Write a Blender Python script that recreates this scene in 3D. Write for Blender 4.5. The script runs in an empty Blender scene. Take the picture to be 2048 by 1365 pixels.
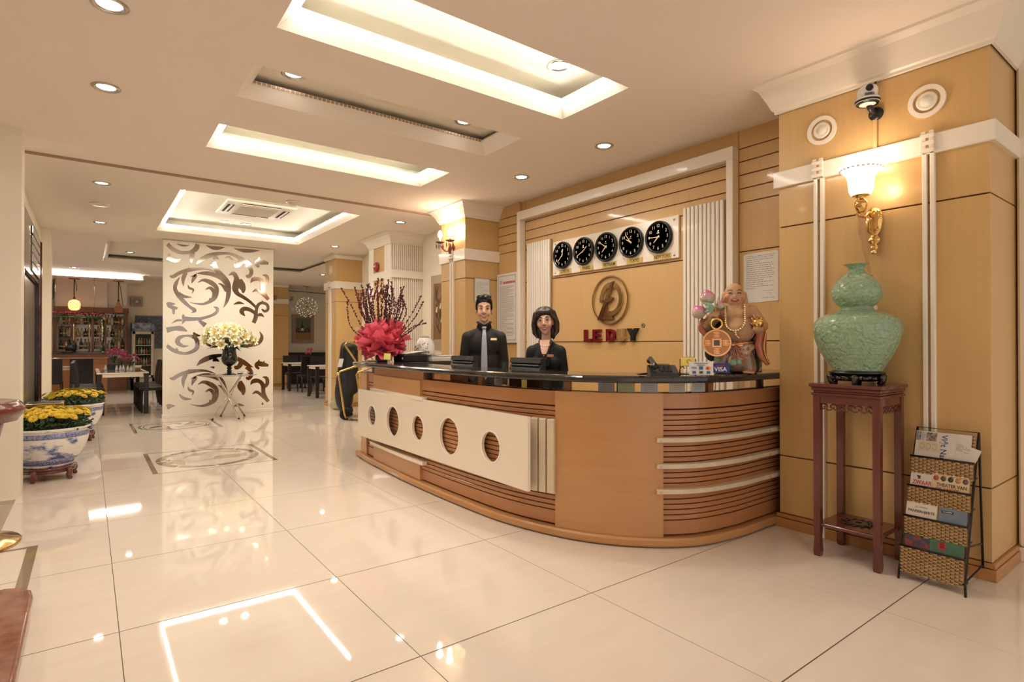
import bpy, bmesh, math, random
from mathutils import Vector, Matrix
random.seed(7)
SC = bpy.context.scene
COL = SC.collection
PI = math.pi
# ------------------------------------------------------------------ camera
YAW, PITCH = math.radians(36.92), math.radians(0.347)
cd = bpy.data.cameras.new('camera'); cam = bpy.data.objects.new('camera', cd); COL.objects.link(cam)
cd.sensor_fit = 'HORIZONTAL'; cd.sensor_width = 36.0; cd.lens = 36.0 * 1127.3 / 2048.0
cd.clip_start = 0.05; cd.clip_end = 100
cam.location = (-0.116, -2.121, 1.305)
cam.rotation_euler = (PI / 2 + PITCH, 0, -YAW)
SC.camera = cam
# ------------------------------------------------------------------ world, exposure
w = bpy.data.worlds.new('world'); SC.world = w; w.use_nodes = True
bg = w.node_tree.nodes['Background']; bg.inputs[0].default_value = (1.0, 0.90, 0.825, 1); bg.inputs[1].default_value = 0.65
SC.view_settings.view_transform = 'Standard'; SC.view_settings.look = 'None'
SC.view_settings.exposure = 0.68; SC.view_settings.gamma = 1.0
SC.view_settings.use_curve_mapping = False
CEIL = 3.18
SPOT_W, LED_E, DISC_E = 29.0, 34.0, 24.0
SC.cycles.max_bounces = 6; SC.cycles.diffuse_bounces = 4; SC.cycles.glossy_bounces = 3; SC.cycles.transmission_bounces = 5; SC.cycles.transparent_max_bounces = 8
SC.cycles.caustics_reflective = False; SC.cycles.caustics_refractive = False; SC.cycles.sample_clamp_indirect = 6.0; SC.cycles.use_adaptive_sampling = True; SC.cycles.adaptive_threshold = .07; SC.cycles.adaptive_min_samples = 16
WARM = (1.0, 0.80, 0.60)

# ------------------------------------------------------------------ materials
def mat(name, col, rough=0.5, metal=0.0, spec=0.5, coat=0.0, emit=None, es=0.0, trans=0.0, ior=1.45, alpha=1.0,
        var=None, bump=None, stretch=(1, 1, 1), world=False, sub=0.0):
    m = bpy.data.materials.new(name); m.use_nodes = True
    nt = m.node_tree; p = nt.nodes['Principled BSDF']
    c = (col[0], col[1], col[2], 1)
    p.inputs['Base Color'].default_value = c
    p.inputs['Roughness'].default_value = rough; p.inputs['Metallic'].default_value = metal
    p.inputs['Specular IOR Level'].default_value = spec; p.inputs['IOR'].default_value = ior
    p.inputs['Coat Weight'].default_value = coat; p.inputs['Coat Roughness'].default_value = 0.06
    p.inputs['Transmission Weight'].default_value = trans; p.inputs['Alpha'].default_value = alpha
    if sub: p.inputs['Subsurface Weight'].default_value = sub; p.inputs['Subsurface Radius'].default_value = (.02, .008, .004)
    if emit: p.inputs['Emission Color'].default_value = (*emit, 1); p.inputs['Emission Strength'].default_value = es
    if var or bump:
        if world: co = nt.nodes.new('ShaderNodeNewGeometry').outputs['Position']
        else: co = nt.nodes.new('ShaderNodeTexCoord').outputs['Object']
        mp = nt.nodes.new('ShaderNodeMapping'); mp.inputs['Scale'].default_value = stretch
        nt.links.new(co, mp.inputs[0])
    if var:   # (scale, second colour, contrast)
        n = nt.nodes.new('ShaderNodeTexNoise'); n.inputs['Scale'].default_value = var[0]; n.inputs['Detail'].default_value = 5
        n.inputs['Roughness'].default_value = 0.6
        nt.links.new(mp.outputs[0], n.inputs['Vector'])
        r = nt.nodes.new('ShaderNodeValToRGB'); k = var[2] if len(var) > 2 else .25
        r.color_ramp.elements[0].position = .5 - k; r.color_ramp.elements[1].position = .5 + k
        r.color_ramp.elements[0].color = c; r.color_ramp.elements[1].color = (*var[1], 1)
        nt.links.new(n.outputs['Fac'], r.inputs[0]); nt.links.new(r.outputs[0], p.inputs['Base Color'])
    if bump:  # (scale, strength)
        n2 = nt.nodes.new('ShaderNodeTexNoise'); n2.inputs['Scale'].default_value = bump[0]; n2.inputs['Detail'].default_value = 3
        nt.links.new(mp.outputs[0], n2.inputs['Vector'])
        b = nt.nodes.new('ShaderNodeBump'); b.inputs['Strength'].default_value = bump[1]; b.inputs['Distance'].default_value = .01
        nt.links.new(n2.outputs['Fac'], b.inputs['Height']); nt.links.new(b.outputs[0], p.inputs['Normal'])
    return m

M = {}
M['ceiling'] = mat('ceiling_paint', (.92, .83, .735), .75, spec=.2)
M['ceil_up'] = mat('cove_paint', (.90, .85, .73), .8, spec=.2)
M['floor'] = mat('porcelain_tile', (.77, .672, .565), .035, spec=.5, var=(2.2, (.72, .62, .51), .3), stretch=(1, 5, 1), world=True)
M['grout'] = mat('grout', (.13, .09, .06), .8)
M['cream'] = mat('cream_paint', (.90, .82, .68), .45)
M['trim'] = mat('cream_trim', (.90, .82, .70), .35, coat=.2)
M['trim_shade'] = mat('cream_lath', (.84, .73, .58), .4)
M['wood'] = mat('beech_veneer', (.62, .385, .155), .32, coat=.35, var=(3.2, (.68, .435, .19), .35), stretch=(1, 12, .6), world=True)
M['wood_v'] = mat('beech_veneer_upright', (.61, .385, .15), .34, coat=.3, var=(4, (.67, .435, .185), .35), stretch=(9, 9, .5), world=True)
M['base_wood'] = mat('beech_skirting', (.47, .215, .07), .35, coat=.3, var=(5, (.53, .26, .095)), stretch=(1, 1, 10), world=True)
M['desk'] = mat('desk_wood', (.42, .175, .065), .3, coat=.35, var=(4, (.48, .22, .09), .3), stretch=(.7, .7, 14), world=True)
M['desk_l'] = mat('desk_wood_light', (.50, .245, .092), .3, coat=.35, var=(2.5, (.55, .29, .12), .3), stretch=(.8, .8, 9), world=True)
M['groove'] = mat('dark_red_joint', (.10, .022, .012), .6)
M['white_lacq'] = mat('white_lacquer', (.88, .78, .64), .25, coat=.3)
M['ivory_bar'] = mat('ivory_bar', (.74, .64, .47), .4, var=(12, (.62, .50, .34), .3), stretch=(1, 1, 1))
M['granite_b'] = mat('black_granite', (.018, .016, .015), .08, spec=.6, var=(160, (.06, .052, .045), .12))
M['granite_r'] = mat('red_granite', (.20, .075, .045), .1, var=(14, (.34, .17, .11), .22))
M['glass'] = mat('clear_glass', (.92, .94, .92), .02, trans=1.0, ior=1.1, alpha=.16)
M['smoke'] = mat('smoked_glass', (.30, .27, .23), .05, trans=.8, ior=1.1, alpha=.55)
M['mirror'] = mat('bronze_mirror', (.36, .30, .25), .08, metal=1.0)
M['gold'] = mat('polished_gold', (.80, .50, .18), .12, metal=1.0)
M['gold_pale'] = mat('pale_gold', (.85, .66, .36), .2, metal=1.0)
M['brass'] = mat('brass', (.72, .50, .20), .16, metal=1.0)
M['bronze'] = mat('bronze_letters', (.74, .50, .26), .14, metal=1.0)
M['maroon'] = mat('maroon_reflection', (.27, .018, .02), .18, metal=.5, coat=.4)  # dark red reflection put into the colour of the polished letters
M['chrome'] = mat('chrome', (.75, .73, .70), .1, metal=1.0)
M['steel'] = mat('brushed_steel', (.55, .52, .48), .28, metal=1.0)
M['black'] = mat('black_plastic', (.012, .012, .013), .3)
M['black_m'] = mat('black_matt', (.01, .01, .01), .6)
M['charcoal'] = mat('charcoal_plastic', (.03, .03, .032), .35)
M['leather'] = mat('black_leather', (.014, .012, .012), .35, bump=(60, .15))
M['espresso'] = mat('espresso_wood', (.016, .010, .008), .35)
M['iron'] = mat('dark_iron', (.02, .014, .012), .45, metal=.3)
M['white'] = mat('white_plastic', (.80, .78, .74), .3)
M['paper'] = mat('white_paper', (.78, .74, .69), .6)
M['ink'] = mat('dark_ink', (.05, .045, .05), .6)
M['ink_grey'] = mat('grey_ink', (.30, .28, .27), .6)
M['ink_red'] = mat('red_ink', (.55, .06, .03), .5)
M['ink_blue'] = mat('blue_ink', (.03, .05, .18), .5)
M['marble_d'] = mat('dark_marble', (.02, .012, .01), .1, var=(6, (.07, .035, .025), .2))
M['led'] = mat('led_strip', (1, 1, 1), .5, emit=(1.0, .95, .84), es=LED_E)
M['led_cold'] = mat('tube_light', (1, 1, 1), .5, emit=(1.0, .93, .86), es=30.0)
M['lamp'] = mat('lamp_lens', (1, 1, 1), .5, emit=(1.0, .93, .85), es=DISC_E); M['lamp'].cycles.emission_sampling = 'NONE'
M['inlay_b'] = mat('brown_stone_inlay', (.27, .19, .13), .06, spec=.5)
M['inlay_t'] = mat('tan_stone_inlay', (.52, .40, .28), .06)
M['inlay_g'] = mat('grey_stone_inlay', (.33, .29, .24), .06)
M['inlay_c'] = mat('cream_stone_inlay', (.76, .68, .57), .05)
M['carpet_st'] = mat('taupe_stone_inlay', (.36, .29, .225), .08, var=(9, (.43, .35, .28)))

# ------------------------------------------------------------------ mesh builder
_tcache = {}
def _text_mesh(s, off):
    k = (s, off)
    if k not in _tcache:
        cu = bpy.data.curves.new('glyphs', 'FONT'); cu.body = s; cu.size = 1.0; cu.align_x = 'CENTER'; cu.align_y = 'CENTER'
        cu.resolution_u = 3; cu.offset = off; cu.extrude = .5
        o = bpy.data.objects.new('glyphs', cu); COL.objects.link(o)
        dg = bpy.context.evaluated_depsgraph_get(); dg.update()
        me = bpy.data.meshes.new_from_object(o.evaluated_get(dg))
        v = [tuple(x.co) for x in me.vertices]; f = [tuple(p.vertices) for p in me.polygons]
        bpy.data.objects.remove(o); bpy.data.curves.remove(cu); bpy.data.meshes.remove(me)
        _tcache[k] = (v, f)
    return _tcache[k]

class MB:
    def __init__(s): s.v = []; s.f = []; s.sm = []
    def add(s, v, f, smooth=False):
        b = len(s.v); s.v += [tuple(x) for x in v]
        for q in f: s.f.append(tuple(i + b for i in q)); s.sm.append(smooth)
        return s
    def box(s, x0, x1, y0, y1, z0, z1):
        v = [(x, y, z) for x in (x0, x1) for y in (y0, y1) for z in (z0, z1)]
        return s.add(v, [(0, 1, 3, 2), (4, 6, 7, 5), (0, 4, 5, 1), (2, 3, 7, 6), (0, 2, 6, 4), (1, 5, 7, 3)])
    def cbox(s, x0, x1, y0, y1, z0, z1, c=.004):   # chamfered box (edges cut at 45 degrees)
        lo = (x0, y0, z0); hi = (x1, y1, z1); bm = bmesh.new()
        bmesh.ops.create_cube(bm, size=1)
        for v in bm.verts: v.co = Vector([(lo[i] + hi[i]) / 2 + v.co[i] * (hi[i] - lo[i]) for i in range(3)])
        bmesh.ops.bevel(bm, geom=list(bm.edges), offset=c, segments=1, affect='EDGES')
        bm.verts.index_update()
        s.add([v.co.copy() for v in bm.verts], [[v.index for v in f.verts] for f in bm.faces]); bm.free(); return s
    def obox(s, c, size, U=(1, 0, 0), V=(0, 1, 0), N=(0, 0, 1)):
        c, U, V, N = Vector(c), Vector(U).normalized(), Vector(V).normalized(), Vector(N).normalized()
        v = [c + U * size[0] * a + V * size[1] * b + N * size[2] * d for a in (-.5, .5) for b in (-.5, .5) for d in (-.5, .5)]
        return s.add(v, [(0, 1, 3, 2), (4, 6, 7, 5), (0, 4, 5, 1), (2, 3, 7, 6), (0, 2, 6, 4), (1, 5, 7, 3)])
    def tube(s, pts, r, n=8, caps=True, closed=False):
        pts = [Vector(p) for p in pts]; m = len(pts)
        rs = r if isinstance(r, (list, tuple)) else [r] * m
        vs = []; ref = None
        for i, p in enumerate(pts):
            a = pts[(i - 1) % m] if (closed or i > 0) else p; b = pts[(i + 1) % m] if (closed or i < m - 1) else p
            t = (b - a).normalized() if (b - a).length > 1e-9 else Vector((0, 0, 1))
            if ref is None:
                ref = t.cross(Vector((0, 0, 1))) if abs(t.z) < .95 else t.cross(Vector((1, 0, 0)))
            u = (ref - t * ref.dot(t)).normalized(); ref = u; q = t.cross(u)
            for k in range(n):
                a_ = 2 * PI * k / n; vs.append(p + (u * math.cos(a_) + q * math.sin(a_)) * rs[i])
        fs = []
        for i in range(m if closed else m - 1):
            j = (i + 1) % m
            for k in range(n):
                l = (k + 1) % n; fs.append((i * n + k, i * n + l, j * n + l, j * n + k))
        s.add(vs, fs, True)
        if caps and not closed:
            b = len(s.v) - m * n
            s.f.append(tuple(b + k for k in reversed(range(n)))); s.sm.append(False)
            s.f.append(tuple(b + (m - 1) * n + k for k in range(n))); s.sm.append(False)
        return s
    def cyl(s, p0, p1, r0, r1=None, n=16): return s.tube([p0, p1], [r0, r0 if r1 is None else r1], n)
    def lathe(s, c, prof, n=28, U=(1, 0, 0), V=(0, 1, 0), N=(0, 0, 1), smooth=True, sy=1.0):
        c, U, V, N = Vector(c), Vector(U), Vector(V), Vector(N); vs = []; fs = []; m = len(prof)
        for (r, z) in prof:
            for k in range(n):
                a = 2 * PI * k / n; vs.append(c + U * r * math.cos(a) + V * r * sy * math.sin(a) + N * z)
        for i in range(m - 1):
            for k in range(n):
                l = (k + 1) % n; fs.append((i * n + k, i * n + l, (i + 1) * n + l, (i + 1) * n + k))
        s.add(vs, fs, smooth); b = len(s.v) - m * n
        if prof[0][0] > 1e-6: s.f.append(tuple(b + k for k in reversed(range(n)))); s.sm.append(False)
        if prof[-1][0] > 1e-6: s.f.append(tuple(b + (m - 1) * n + k for k in range(n))); s.sm.append(False)
        return s
    def ell(s, c, r, n=16, m=10, R=None):
        c = Vector(c); vs = []; fs = []
        if not isinstance(r, (list, tuple)): r = (r, r, r)
        for i in range(1, m):
            t = PI * i / m
            for k in range(n):
                a = 2 * PI * k / n; p = Vector((r[0] * math.sin(t) * math.cos(a), r[1] * math.sin(t) * math.sin(a), r[2] * math.cos(t)))
                vs.append(c + (R @ p if R else p))
        top = Vector((0, 0, r[2])); vs.append(c + (R @ top if R else top)); vs.append(c - (R @ top if R else top)); T = (m - 1) * n
        for i in range(m - 2):
            for k in range(n):
                l = (k + 1) % n; fs.append((i * n + k, (i + 1) * n + k, (i + 1) * n + l, i * n + l))
        for k in range(n):
            l = (k + 1) % n; fs.append((T, k, l)); fs.append((T + 1, (m - 2) * n + l, (m - 2) * n + k))
        return s.add(vs, fs, True)
    def prism(s, poly, o, U, V, N, d0, d1):   # polygon in the plane (o,U,V), thick along N
        o, U, V, N = Vector(o), Vector(U), Vector(V), Vector(N); n = len(poly)
        a = [o + U * p[0] + V * p[1] + N * d0 for p in poly]; b = [o + U * p[0] + V * p[1] + N * d1 for p in poly]
        fs = [tuple(reversed(range(n))), tuple(range(n, 2 * n))] + [(i, (i + 1) % n, n + (i + 1) % n, n + i) for i in range(n)]
        return s.add(a + b, fs)
    def ring(s, o, U, V, N, r0, r1, d0, d1, n=40, a0=0.0, a1=2 * PI, sy=1.0):
        full = abs(a1 - a0 - 2 * PI) < 1e-6; m = n if full else n + 1
        o, U, V, N = Vector(o), Vector(U), Vector(V), Vector(N); vs = []
        for k in range(m):
            a = a0 + (a1 - a0) * k / n; e = U * math.cos(a) + V * math.sin(a) * sy
            vs += [o + e * r0 + N * d0, o + e * r1 + N * d0, o + e * r1 + N * d1, o + e * r0 + N * d1]
        fs = []
        for k in range(n):
            i, j = 4 * k, 4 * ((k + 1) % m)
            for q in range(4): fs.append((i + q, j + q, j + (q + 1) % 4, i + (q + 1) % 4))
        if not full: fs += [(0, 1, 2, 3), (4 * n, 4 * n + 3, 4 * n + 2, 4 * n + 1)]
        return s.add(vs, fs)
    def text(s, st, o, U, V, N, size, d=.002, off=0.0, w=None):
        o, U, V, N = Vector(o), Vector(U), Vector(V), Vector(N); v, f = _text_mesh(st, off)
        if w:
            xs = [p[0] for p in v]; kx = w / max(1e-6, max(xs) - min(xs))
        else: kx = size
        return s.add([o + U * p[0] * kx + V * p[1] * size + N * (p[2] + .5) * d for p in v], f)
    def sweep(s, path, prof, smooth=False):     # path: list of ((x,y),(nx,ny)); prof: closed list of (out,z)
        n = len(prof); vs = []; fs = []
        for (p, nn) in path:
            for (o, z) in prof: vs.append((p[0] + nn[0] * o, p[1] + nn[1] * o, z))
        for i in range(len(path) - 1):
            for k in range(n):
                l = (k + 1) % n; fs.append((i * n + k, i * n + l, (i + 1) * n + l, (i + 1) * n + k))
        fs.append(tuple(reversed(range(n)))); fs.append(tuple((len(path) - 1) * n + k for k in range(n)))
        return s.add(vs, fs, smooth)

OFF = {}
def _mesh(name, mb, m, off):
    me = bpy.data.meshes.new(name)
    me.from_pydata([(v[0] - off[0], v[1] - off[1], v[2] - off[2]) for v in mb.v], [], mb.f)
    me.polygons.foreach_set('use_smooth', mb.sm)
    me.update(); bm = bmesh.new(); bm.from_mesh(me); bmesh.ops.recalc_face_normals(bm, faces=bm.faces); bm.to_mesh(me); bm.free()
    me.materials.append(M[m] if isinstance(m, str) else m)
    return me
def thing(name, label, cat, loc=(0, 0, 0), group=None):
    o = bpy.data.objects.new(name, None); COL.objects.link(o); o.location = loc; o.empty_display_size = .05
    o['label'] = label; o['category'] = cat
    if group: o['group'] = group
    OFF[o.name] = Vector(loc); return o
def part(name, mb, m, parent, label=None, kind=None):
    off = OFF[parent.name]; o = bpy.data.objects.new(name, _mesh(name, mb, m, off)); COL.objects.link(o); o.parent = parent
    OFF[o.name] = off
    if label: o['label'] = label
    if kind: o['kind'] = kind
    return o
def solo(name, mb, m, label, cat, group=None, kind=None):
    xs = [v[0] for v in mb.v]; ys = [v[1] for v in mb.v]; zs = [v[2] for v in mb.v]
    off = Vector(((min(xs) + max(xs)) / 2, (min(ys) + max(ys)) / 2, min(zs)))
    o = bpy.data.objects.new(name, _mesh(name, mb, m, off)); COL.objects.link(o); o.location = off; OFF[o.name] = off
    if label: o['label'] = label
    if cat: o['category'] = cat
    if group: o['group'] = group
    if kind: o['kind'] = kind
    return o
def struct(name, mb, m, label=None):
    o = bpy.data.objects.new(name, _mesh(name, mb, m, Vector((0, 0, 0)))); COL.objects.link(o); o['kind'] = 'structure'
    OFF[o.name] = Vector((0, 0, 0))
    if label: o['label'] = label
    return o
def sroot(name, label=None):
    o = bpy.data.objects.new(name, None); COL.objects.link(o); o['kind'] = 'structure'; OFF[o.name] = Vector((0, 0, 0))
    if label: o['label'] = label
    return o
def share(src, parent, loc, name=None, rot=None):     # an alike piece that shares mesh data
    o = bpy.data.objects.new(name or src.data.name, src.data); COL.objects.link(o); o.parent = parent; o.location = loc
    if rot: o.rotation_euler = rot
    return o
def copy_tree(o, parent=None):
    c = o.copy(); COL.objects.link(c); c.parent = parent
    for ch in list(o.children): copy_tree(ch, c)
    return c
def again(root, loc, rz=0.0, label=None, group=None):
    c = copy_tree(root); c.location = loc; c.rotation_euler = (0, 0, rz)
    if label: c['label'] = label
    if group: c['group'] = group
    return c
def catmull(P, k=6, closed=False):
    P = [tuple(p) for p in P]; n = len(P); out = []
    for i in range(n if closed else n - 1):
        g = lambda j: P[j % n] if closed else P[max(0, min(n - 1, j))]
        a, b, c, d = g(i - 1), g(i), g(i + 1), g(i + 2)
        for q in range(k):
            t = q / k
            out.append(tuple(.5 * (2 * b[j] + (c[j] - a[j]) * t + (2 * a[j] - 5 * b[j] + 4 * c[j] - d[j]) * t * t + (3 * b[j] - a[j] - 3 * c[j] + d[j]) * t ** 3) for j in range(len(b))))
    if not closed: out.append(P[-1])
    return out
def blob(prims, voxel, it=4, fac=.5):      # one continuous skin over ellipsoids ('e') and tapered limbs ('c')
    mb = MB()
    for p in prims:
        if p[0] == 'e': mb.ell(p[1], p[2], 16, 10, p[3] if len(p) > 3 else None)
        else:
            a, b, r0, r1 = Vector(p[1]), Vector(p[2]), p[3], p[4]
            mb.tube([a, b], [r0, r1], 12); mb.ell(a, r0, 12, 8); mb.ell(b, r1, 12, 8)
    me = bpy.data.meshes.new('skin'); me.from_pydata(mb.v, [], mb.f)
    o = bpy.data.objects.new('skin', me); COL.objects.link(o)
    r = o.modifiers.new('r', 'REMESH'); r.mode = 'VOXEL'; r.voxel_size = voxel
    s = o.modifiers.new('s', 'SMOOTH'); s.iterations = it; s.factor = fac
    dg = bpy.context.evaluated_depsgraph_get(); dg.update()
    e = bpy.data.meshes.new_from_object(o.evaluated_get(dg))
    out = MB(); out.add([tuple(v.co) for v in e.vertices], [tuple(p.vertices) for p in e.polygons], True)
    bpy.data.objects.remove(o); bpy.data.meshes.remove(me); bpy.data.meshes.remove(e)
    return out
XN, YN, ZN = (1, 0, 0), (0, 1, 0), (0, 0, 1)
# wall bases: facing -X (reader sees +Y on the reading left) and facing -Y
WX = dict(U=(0, -1, 0), V=(0, 0, 1), N=(-1, 0, 0))
WY = dict(U=(1, 0, 0), V=(0, 0, 1), N=(0, -1, 0))
# ================================================================== SETTING
# ---- floor: one-metre tiles, each an own piece with open joints
floor = struct('floor', MB().box(-4, 9, -4.5, 18.2, -.06, -.002), 'grout')
t0 = part('tile', MB().cbox(.0015, .9985, .0028, .9972, -.0018, 0, .0006), 'floor', floor)
first = True
for i in range(-4, 9):
    for j in range(-5, 18):
        if i >= 5 and j < 9: continue
        if i <= -2 and j < -3: continue
        if first: t0.location = (i, j, 0); first = False
        else: share(t0, floor, (i, j, 0), 'tile')
# ---- coves
CX0, CX1 = .765, 3.03
COVES = [(.645, 1.37, True), (1.917, 2.52, False), (3.19, 3.88, True), (5.73, 8.77, True)]
def rect_minus(mb, X0, X1, Y0, Y1, holes, z0, z1):
    xs = sorted({X0, X1, *[h[0] for h in holes], *[h[1] for h in holes]}); ys = sorted({Y0, Y1, *[h[2] for h in holes], *[h[3] for h in holes]})
    for a, b in zip(xs, xs[1:]):
        for c, d in zip(ys, ys[1:]):
            m, n = (a + b) / 2, (c + d) / 2
            if not any(h[0] < m < h[1] and h[2] < n < h[3] for h in holes): mb.box(a, b, c, d, z0, z1)
holes = [(CX0, CX1, a, b) for a, b, _ in COVES]
RH = [(.13, 2.3, 10.4, 13.7), (3.25, 4.6, 10.3, 13.7)]
mb = MB(); rect_minus(mb, -4, 9, -4.5, 5.06, [h for h in holes if h[3] < 5], CEIL, CEIL + .07)
ceil_front = struct('ceiling', mb, 'ceiling')
mb = MB(); rect_minus(mb, -4, 9, 5.06, 18.2, [h for h in holes if h[3] > 5] + RH, CEIL, CEIL + .07)
struct('ceiling', mb, 'ceiling')
struct('ceiling', MB().box(-4, 9, -4.5, 18.2, 3.62, 3.66), 'ceil_up')
struct('trim_1', MB().box(-.62, 3.85, 5.04, 5.075, CEIL - .022, CEIL + .01), mat('joint_bead', (.42, .28, .20), .6))
def cove(x0, x1, y0, y1, lit, up=3.40, c=.10, wide=.14):
    def rr(d): return [(x0 + d, y0 + d), (x1 - d, y0 + d), (x1 - d, y1 - d), (x0 + d, y1 - d)]
    def ringz(levels):
        m = MB(); vs = [(*p, z) for d, z in levels for p in rr(d)]; n = len(levels)
        m.add(vs, [(4 * i + k, 4 * i + (k + 1) % 4, 4 * i + 4 + (k + 1) % 4, 4 * i + 4 + k) for i in range(n - 1) for k in range(4)]); return m
    root = sroot('ceiling_cove')
    part('splayed_lip', ringz([(0, CEIL), (c, CEIL + c), (c, CEIL + c + .012), (-wide, CEIL + c + .012)]), 'trim', root)
    part('upper_wall', ringz([(-wide, CEIL + c + .012), (-wide, up)]), 'ceil_up', root)
    part('upper_ceiling', MB().box(x0 - wide, x1 + wide, y0 - wide, y1 + wide, up, up + .02), 'ceil_up', root)
    if lit:
        m = MB(); q = []      # thin diode tape lying on the upper part of the splayed lip
        for d, h in ((c - .024, .0), (c - .002, .0), (c - .002, .003), (c - .024, .003)): q += [(*p, CEIL + d - h) for p in rr(d + h)]
        m.add(q, [(4 * i + k, 4 * i + (k + 1) % 4, (4 * i + 4) % 16 + (k + 1) % 4, (4 * i + 4) % 16 + k) for i in range(4) for k in range(4)])
        part('light_strip', m, 'led', root)
    else:
        m = MB(); d = c - .003
        for k in range(int((x1 - x0 - 2 * d) / .035)): m.box(x0 + d + .035 * k, x0 + d + .035 * k + .022, y1 - d - .008, y1 - d, CEIL + c - .01, CEIL + c + .008)
        part('light_strip', m, mat('unlit_strip', (.45, .30, .2), .5), root, 'unlit strip of small diodes')
    return root
for a, b, l in COVES: cove(CX0, CX1, a, b, l, up=3.40 if l else 3.335)
for h in RH: cove(*h, False, up=3.36)
# ---- walls
WX0 = 4.45
struct('wall_right', MB().box(4.51, 4.62, -.03, 9.96, 0, CEIL), 'cream')
struct('wall_far', MB().box(-4, 9, 17.75, 17.9, 0, CEIL), 'cream')
struct('wall_left', MB().box(-4, -3.9, 9.6, 17.8, 0, CEIL).box(-.95, -.74, 5.0, 9.62, 0, CEIL), 'cream')
struct('wall_near', MB().box(-3.6, -.585, 4.36, 4.62, 0, CEIL), 'cream')
struct('wall_side', MB().box(-3.7, -3.6, -4.5, 4.42, 0, CEIL), 'cream')
struct('wall_corner', MB().box(-.86, -.60, 9.62, 9.95, 0, CEIL), 'cream')
struct('wall_dining', MB().box(8.9, 9, 9, 17.8, 0, CEIL).box(4.55, 9, 9.5, 9.96, 0, CEIL), 'cream')
# clock wall: veneer boards with dark joints on a dark backing
cw = struct('wall_clock', MB().box(4.46, 4.51, -.03, 4.25, 0, CEIL), 'groove')
Zb = [0.05, .60, 1.335, 2.115, 2.545, 2.668, 2.788, 2.905, 3.02, CEIL]
def boards(y0, y1, zs, xf, g=.0045):
    for a, b in zip(zs, zs[1:]): part('board', MB().cbox(xf, 4.462, y0, y1, a + g, b - g if b < CEIL else b, .002), 'wood', cw)
boards(3.735, 4.21, Zb, 4.41); boards(.70, 3.665, Zb[:5] + [2.668, 2.788, 2.905], WX0); boards(.0, .635, Zb, WX0)
part('board', MB().cbox(WX0, 4.462, .70, 3.665, 2.91, CEIL, .002), 'wood', cw)
part('board', MB().cbox(WX0 - .005, 4.462, .637, .699, .05, CEIL, .002), 'wood', cw)
part('board', MB().cbox(WX0 - .005, 4.462, 3.667, 3.733, .05, CEIL, .002), 'wood', cw)
fr = thing('portal_frame', 'cream portal frame standing proud around the world clocks and hotel name', 'wall frame', (4.4, 2.2, 0))
part('upright', MB().cbox(4.355, 4.447, .638, .702, 0, 2.925), 'trim', fr); part('upright', MB().cbox(4.355, 4.447, 3.663, 3.728, 0, 2.925), 'trim', fr)
part('lintel', MB().cbox(4.355, 4.447, .638, 3.728, 2.925, 3.035), 'trim', fr)
# ---- ribbed upright panels
def ribbed(y0, y1, z1, label, n=10):
    t = thing('ribbed_panel', label, 'wall panel', (4.44, (y0 + y1) / 2, 0), 'ribbed cream panels inside the portal')
    part('backing', MB().box(4.425, 4.449, y0, y1, 0, z1), mat('rib_joint', (.40, .27, .16), .6), t)
    w_ = (y1 - y0) / n
    s0 = part('rib', MB().cbox(4.398, 4.427, -w_ / 2 + .005 + t.location.y, w_ / 2 - .005 + t.location.y, .0, z1, .006), 'trim', t)
    for k in range(n):
        q = s0 if k == 0 else share(s0, t, (0, 0, 0), 'rib'); q.location = (0, y0 + w_ * (k + .5) - t.location.y, 0)
ribbed(3.125, 3.575, 2.605, 'ribbed cream panel behind the smiling woman, beside the London clock')
ribbed(.755, 1.19, 2.60, 'ribbed cream panel behind the laughing figurine, beside the New York clock')

# ---- pillars
def pillar(name, x0, x1, y0, y1, zs, band, crown_z, label=None, base=.095, pm='wood_v', pr=.13):
    r = struct(name, MB().box(x0 + .012, x1, y0 + .012, y1 - .012, 0, CEIL), 'groove')
    for a, b in zip(zs, zs[1:]):
        part('panel', MB().cbox(x0, x1, y0, y1, a + .004, b - .004, .003), pm, r)
    part('skirting', MB().cbox(x0 - .022, x1, y0 - .022, y1 + .022, 0, base * .68, .003).cbox(x0 - .016, x1, y0 - .016, y1 + .016, base * .72, base, .003), 'base_wood', r)
    if band: part('band', MB().cbox(x0 - .028, x1, y0 - .028, y1 + .028, band[0], band[1], .004), 'trim', r)
    if crown_z:
        lv = [(.008, crown_z), (.022, crown_z + .004), (.022, crown_z + .02), (.035, crown_z + .03), (.06, crown_z + .09), (.10, CEIL - .045), (pr, CEIL - .02), (pr + .012, CEIL - .018), (pr + .012, CEIL)]
        m = MB(); vs = [q for d, z in lv for q in ((x0 - d, y0 - d, z), (x1, y0 - d, z), (x1, y1 + d, z), (x0 - d, y1 + d, z))]
        m.add(vs, [(4 * i + k, 4 * i + (k + 1) % 4, 4 * i + 4 + (k + 1) % 4, 4 * i + 4 + k) for i in range(len(lv) - 1) for k in (0, 2, 3)])
        part('crown_moulding', m, 'trim', r)
    return r
PB = (2.43, 2.545)
pr_ = pillar('pillar_wall', 3.87, 4.50, -1.224, -.028, [.095, .507, 2.147, 2.43 + .02, 3.0], PB, 2.965)
pm_ = pillar('pillar_wall', 3.87, 4.52, 4.215, 4.85, [.095, .507, 2.187, 2.45, 3.02], (2.43, 2.578), 2.99)
pf_ = pillar('pillar_wall', 3.95, 4.52, 6.66, 7.54, [.095, 1.0, 2.45, 3.04], (2.43, 2.56), 3.0, pr=.16)
p3_ = pillar('pillar_wall', 3.95, 4.56, 9.318, 9.96, [.095, .6, 2.19, 2.47, 3.1], (2.46, 2.61), 3.075, pr=.08)
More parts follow.
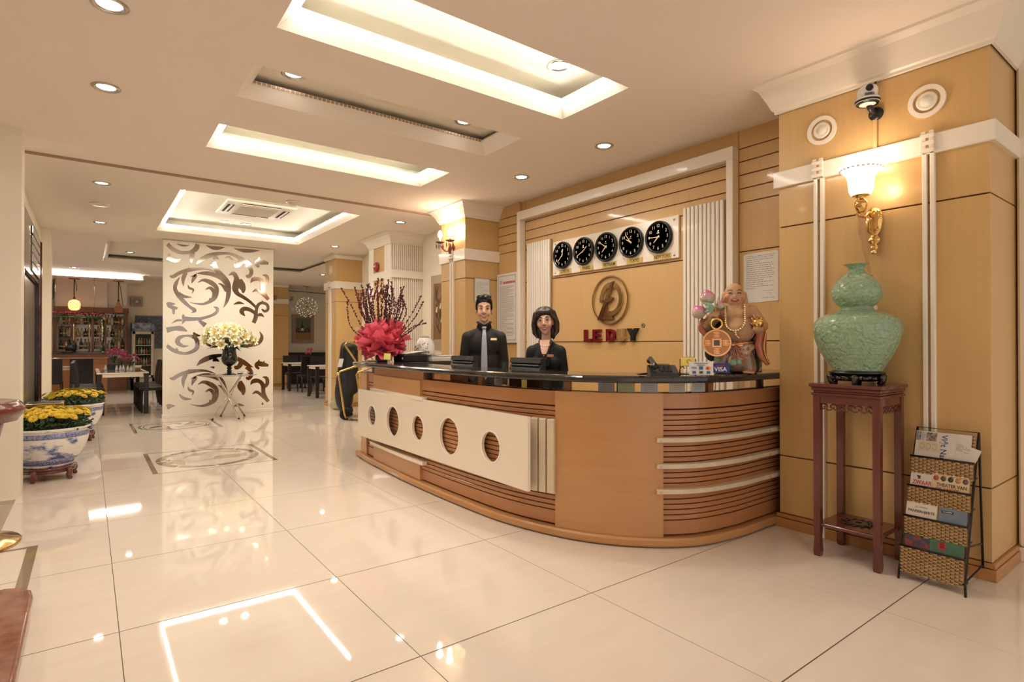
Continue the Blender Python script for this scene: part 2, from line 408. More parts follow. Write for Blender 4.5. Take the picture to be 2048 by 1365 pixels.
p4_ = pillar('pillar_wall', 3.55, 4.89, 16.2, 16.9, [.095, .85, 2.2, 2.57, 3.1], (2.57, 2.72), 3.08, pr=.06)
# narrow paired laths with little clips on pillars
def laths(root, x, ys, ztop, axis='X', z0=0.0, clip=True, wd=.024):
    for y in ys:
        m = MB()
        if axis == 'X': m.cbox(x - .028, x + .001, y - wd / 2, y + wd / 2, z0, ztop - .12, .003)
        else: m.cbox(y - wd / 2, y + wd / 2, x - .028, x + .001, z0, ztop - .12, .003)
        part('lath', m, 'trim', root)
    a, b = min(ys) - wd / 2 - .004, max(ys) + wd / 2 + .004
    if clip:
        for k in range(3):
            z = ztop - .03 - k * .043
            part('clip', MB().cbox(x - .05, x - .028, a, b, z - .012, z + .012, .003) if axis == 'X' else MB().cbox(a, b, x - .05, x - .028, z - .012, z + .012, .003), 'trim', root)
        for y in ys: part('lath_end', MB().cbox(x - .042, x - .028, y - wd / 2, y + wd / 2, ztop - .125, ztop, .002) if axis == 'X' else MB().cbox(y - wd / 2, y + wd / 2, x - .042, x - .028, ztop - .125, ztop, .002), 'trim_shade', root)
laths(pr_, 3.87, (-.294, -.336), 2.565); laths(pr_, 3.87, (-.922, -.961), 2.565)
laths(pm_, 3.87, (4.50, 4.56), 2.60, wd=.03)
laths(p3_, 3.95, (9.60, 9.68), 2.63, wd=.04)
laths(p4_, 16.2, (4.12, 4.20), 2.72, axis='Y', clip=False, wd=.03)
part('conduit', MB().cbox(3.853, 3.87, -.668, -.642, 2.545, 2.80, .003), 'wood', pr_)
part('conduit', MB().cbox(3.856, 3.87, -.662, -.645, .10, 1.55, .003), 'trim_shade', pr_)
# ribbed face of the white pillar
m0 = None
for k in range(15):
    if m0 is None: m0 = part('rib', MB().cbox(-.014, .014, 6.63, 6.661, .10, 3.0, .005), 'trim', pf_)
    q = m0 if k == 0 else share(m0, pf_, (0, 0, 0), 'rib'); q.location = (3.972 + .037 * k, 0, 0)
part('corner_board', MB().cbox(3.925, 3.952, 6.64, 6.90, .10, 3.0, .004), 'trim', pf_)
part('corner_board', MB().cbox(3.925, 3.952, 7.36, 7.56, .10, 3.0, .004), 'trim', pf_)
part('ribbed_band', MB().cbox(3.92, 4.52, 6.59, 6.632, 2.43, 2.56, .004), 'trim', pf_)
# shutter edge to the far right of the near pillar
ss = sroot('wall_shutter')
m0 = None
for k in range(6):
    if m0 is None: m0 = part('slat', MB().cbox(4.36, 4.42, -1.30, -1.235, .09, 3.1, .012), 'cream', ss)
    q = m0 if k == 0 else share(m0, ss, (0, 0, 0), 'slat'); q.location = (.0 + .066 * k, 0, 0)
part('foot_rail', MB().cbox(4.36, 4.80, -1.32, -1.23, 0, .085, .004), 'trim', ss)
part('head_rail', MB().cbox(4.36, 4.80, -1.31, -1.23, 3.1, CEIL, .004), 'trim', ss)
struct('wall_end', MB().box(4.42, 4.9, -1.22, -1.0, 0, CEIL).box(4.86, 4.9, -4.5, -1.0, 0, CEIL), 'cream')
# ================================================================== LIGHTS OF THE PLACE
spot_d = bpy.data.lights.new('downlight', 'SPOT'); spot_d.energy = SPOT_W; spot_d.color = (1.0, .895, .79)
spot_d.spot_size = math.radians(125); spot_d.spot_blend = 1.0; spot_d.shadow_soft_size = .06
spot_far = spot_d.copy(); spot_far.name = 'dining_downlight'; spot_far.energy = SPOT_W * 2.0     # extra power added to brighten the dining room
DL = None
def downlight(x, y, label, z=CEIL, lit=True, group='recessed downlights'):
    global DL
    if DL is None:
        t = thing('downlight', label, 'downlight', (x, y, z), group)
        part('rim', MB().lathe((x, y, z), [(.062, .004), (.088, .001), (.09, -.006), (.078, -.012), (.06, -.004), (.055, .03)], 28), 'steel', t)
        part('lens', MB().lathe((x, y, z), [(.0, -.004), (.04, -.004), (.058, 0), (.058, .01), (0, .012)], 24), 'lamp', t)
        lo = bpy.data.objects.new('downlight_glow', spot_d); COL.objects.link(lo); lo.parent = t; lo.location = (0, 0, -.03)
        DL = t
    else: t = again(DL, (x, y, z), 0, label, group)
    if y > 9.5:
        for c in t.children:
            if c.type == 'LIGHT': c.data = spot_far
    return t
for x, y, l, z in [
    (-.03, 1.69, 'recessed downlight at the upper edge of the picture, nearest the camera', CEIL),
    (-.02, 2.93, 'recessed downlight in the plain ceiling, second from the upper edge', CEIL),
    (0, 5.96, 'recessed downlight just beyond the ceiling bead, above the yellow flowers', CEIL),
    (.02, 8.58, 'small recessed downlight between the flat ceiling disc and the bar', CEIL),
    (3.767, 1.60, 'recessed downlight before the portal frame, nearer the wooden pillar', CEIL),
    (3.75, 2.85, 'recessed downlight before the portal frame, nearer the far sconce', CEIL),
    (3.70, 5.81, 'recessed downlight between the sconce pillar and the ribbed pillar', CEIL),
    (3.64, 8.51, 'recessed downlight left of the ribbed pillar with the red bell', CEIL),
    (2.70, 1.04, 'downlight inside the largest lit ceiling cove', 3.40),
    (1.11, 2.235, 'downlight in the unlit ceiling cove, nearer the left end', 3.335),
    (2.61, 2.225, 'downlight in the unlit ceiling cove, nearer the right end', 3.335),
    (1.735, 8.50, 'left one of the two downlights beside the ceiling air conditioner', 3.40),
    (2.067, 8.50, 'right one of the two downlights beside the ceiling air conditioner', 3.40),
    (.62, 13.0, 'downlight in the ceiling recess over the dining table', 3.36),
    (3.0, 11.2, 'tiny downlight seen beside the scroll screen, over the dining room', CEIL)]:
    downlight(x, y, l, z)
for x, y in [(-.03, .3), (1.9, -2.2), (-2.2, 1.0), (6.2, 12.2), (6.4, 15.2), (2.4, 15.0), (2.4, 12.2), (-1.2, 12.2), (-.4, 15.2), (4.9, 13.0)]:
    t = downlight(x, y, 'recessed downlight in the ceiling outside the picture', CEIL, group='recessed downlights outside the picture')
# flat disc, detector, air conditioner
solo('ceiling_speaker', MB().lathe((.006, 7.2, CEIL - .014), [(.0, 0), (.1, 0), (.125, .006), (.125, .013)], 28), 'trim', 'flat beige disc in the ceiling between two downlights', 'ceiling disc')
t = thing('smoke_detector', 'small cream smoke detector on the ceiling before the air conditioner', 'smoke detector', (2.02, 5.5, CEIL))
part('base', MB().lathe((2.02, 5.5, CEIL), [(.085, -.001), (.085, -.018), (.06, -.022), (0, -.022)], 24), 'trim', t)
part('sensor', MB().lathe((2.02, 5.5, CEIL), [(.05, -.02), (.05, -.05), (.035, -.065), (0, -.068)], 20), 'trim', t)
ax0, ax1, ay0, ay1, az = 1.46, 2.43, 6.72, 7.69, 3.39
t = thing('ceiling_air_conditioner', 'square cassette air conditioner in the lit ceiling cove', 'air conditioner', (1.945, 7.2, az))
part('panel', MB().cbox(ax0, ax1, ay0, ay1, az - .03, az + .005, .012), 'trim', t)
g = MB()
for k in range(26): g.box(ax0 + .22, ax1 - .22, ay0 + .22 + .0205 * k, ay0 + .232 + .0205 * k, az - .038, az - .03)
part('grille', g, mat('grille_grey', (.55, .48, .38), .6), t)
for (a, b, c, d) in [(ax0 + .22, ax1 - .22, ay0 + .05, ay0 + .13), (ax0 + .22, ax1 - .22, ay1 - .13, ay1 - .05), (ax0 + .05, ax0 + .14, ay0 + .22, ay1 - .22), (ax1 - .14, ax1 - .05, ay0 + .22, ay1 - .22)]:
    o = part('outlet', MB().box(a, b, c, d, az - .033, az - .029), 'black_m', t)
    if b - a > d - c: part('vane', MB().box(a, b, (c + d) / 2 - .012, (c + d) / 2 + .012, az - .042, az - .034), 'trim', o)
    else: part('vane', MB().box((a + b) / 2 - .014, (a + b) / 2 + .014, c, d, az - .042, az - .034), 'trim', o)
# ================================================================== RECEPTION DESK
DP = [(2.425, 4.45), (2.396, 4.266), (2.345, 3.85), (2.315, 3.40), (2.282, 2.85), (2.27, 2.35), (2.272, 1.80), (2.30, 1.245), (2.40, .80), (2.54, .49), (2.756, .234), (3.026, .062), (3.387, -.004), (3.70, -.008), (4.0, -.008), (4.33, -.008)]
_d = catmull(DP, 14)
_ds = [0.0]
for a, b in zip(_d, _d[1:]): _ds.append(_ds[-1] + math.hypot(b[0] - a[0], b[1] - a[1]))
def dpt(s):
    s = max(0, min(_ds[-1] - 1e-6, s)); i = 0
    while _ds[i + 1] < s: i += 1
    t = (s - _ds[i]) / (_ds[i + 1] - _ds[i]); a, b = _d[i], _d[i + 1]
    i0, i1 = max(0, i - 2), min(len(_d) - 1, i + 3); tx, ty = _d[i1][0] - _d[i0][0], _d[i1][1] - _d[i0][1]; L = math.hypot(tx, ty)
    return ((a[0] + (b[0] - a[0]) * t, a[1] + (b[1] - a[1]) * t), (ty / L, -tx / L))
def dpath(s0, s1, step=.05):
    n = max(2, int(abs(s1 - s0) / step)); return [dpt(s0 + (s1 - s0) * k / n) for k in range(n + 1)]
def snear(x, y):
    return min(zip(_ds, _d), key=lambda q: (q[1][0] - x) ** 2 + (q[1][1] - y) ** 2)[0]
S0 = snear(2.396, 4.27); SE = snear(4.32, -.008); SA = snear(2.27, 2.50); SP0 = snear(2.44, .775); SP1 = snear(2.83, .165)
desk = thing('reception_desk', 'long curved wooden reception desk with white front panel and dark grooves', 'reception desk', (2.6, 1.8, 0))
part('carcass', MB().sweep(dpath(S0 + .03, SE), [(-.078, .03), (-.078, .985), (-.12, .985), (-.12, .03)]), 'groove', desk)
part('inner_lining', MB().sweep(dpath(S0 + .03, SE), [(-.122, .03), (-.122, .99), (-.135, .99), (-.135, .03)]), 'desk', desk)
part('plinth', MB().sweep(dpath(S0 - .02, SE), [(-.12, .008), (-.004, .008), (.004, .02), (.004, .05), (-.006, .062), (-.12, .062)], False), 'desk_l', desk)
part('toe_recess', MB().sweep(dpath(S0, SE), [(-.10, 0), (-.02, 0), (-.02, .010), (-.10, .010)]), 'black_m', desk)
part('lower_band', MB().sweep(dpath(S0 + .02, SE), [(-.08, .075), (-.052, .075), (-.052, .162), (-.08, .162)]), 'desk', desk)
part('upper_band', MB().sweep(dpath(S0 + .02, SE), [(-.08, .888), (-.052, .888), (-.052, .985), (-.08, .985)]), 'desk', desk)
NS, Z0, Z1 = 21, .168, .884; pitch = (Z1 - Z0) / NS
for k in range(NS):
    a, b = Z0 + pitch * k + .0, Z0 + pitch * (k + 1) - .0062
    for (q0, q1) in ((S0 + .02, SP0 + .02), (SP1 - .02, SE)):
        part('slat', MB().sweep(dpath(q0, q1, .07), [(-.08, a), (-.056, a), (-.054, a + .002), (-.054, b - .002), (-.056, b), (-.08, b)]), 'desk', desk)
part('smooth_panel', MB().sweep(dpath(SP0, SP1, .03), [(-.08, .063), (-.026, .063), (-.026, .988), (-.08, .988)]), 'desk_l', desk)
# far end: posts, raised boards, ivory rails
sp = snear(2.36, 3.96); sq = snear(2.33, 3.66)
part('corner_post', MB().sweep(dpath(S0 + .11, sp), [(-.08, .063), (-.036, .063), (-.036, .975), (-.08, .975)]), 'desk_l', desk)
part('raised_board', MB().sweep(dpath(sq - .02, SA), [(-.08, .80), (-.030, .80), (-.030, .975), (-.08, .975)]), 'desk_l', desk)
part('raised_board', MB().sweep(dpath(sq - .02, SA), [(-.08, .066), (-.030, .066), (-.030, .225), (-.08, .225)]), 'desk_l', desk)
part('upper_block', MB().sweep(dpath(sq - .05, SA + .03), [(-.16, .985), (-.05, .985), (-.05, 1.056), (-.16, 1.056)]), 'desk', desk)
for z in (.815, .235): part('ivory_rail', MB().sweep(dpath(sq - .06, SA + .10), [(-.05, z - .016), (-.004, z - .016), (-.004, z + .016), (-.05, z + .016)]), 'white_lacq', desk)
# white panel with five round openings (2D outline with holes)
def holed_panel(y0, y1, z0, z1, holes, x0, x1):
    cu = bpy.data.curves.new('p', 'CURVE'); cu.dimensions = '2D'; cu.fill_mode = 'BOTH'; cu.extrude = (x1 - x0) / 2
    def spl(pts):
        s = cu.splines.new('POLY'); s.points.add(len(pts) - 1); s.use_cyclic_u = True
        for p, q in zip(s.points, pts): p.co = (q[0], q[1], 0, 1)
    spl([(y0, z0), (y1, z0), (y1, z1), (y0, z1)])
    for (y, z, ry, rz) in holes: spl([(y + ry * math.cos(2 * PI * k / 40), z + rz * math.sin(2 * PI * k / 40)) for k in range(40)])
    o = bpy.data.objects.new('p', cu); COL.objects.link(o); dg = bpy.context.evaluated_depsgraph_get(); dg.update()
    me = bpy.data.meshes.new_from_object(o.evaluated_get(dg)); m = MB()
    m.add([((x0 + x1) / 2 + v.co.z, v.co.x, v.co.y) for v in me.vertices], [tuple(p.vertices) for p in me.polygons])
    bpy.data.objects.remove(o); bpy.data.curves.remove(cu); bpy.data.meshes.remove(me); return m
HOLES = [(3.54, .551, .102, .108), (3.027, .547, .140, .147), (2.50, .544, .110, .113), (1.942, .540, .154, .154), (1.336, .542, .120, .114)]
part('white_panel', holed_panel(.892, 3.92, .299, .810, HOLES, 2.282, 2.306), 'white_lacq', desk, 'flat white board with five round openings')
m = MB()
for y, z, a, b in HOLES: m = MB(); m.ring((2.294, y, z), (0, 1, 0), ZN, (-1, 0, 0), a - .004, a + .012, .012, .014, 40, sy=b / a); part('opening_edge', m, 'trim', desk)
for y in (1.08, 1.62, 2.75, 3.78): part('spacer', MB().box(2.306, 2.42 if y < 1.2 else 2.36, y - .02, y + .02, .42, .68), 'black_m', desk)
for sa, sb in ((3.508, 3.566), (3.581, 3.633), (3.648, 3.701)):
    part('ivory_post', MB().sweep(dpath(sa, sb, .02), [(-.05, .285), (-.008, .285), (.0, .293), (.0, .787), (-.008, .795), (-.05, .795)]), 'ivory_bar', desk)
for z in (.36, .522, .690):
    r = part('curved_rail', MB().sweep(dpath(SP1 - .045, SE, .04), [(-.056, z - .015), (-.004, z - .015), (.0, z - .011), (.0, z + .011), (-.004, z + .015), (-.056, z + .015)]), 'ivory_bar', desk)
    for ss_ in (SP1 - .02, SE - .54):
        p, n = dpt(ss_); part('screw', MB().lathe((p[0] + n[0] * .0005, p[1] + n[1] * .0005, z), [(.007, 0), (.007, .0015), (.003, .002), (0, .002)], 12, U=(-n[1], n[0], 0), V=ZN, N=(n[0], n[1], 0)), 'steel', r)
# glass band under the counter, posts, papers behind it
part('glass_band', MB().sweep(dpath(SA + .04, SE, .08), [(-.066, .986), (-.06, .986), (-.06, 1.055), (-.066, 1.055)]), 'glass', desk)
part('glass_band', MB().sweep(dpath(S0 + .08, sq - .06, .08), [(-.066, .986), (-.06, .986), (-.06, 1.055), (-.066, 1.055)]), 'glass', desk)
for k, s_ in enumerate([SA + .06, SA + .9, SA + 1.62, SP0 + .06, SP1 - .28, SP1 + .42, SE - .50]):
    p, n = dpt(s_); part('glass_post', MB().obox((p[0] - n[0] * .10, p[1] - n[1] * .10, 1.02), (.03, .05, .07), (n[0], n[1], 0), (-n[1], n[0], 0)), 'desk' if k % 2 else 'charcoal', desk)
part('return_cabinet', MB().box(2.56, 3.84, 3.72, 4.20, .0, 1.05), 'desk', desk)
part('staff_worktop', MB().cbox(2.42, 2.90, 1.10, 3.70, .70, .735, .004).box(2.44, 2.88, 1.12, 1.15, 0, .70).box(2.44, 2.88, 2.3, 2.33, 0, .70), 'desk', desk)
# black granite counter
ctr = thing('countertop', 'polished black granite countertop with rounded front edge on the reception desk', 'countertop', (2.6, 1.8, 1.055))
def cprof(o0, o1): return [(o1, 1.056), (o0 - .02, 1.056), (o0 - .006, 1.061), (o0, 1.07), (o0, 1.088), (o0 - .006, 1.098), (o0 - .02, 1.103), (o1, 1.103)]
part('curved_slab', MB().sweep(dpath(S0 - .08, SE, .04), cprof(.022, -.43)), 'granite_b', ctr)
part('return_slab', MB().cbox(2.60, 3.85, 3.70, 4.21, 1.0565, 1.1025, .004), 'granite_b', ctr)
# loose papers pinned behind the glass
pcol = [('green-edged certificate', (.62, .66, .36)), ('white form', (.74, .72, .68)), ('cream form', (.75, .68, .52)), ('grey form', (.5, .48, .45)), ('yellow form', (.80, .66, .18)), ('white form', (.76, .74, .70))]
plab = ['pale green certificate behind the counter glass, left of the telephone', 'white paper behind the counter glass, under the telephone', 'cream paper behind the counter glass, under the card stand',
        'grey paper behind the counter glass, left of the green certificate', 'yellow pointed paper behind the counter glass, before the woman', 'white cheque behind the counter glass, under the laughing figurine']
for k, s_ in enumerate([SP0 + .50, SP0 + .66, SP1 + .12, SP0 + .36, SA + 1.42, SP1 + .30]):
    p, n = dpt(s_); c = (p[0] - n[0] * .085, p[1] - n[1] * .085, 1.021); u = (-n[1], n[0], 0)
    m = MB().obox(c, (.11 if k != 4 else .05, .064, .0015), u, ZN, n + (0,))
    o = solo('paper_slip', m, mat('slip', pcol[k][1], .6), plab[k], 'paper', 'papers behind the counter glass')
    q = MB()
    for j in range(3): q.obox((c[0] + n[0] * .0012, c[1] + n[1] * .0012, 1.036 - .012 * j), (.07 if k != 4 else .02, .002, .0006), u, ZN, n + (0,))
    part('print', q, 'ink_grey', o)
# ================================================================== WORLD CLOCKS, LOGO, NOTICES
bd = thing('clock_board', 'white board holding the five world clocks', 'clock board', (4.43, 2.17, 2.14))
part('board', MB().cbox(4.424, 4.449, 1.25, 3.09, 2.142, 2.556, .004), 'white_lacq', bd)
for y in (1.30, 3.04):
    for z in (2.175, 2.52): part('screw', MB().lathe((4.424, y, z), [(.013, 0), (.012, .004), (.006, .007), (0, .008)], 14, **WX), 'steel', bd)
M['ivory_num'] = mat('ivory_numerals', (.80, .70, .48), .5)
def clock(y, city, hh, mm, yp, first, adj):
    c = (4.424, y, 2.372); R = .16
    t = thing('wall_clock', f'round black wall clock above the {city} nameplate', 'clock', (4.42, y, 2.21), 'world clocks on the white board')
    part('case', MB().lathe(c, [(R, 0), (R, .03), (R - .006, .037), (R - .016, .034), (R - .02, .022)], 44, **WX), 'black', t)
    part('dial', MB().lathe(c, [(R - .018, .018), (R - .018, .022), (0, .022)], 40, **WX), mat('dial_' + adj, (.042, .039, .040), .25), t)
    for k in range(1, 13):
        a = 2 * PI * k / 12; m = MB(); m.text(str(k), (c[0] - .0225, y - .112 * math.sin(a), c[2] + .112 * math.cos(a)), size=.044, d=.001, off=.0, **WX); part('numeral', m, 'ivory_num', t)
    m = MB()
    for ang, L, wd in ((hh, .075, .0075), (mm, .115, .006)):
        a = math.radians(ang); d = (0, -math.sin(a), math.cos(a)); s_ = (0, -math.cos(a), -math.sin(a))
        m.prism([(-wd, -.018), (wd, -.018), (wd * .45, L), (-wd * .45, L)], (c[0] - .024, y, c[2]), s_, d, (-1, 0, 0), 0, .002)
    m.lathe((c[0] - .023, y, c[2]), [(.009, 0), (.009, .005), (0, .006)], 12, **WX)
    part('hands', m, mat('ivory_hands', (.85, .66, .36), .4), t)
    part('emblem', MB().prism([(-.008, -.006), (.004, -.006), (.010, .008), (0, .008)], (c[0] - .0225, y, c[2] + .058), (0, -1, 0), ZN, (-1, 0, 0), 0, .0008).box(c[0] - .0233, c[0] - .0225, y - .016, y + .016, c[2] + .038, c[2] + .043), 'gold_pale', t)
    pl = thing('nameplate', f'small gold plate reading {city.upper()} below its clock', 'nameplate', (4.42, yp, 2.15), 'city nameplates on the clock board')
    part('plate', MB().cbox(4.418, 4.4245, yp - .105, yp + .105, 2.146, 2.205, .001), mat('gold_foil', (.62, .44, .13), .35, metal=.4), pl)
    part('lettering', MB().text(city.upper(), (4.418, yp, 2.1755), size=.052, d=.001, off=.012, w=.03 * len(city) * .82, **WX), 'ink', pl)
for y, city, hh, mm, adj in [(2.896, 'London', 14, 226, 'a'), (2.538, 'Paris', 50, 246, 'b'), (2.187, 'Vietnam', 226, 304, 'c'), (1.832, 'Tokyo', 300, 322, 'd'), (1.477, 'New York', 226, 272, 'e')]:
    clock(y, city, hh, mm, y - .035, False, adj)
# emblem: ring with an L and a D, letters below
t = thing('ring_emblem', 'golden ring emblem with interlaced letters above the hotel name', 'emblem', (4.44, 2.157, 1.53))
LC = (4.449, 2.157, 1.792)
part('ring', MB().ring(LC, WX['U'], ZN, WX['N'], .252, .266, .0, .022, 64), 'bronze', t)
part('letter_d', MB().ring((4.449, 2.137, 1.80), WX['U'], ZN, WX['N'], .118, .165, .004, .024, 48, a0=-1.95, a1=3.3, sy=1.12), 'bronze', t)
part('letter_l', MB().prism([(-.175, -.215), (-.155, -.18), (.045, -.18), (.065, -.215)], LC, WX['U'], ZN, WX['N'], .006, .03).prism([(-.175, -.215), (-.115, -.215), (.072, .20), (.035, .192)], LC, WX['U'], ZN, WX['N'], .008, .032).prism([(-.10, -.18), (-.02, -.18), (-.035, -.02), (-.06, .0), (-.085, -.06)], LC, WX['U'], ZN, WX['N'], .007, .028)
     .prism([(-.16, .02), (-.05, -.005), (.03, .03), (.07, .022), (.0, -.03), (-.06, -.022)], LC, WX['U'], ZN, WX['N'], .01, .036), mat('bronze_dark', (.50, .30, .15), .16, metal=1), t)
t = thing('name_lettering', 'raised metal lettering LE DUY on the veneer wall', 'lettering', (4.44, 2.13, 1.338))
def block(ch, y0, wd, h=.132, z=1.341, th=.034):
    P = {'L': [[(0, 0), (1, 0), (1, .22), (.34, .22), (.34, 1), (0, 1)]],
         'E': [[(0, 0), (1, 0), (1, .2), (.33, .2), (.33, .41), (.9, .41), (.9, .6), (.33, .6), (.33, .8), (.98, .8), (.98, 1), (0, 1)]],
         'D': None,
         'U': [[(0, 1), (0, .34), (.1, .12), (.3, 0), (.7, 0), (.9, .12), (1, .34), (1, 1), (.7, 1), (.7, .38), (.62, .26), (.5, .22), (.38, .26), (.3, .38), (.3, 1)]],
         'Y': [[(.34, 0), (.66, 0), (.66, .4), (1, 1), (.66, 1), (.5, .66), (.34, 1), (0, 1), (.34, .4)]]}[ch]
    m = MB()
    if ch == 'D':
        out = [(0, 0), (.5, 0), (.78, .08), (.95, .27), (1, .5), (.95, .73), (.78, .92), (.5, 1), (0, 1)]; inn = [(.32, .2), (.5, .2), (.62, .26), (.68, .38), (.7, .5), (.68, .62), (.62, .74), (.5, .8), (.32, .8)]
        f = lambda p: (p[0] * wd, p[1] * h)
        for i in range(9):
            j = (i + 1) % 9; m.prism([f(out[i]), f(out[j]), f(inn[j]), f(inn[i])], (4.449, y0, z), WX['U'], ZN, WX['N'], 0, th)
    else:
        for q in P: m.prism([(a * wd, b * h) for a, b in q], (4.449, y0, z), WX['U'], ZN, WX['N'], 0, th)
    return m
for ch, y0, wd, mt in [('L', 2.545, .118, 'maroon'), ('E', 2.405, .122, 'maroon'), ('D', 2.20, .138, 'maroon'), ('U', 2.045, .125, 'gold_pale'), ('Y', 1.90, .145, 'black')]:  # maroon, gold and black paint the room's reflections onto polished letters
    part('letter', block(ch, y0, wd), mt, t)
part('registered_mark', MB().ring((4.449, 1.705, 1.50), WX['U'], ZN, WX['N'], .019, .023, 0, .004, 28).text('R', (4.449, 1.705, 1.50), size=.032, d=.004, **WX), 'ink', t)
# notices
def lines(m, o, U, V, N, w_, rows, dz, th, seed, indent=0):
    rnd = random.Random(seed); o, U, V, N = Vector(o), Vector(U), Vector(V), Vector(N)
    for k in range(rows):
        L = w_ * (rnd.uniform(.35, .7) if rnd.random() < .22 else rnd.uniform(.93, 1.0)); x = 0
        while x < L - .004:
            q = min(rnd.uniform(.012, .04), L - x); m.obox(o + U * (x + q / 2) - V * (dz * k) + N * .0004, (q, th, .0006), U, V, N); x += q + .006
t = thing('rules_poster', 'tall framed poster of printed rules with red heading beside the man', 'poster', (4.40, 3.97, 1.327))
part('frame', MB().cbox(4.376, 4.408, 3.742, 4.205, 1.325, 2.262, .005), 'trim', t)
part('sheet', MB().box(4.3745, 4.3765, 3.757, 4.19, 1.34, 2.247), 'paper', t)
m = MB(); lines(m, (4.3743, 4.135, 2.085), (0, -1, 0), ZN, (-1, 0, 0), .33, 38, .0178, .006, 3); part('print', m, 'ink_grey', t)
m = MB()
for k in range(9): m.box(4.3735, 4.3743, 4.055 - k * .03 - .022, 4.055 - k * .03, 2.122, 2.152)
part('heading', m, 'ink_red', t, 'red printed heading')
m = MB()
for a, b, c, d in [(3.775, 4.172, 2.225, 2.233), (3.775, 4.172, 1.36, 1.368), (3.775, 3.783, 1.36, 2.23), (4.164, 4.172, 1.36, 2.23)]: m.box(4.3737, 4.3744, a, b, c, d)
part('border', m, mat('poster_border', (.30, .36, .45), .6), t)
part('crest', MB().ring((4.3743, 4.105, 2.145), WX['U'], ZN, WX['N'], .012, .024, 0, .0008, 20), 'ink_grey', t)
t = thing('notice_frame', 'small framed white notice on the sconce pillar behind the man', 'notice', (4.13, 4.2, 1.87))
part('frame', MB().cbox(4.005, 4.255, 4.196, 4.214, 1.868, 2.20, .004), 'steel', t)
part('sheet', MB().box(4.017, 4.243, 4.1945, 4.1965, 1.88, 2.188), 'paper', t)
m = MB(); lines(m, (4.035, 4.1944, 2.14), XN, ZN, (0, -1, 0), .19, 13, .017, .004, 5); part('print', m, 'ink_grey', t)
t = thing('typed_letter', 'creased white typed letter stuck to the veneer beside the near pillar', 'paper', (4.445, .43, 1.665))
part('sheet', MB().prism([(-.155, -.213), (.0, -.217), (.03, -.213), (.155, -.211), (.155, .205), (.13, .213), (-.14, .206), (-.155, .195)], (4.448, .435, 1.88), WX['U'], ZN, WX['N'], 0, .002), 'paper', t)
m = MB(); lines(m, (4.4462, .565, 2.03), (0, -1, 0), ZN, (-1, 0, 0), .25, 15, .0175, .0045, 9); lines(m, (4.4462, .42, 1.76), (0, -1, 0), ZN, (-1, 0, 0), .11, 1, .02, .004, 4); lines(m, (4.4462, .42, 1.70), (0, -1, 0), ZN, (-1, 0, 0), .11, 1, .02, .004, 6); lines(m, (4.4462, .57, 2.062), (0, -1, 0), ZN, (-1, 0, 0), .26, 2, .014, .004, 8)
part('print', m, 'ink_grey', t)
part('signature', MB().tube([(4.446, .375, 1.735), (4.446, .36, 1.75), (4.446, .35, 1.725), (4.446, .34, 1.74)], .0012, 5), 'ink_red', t)
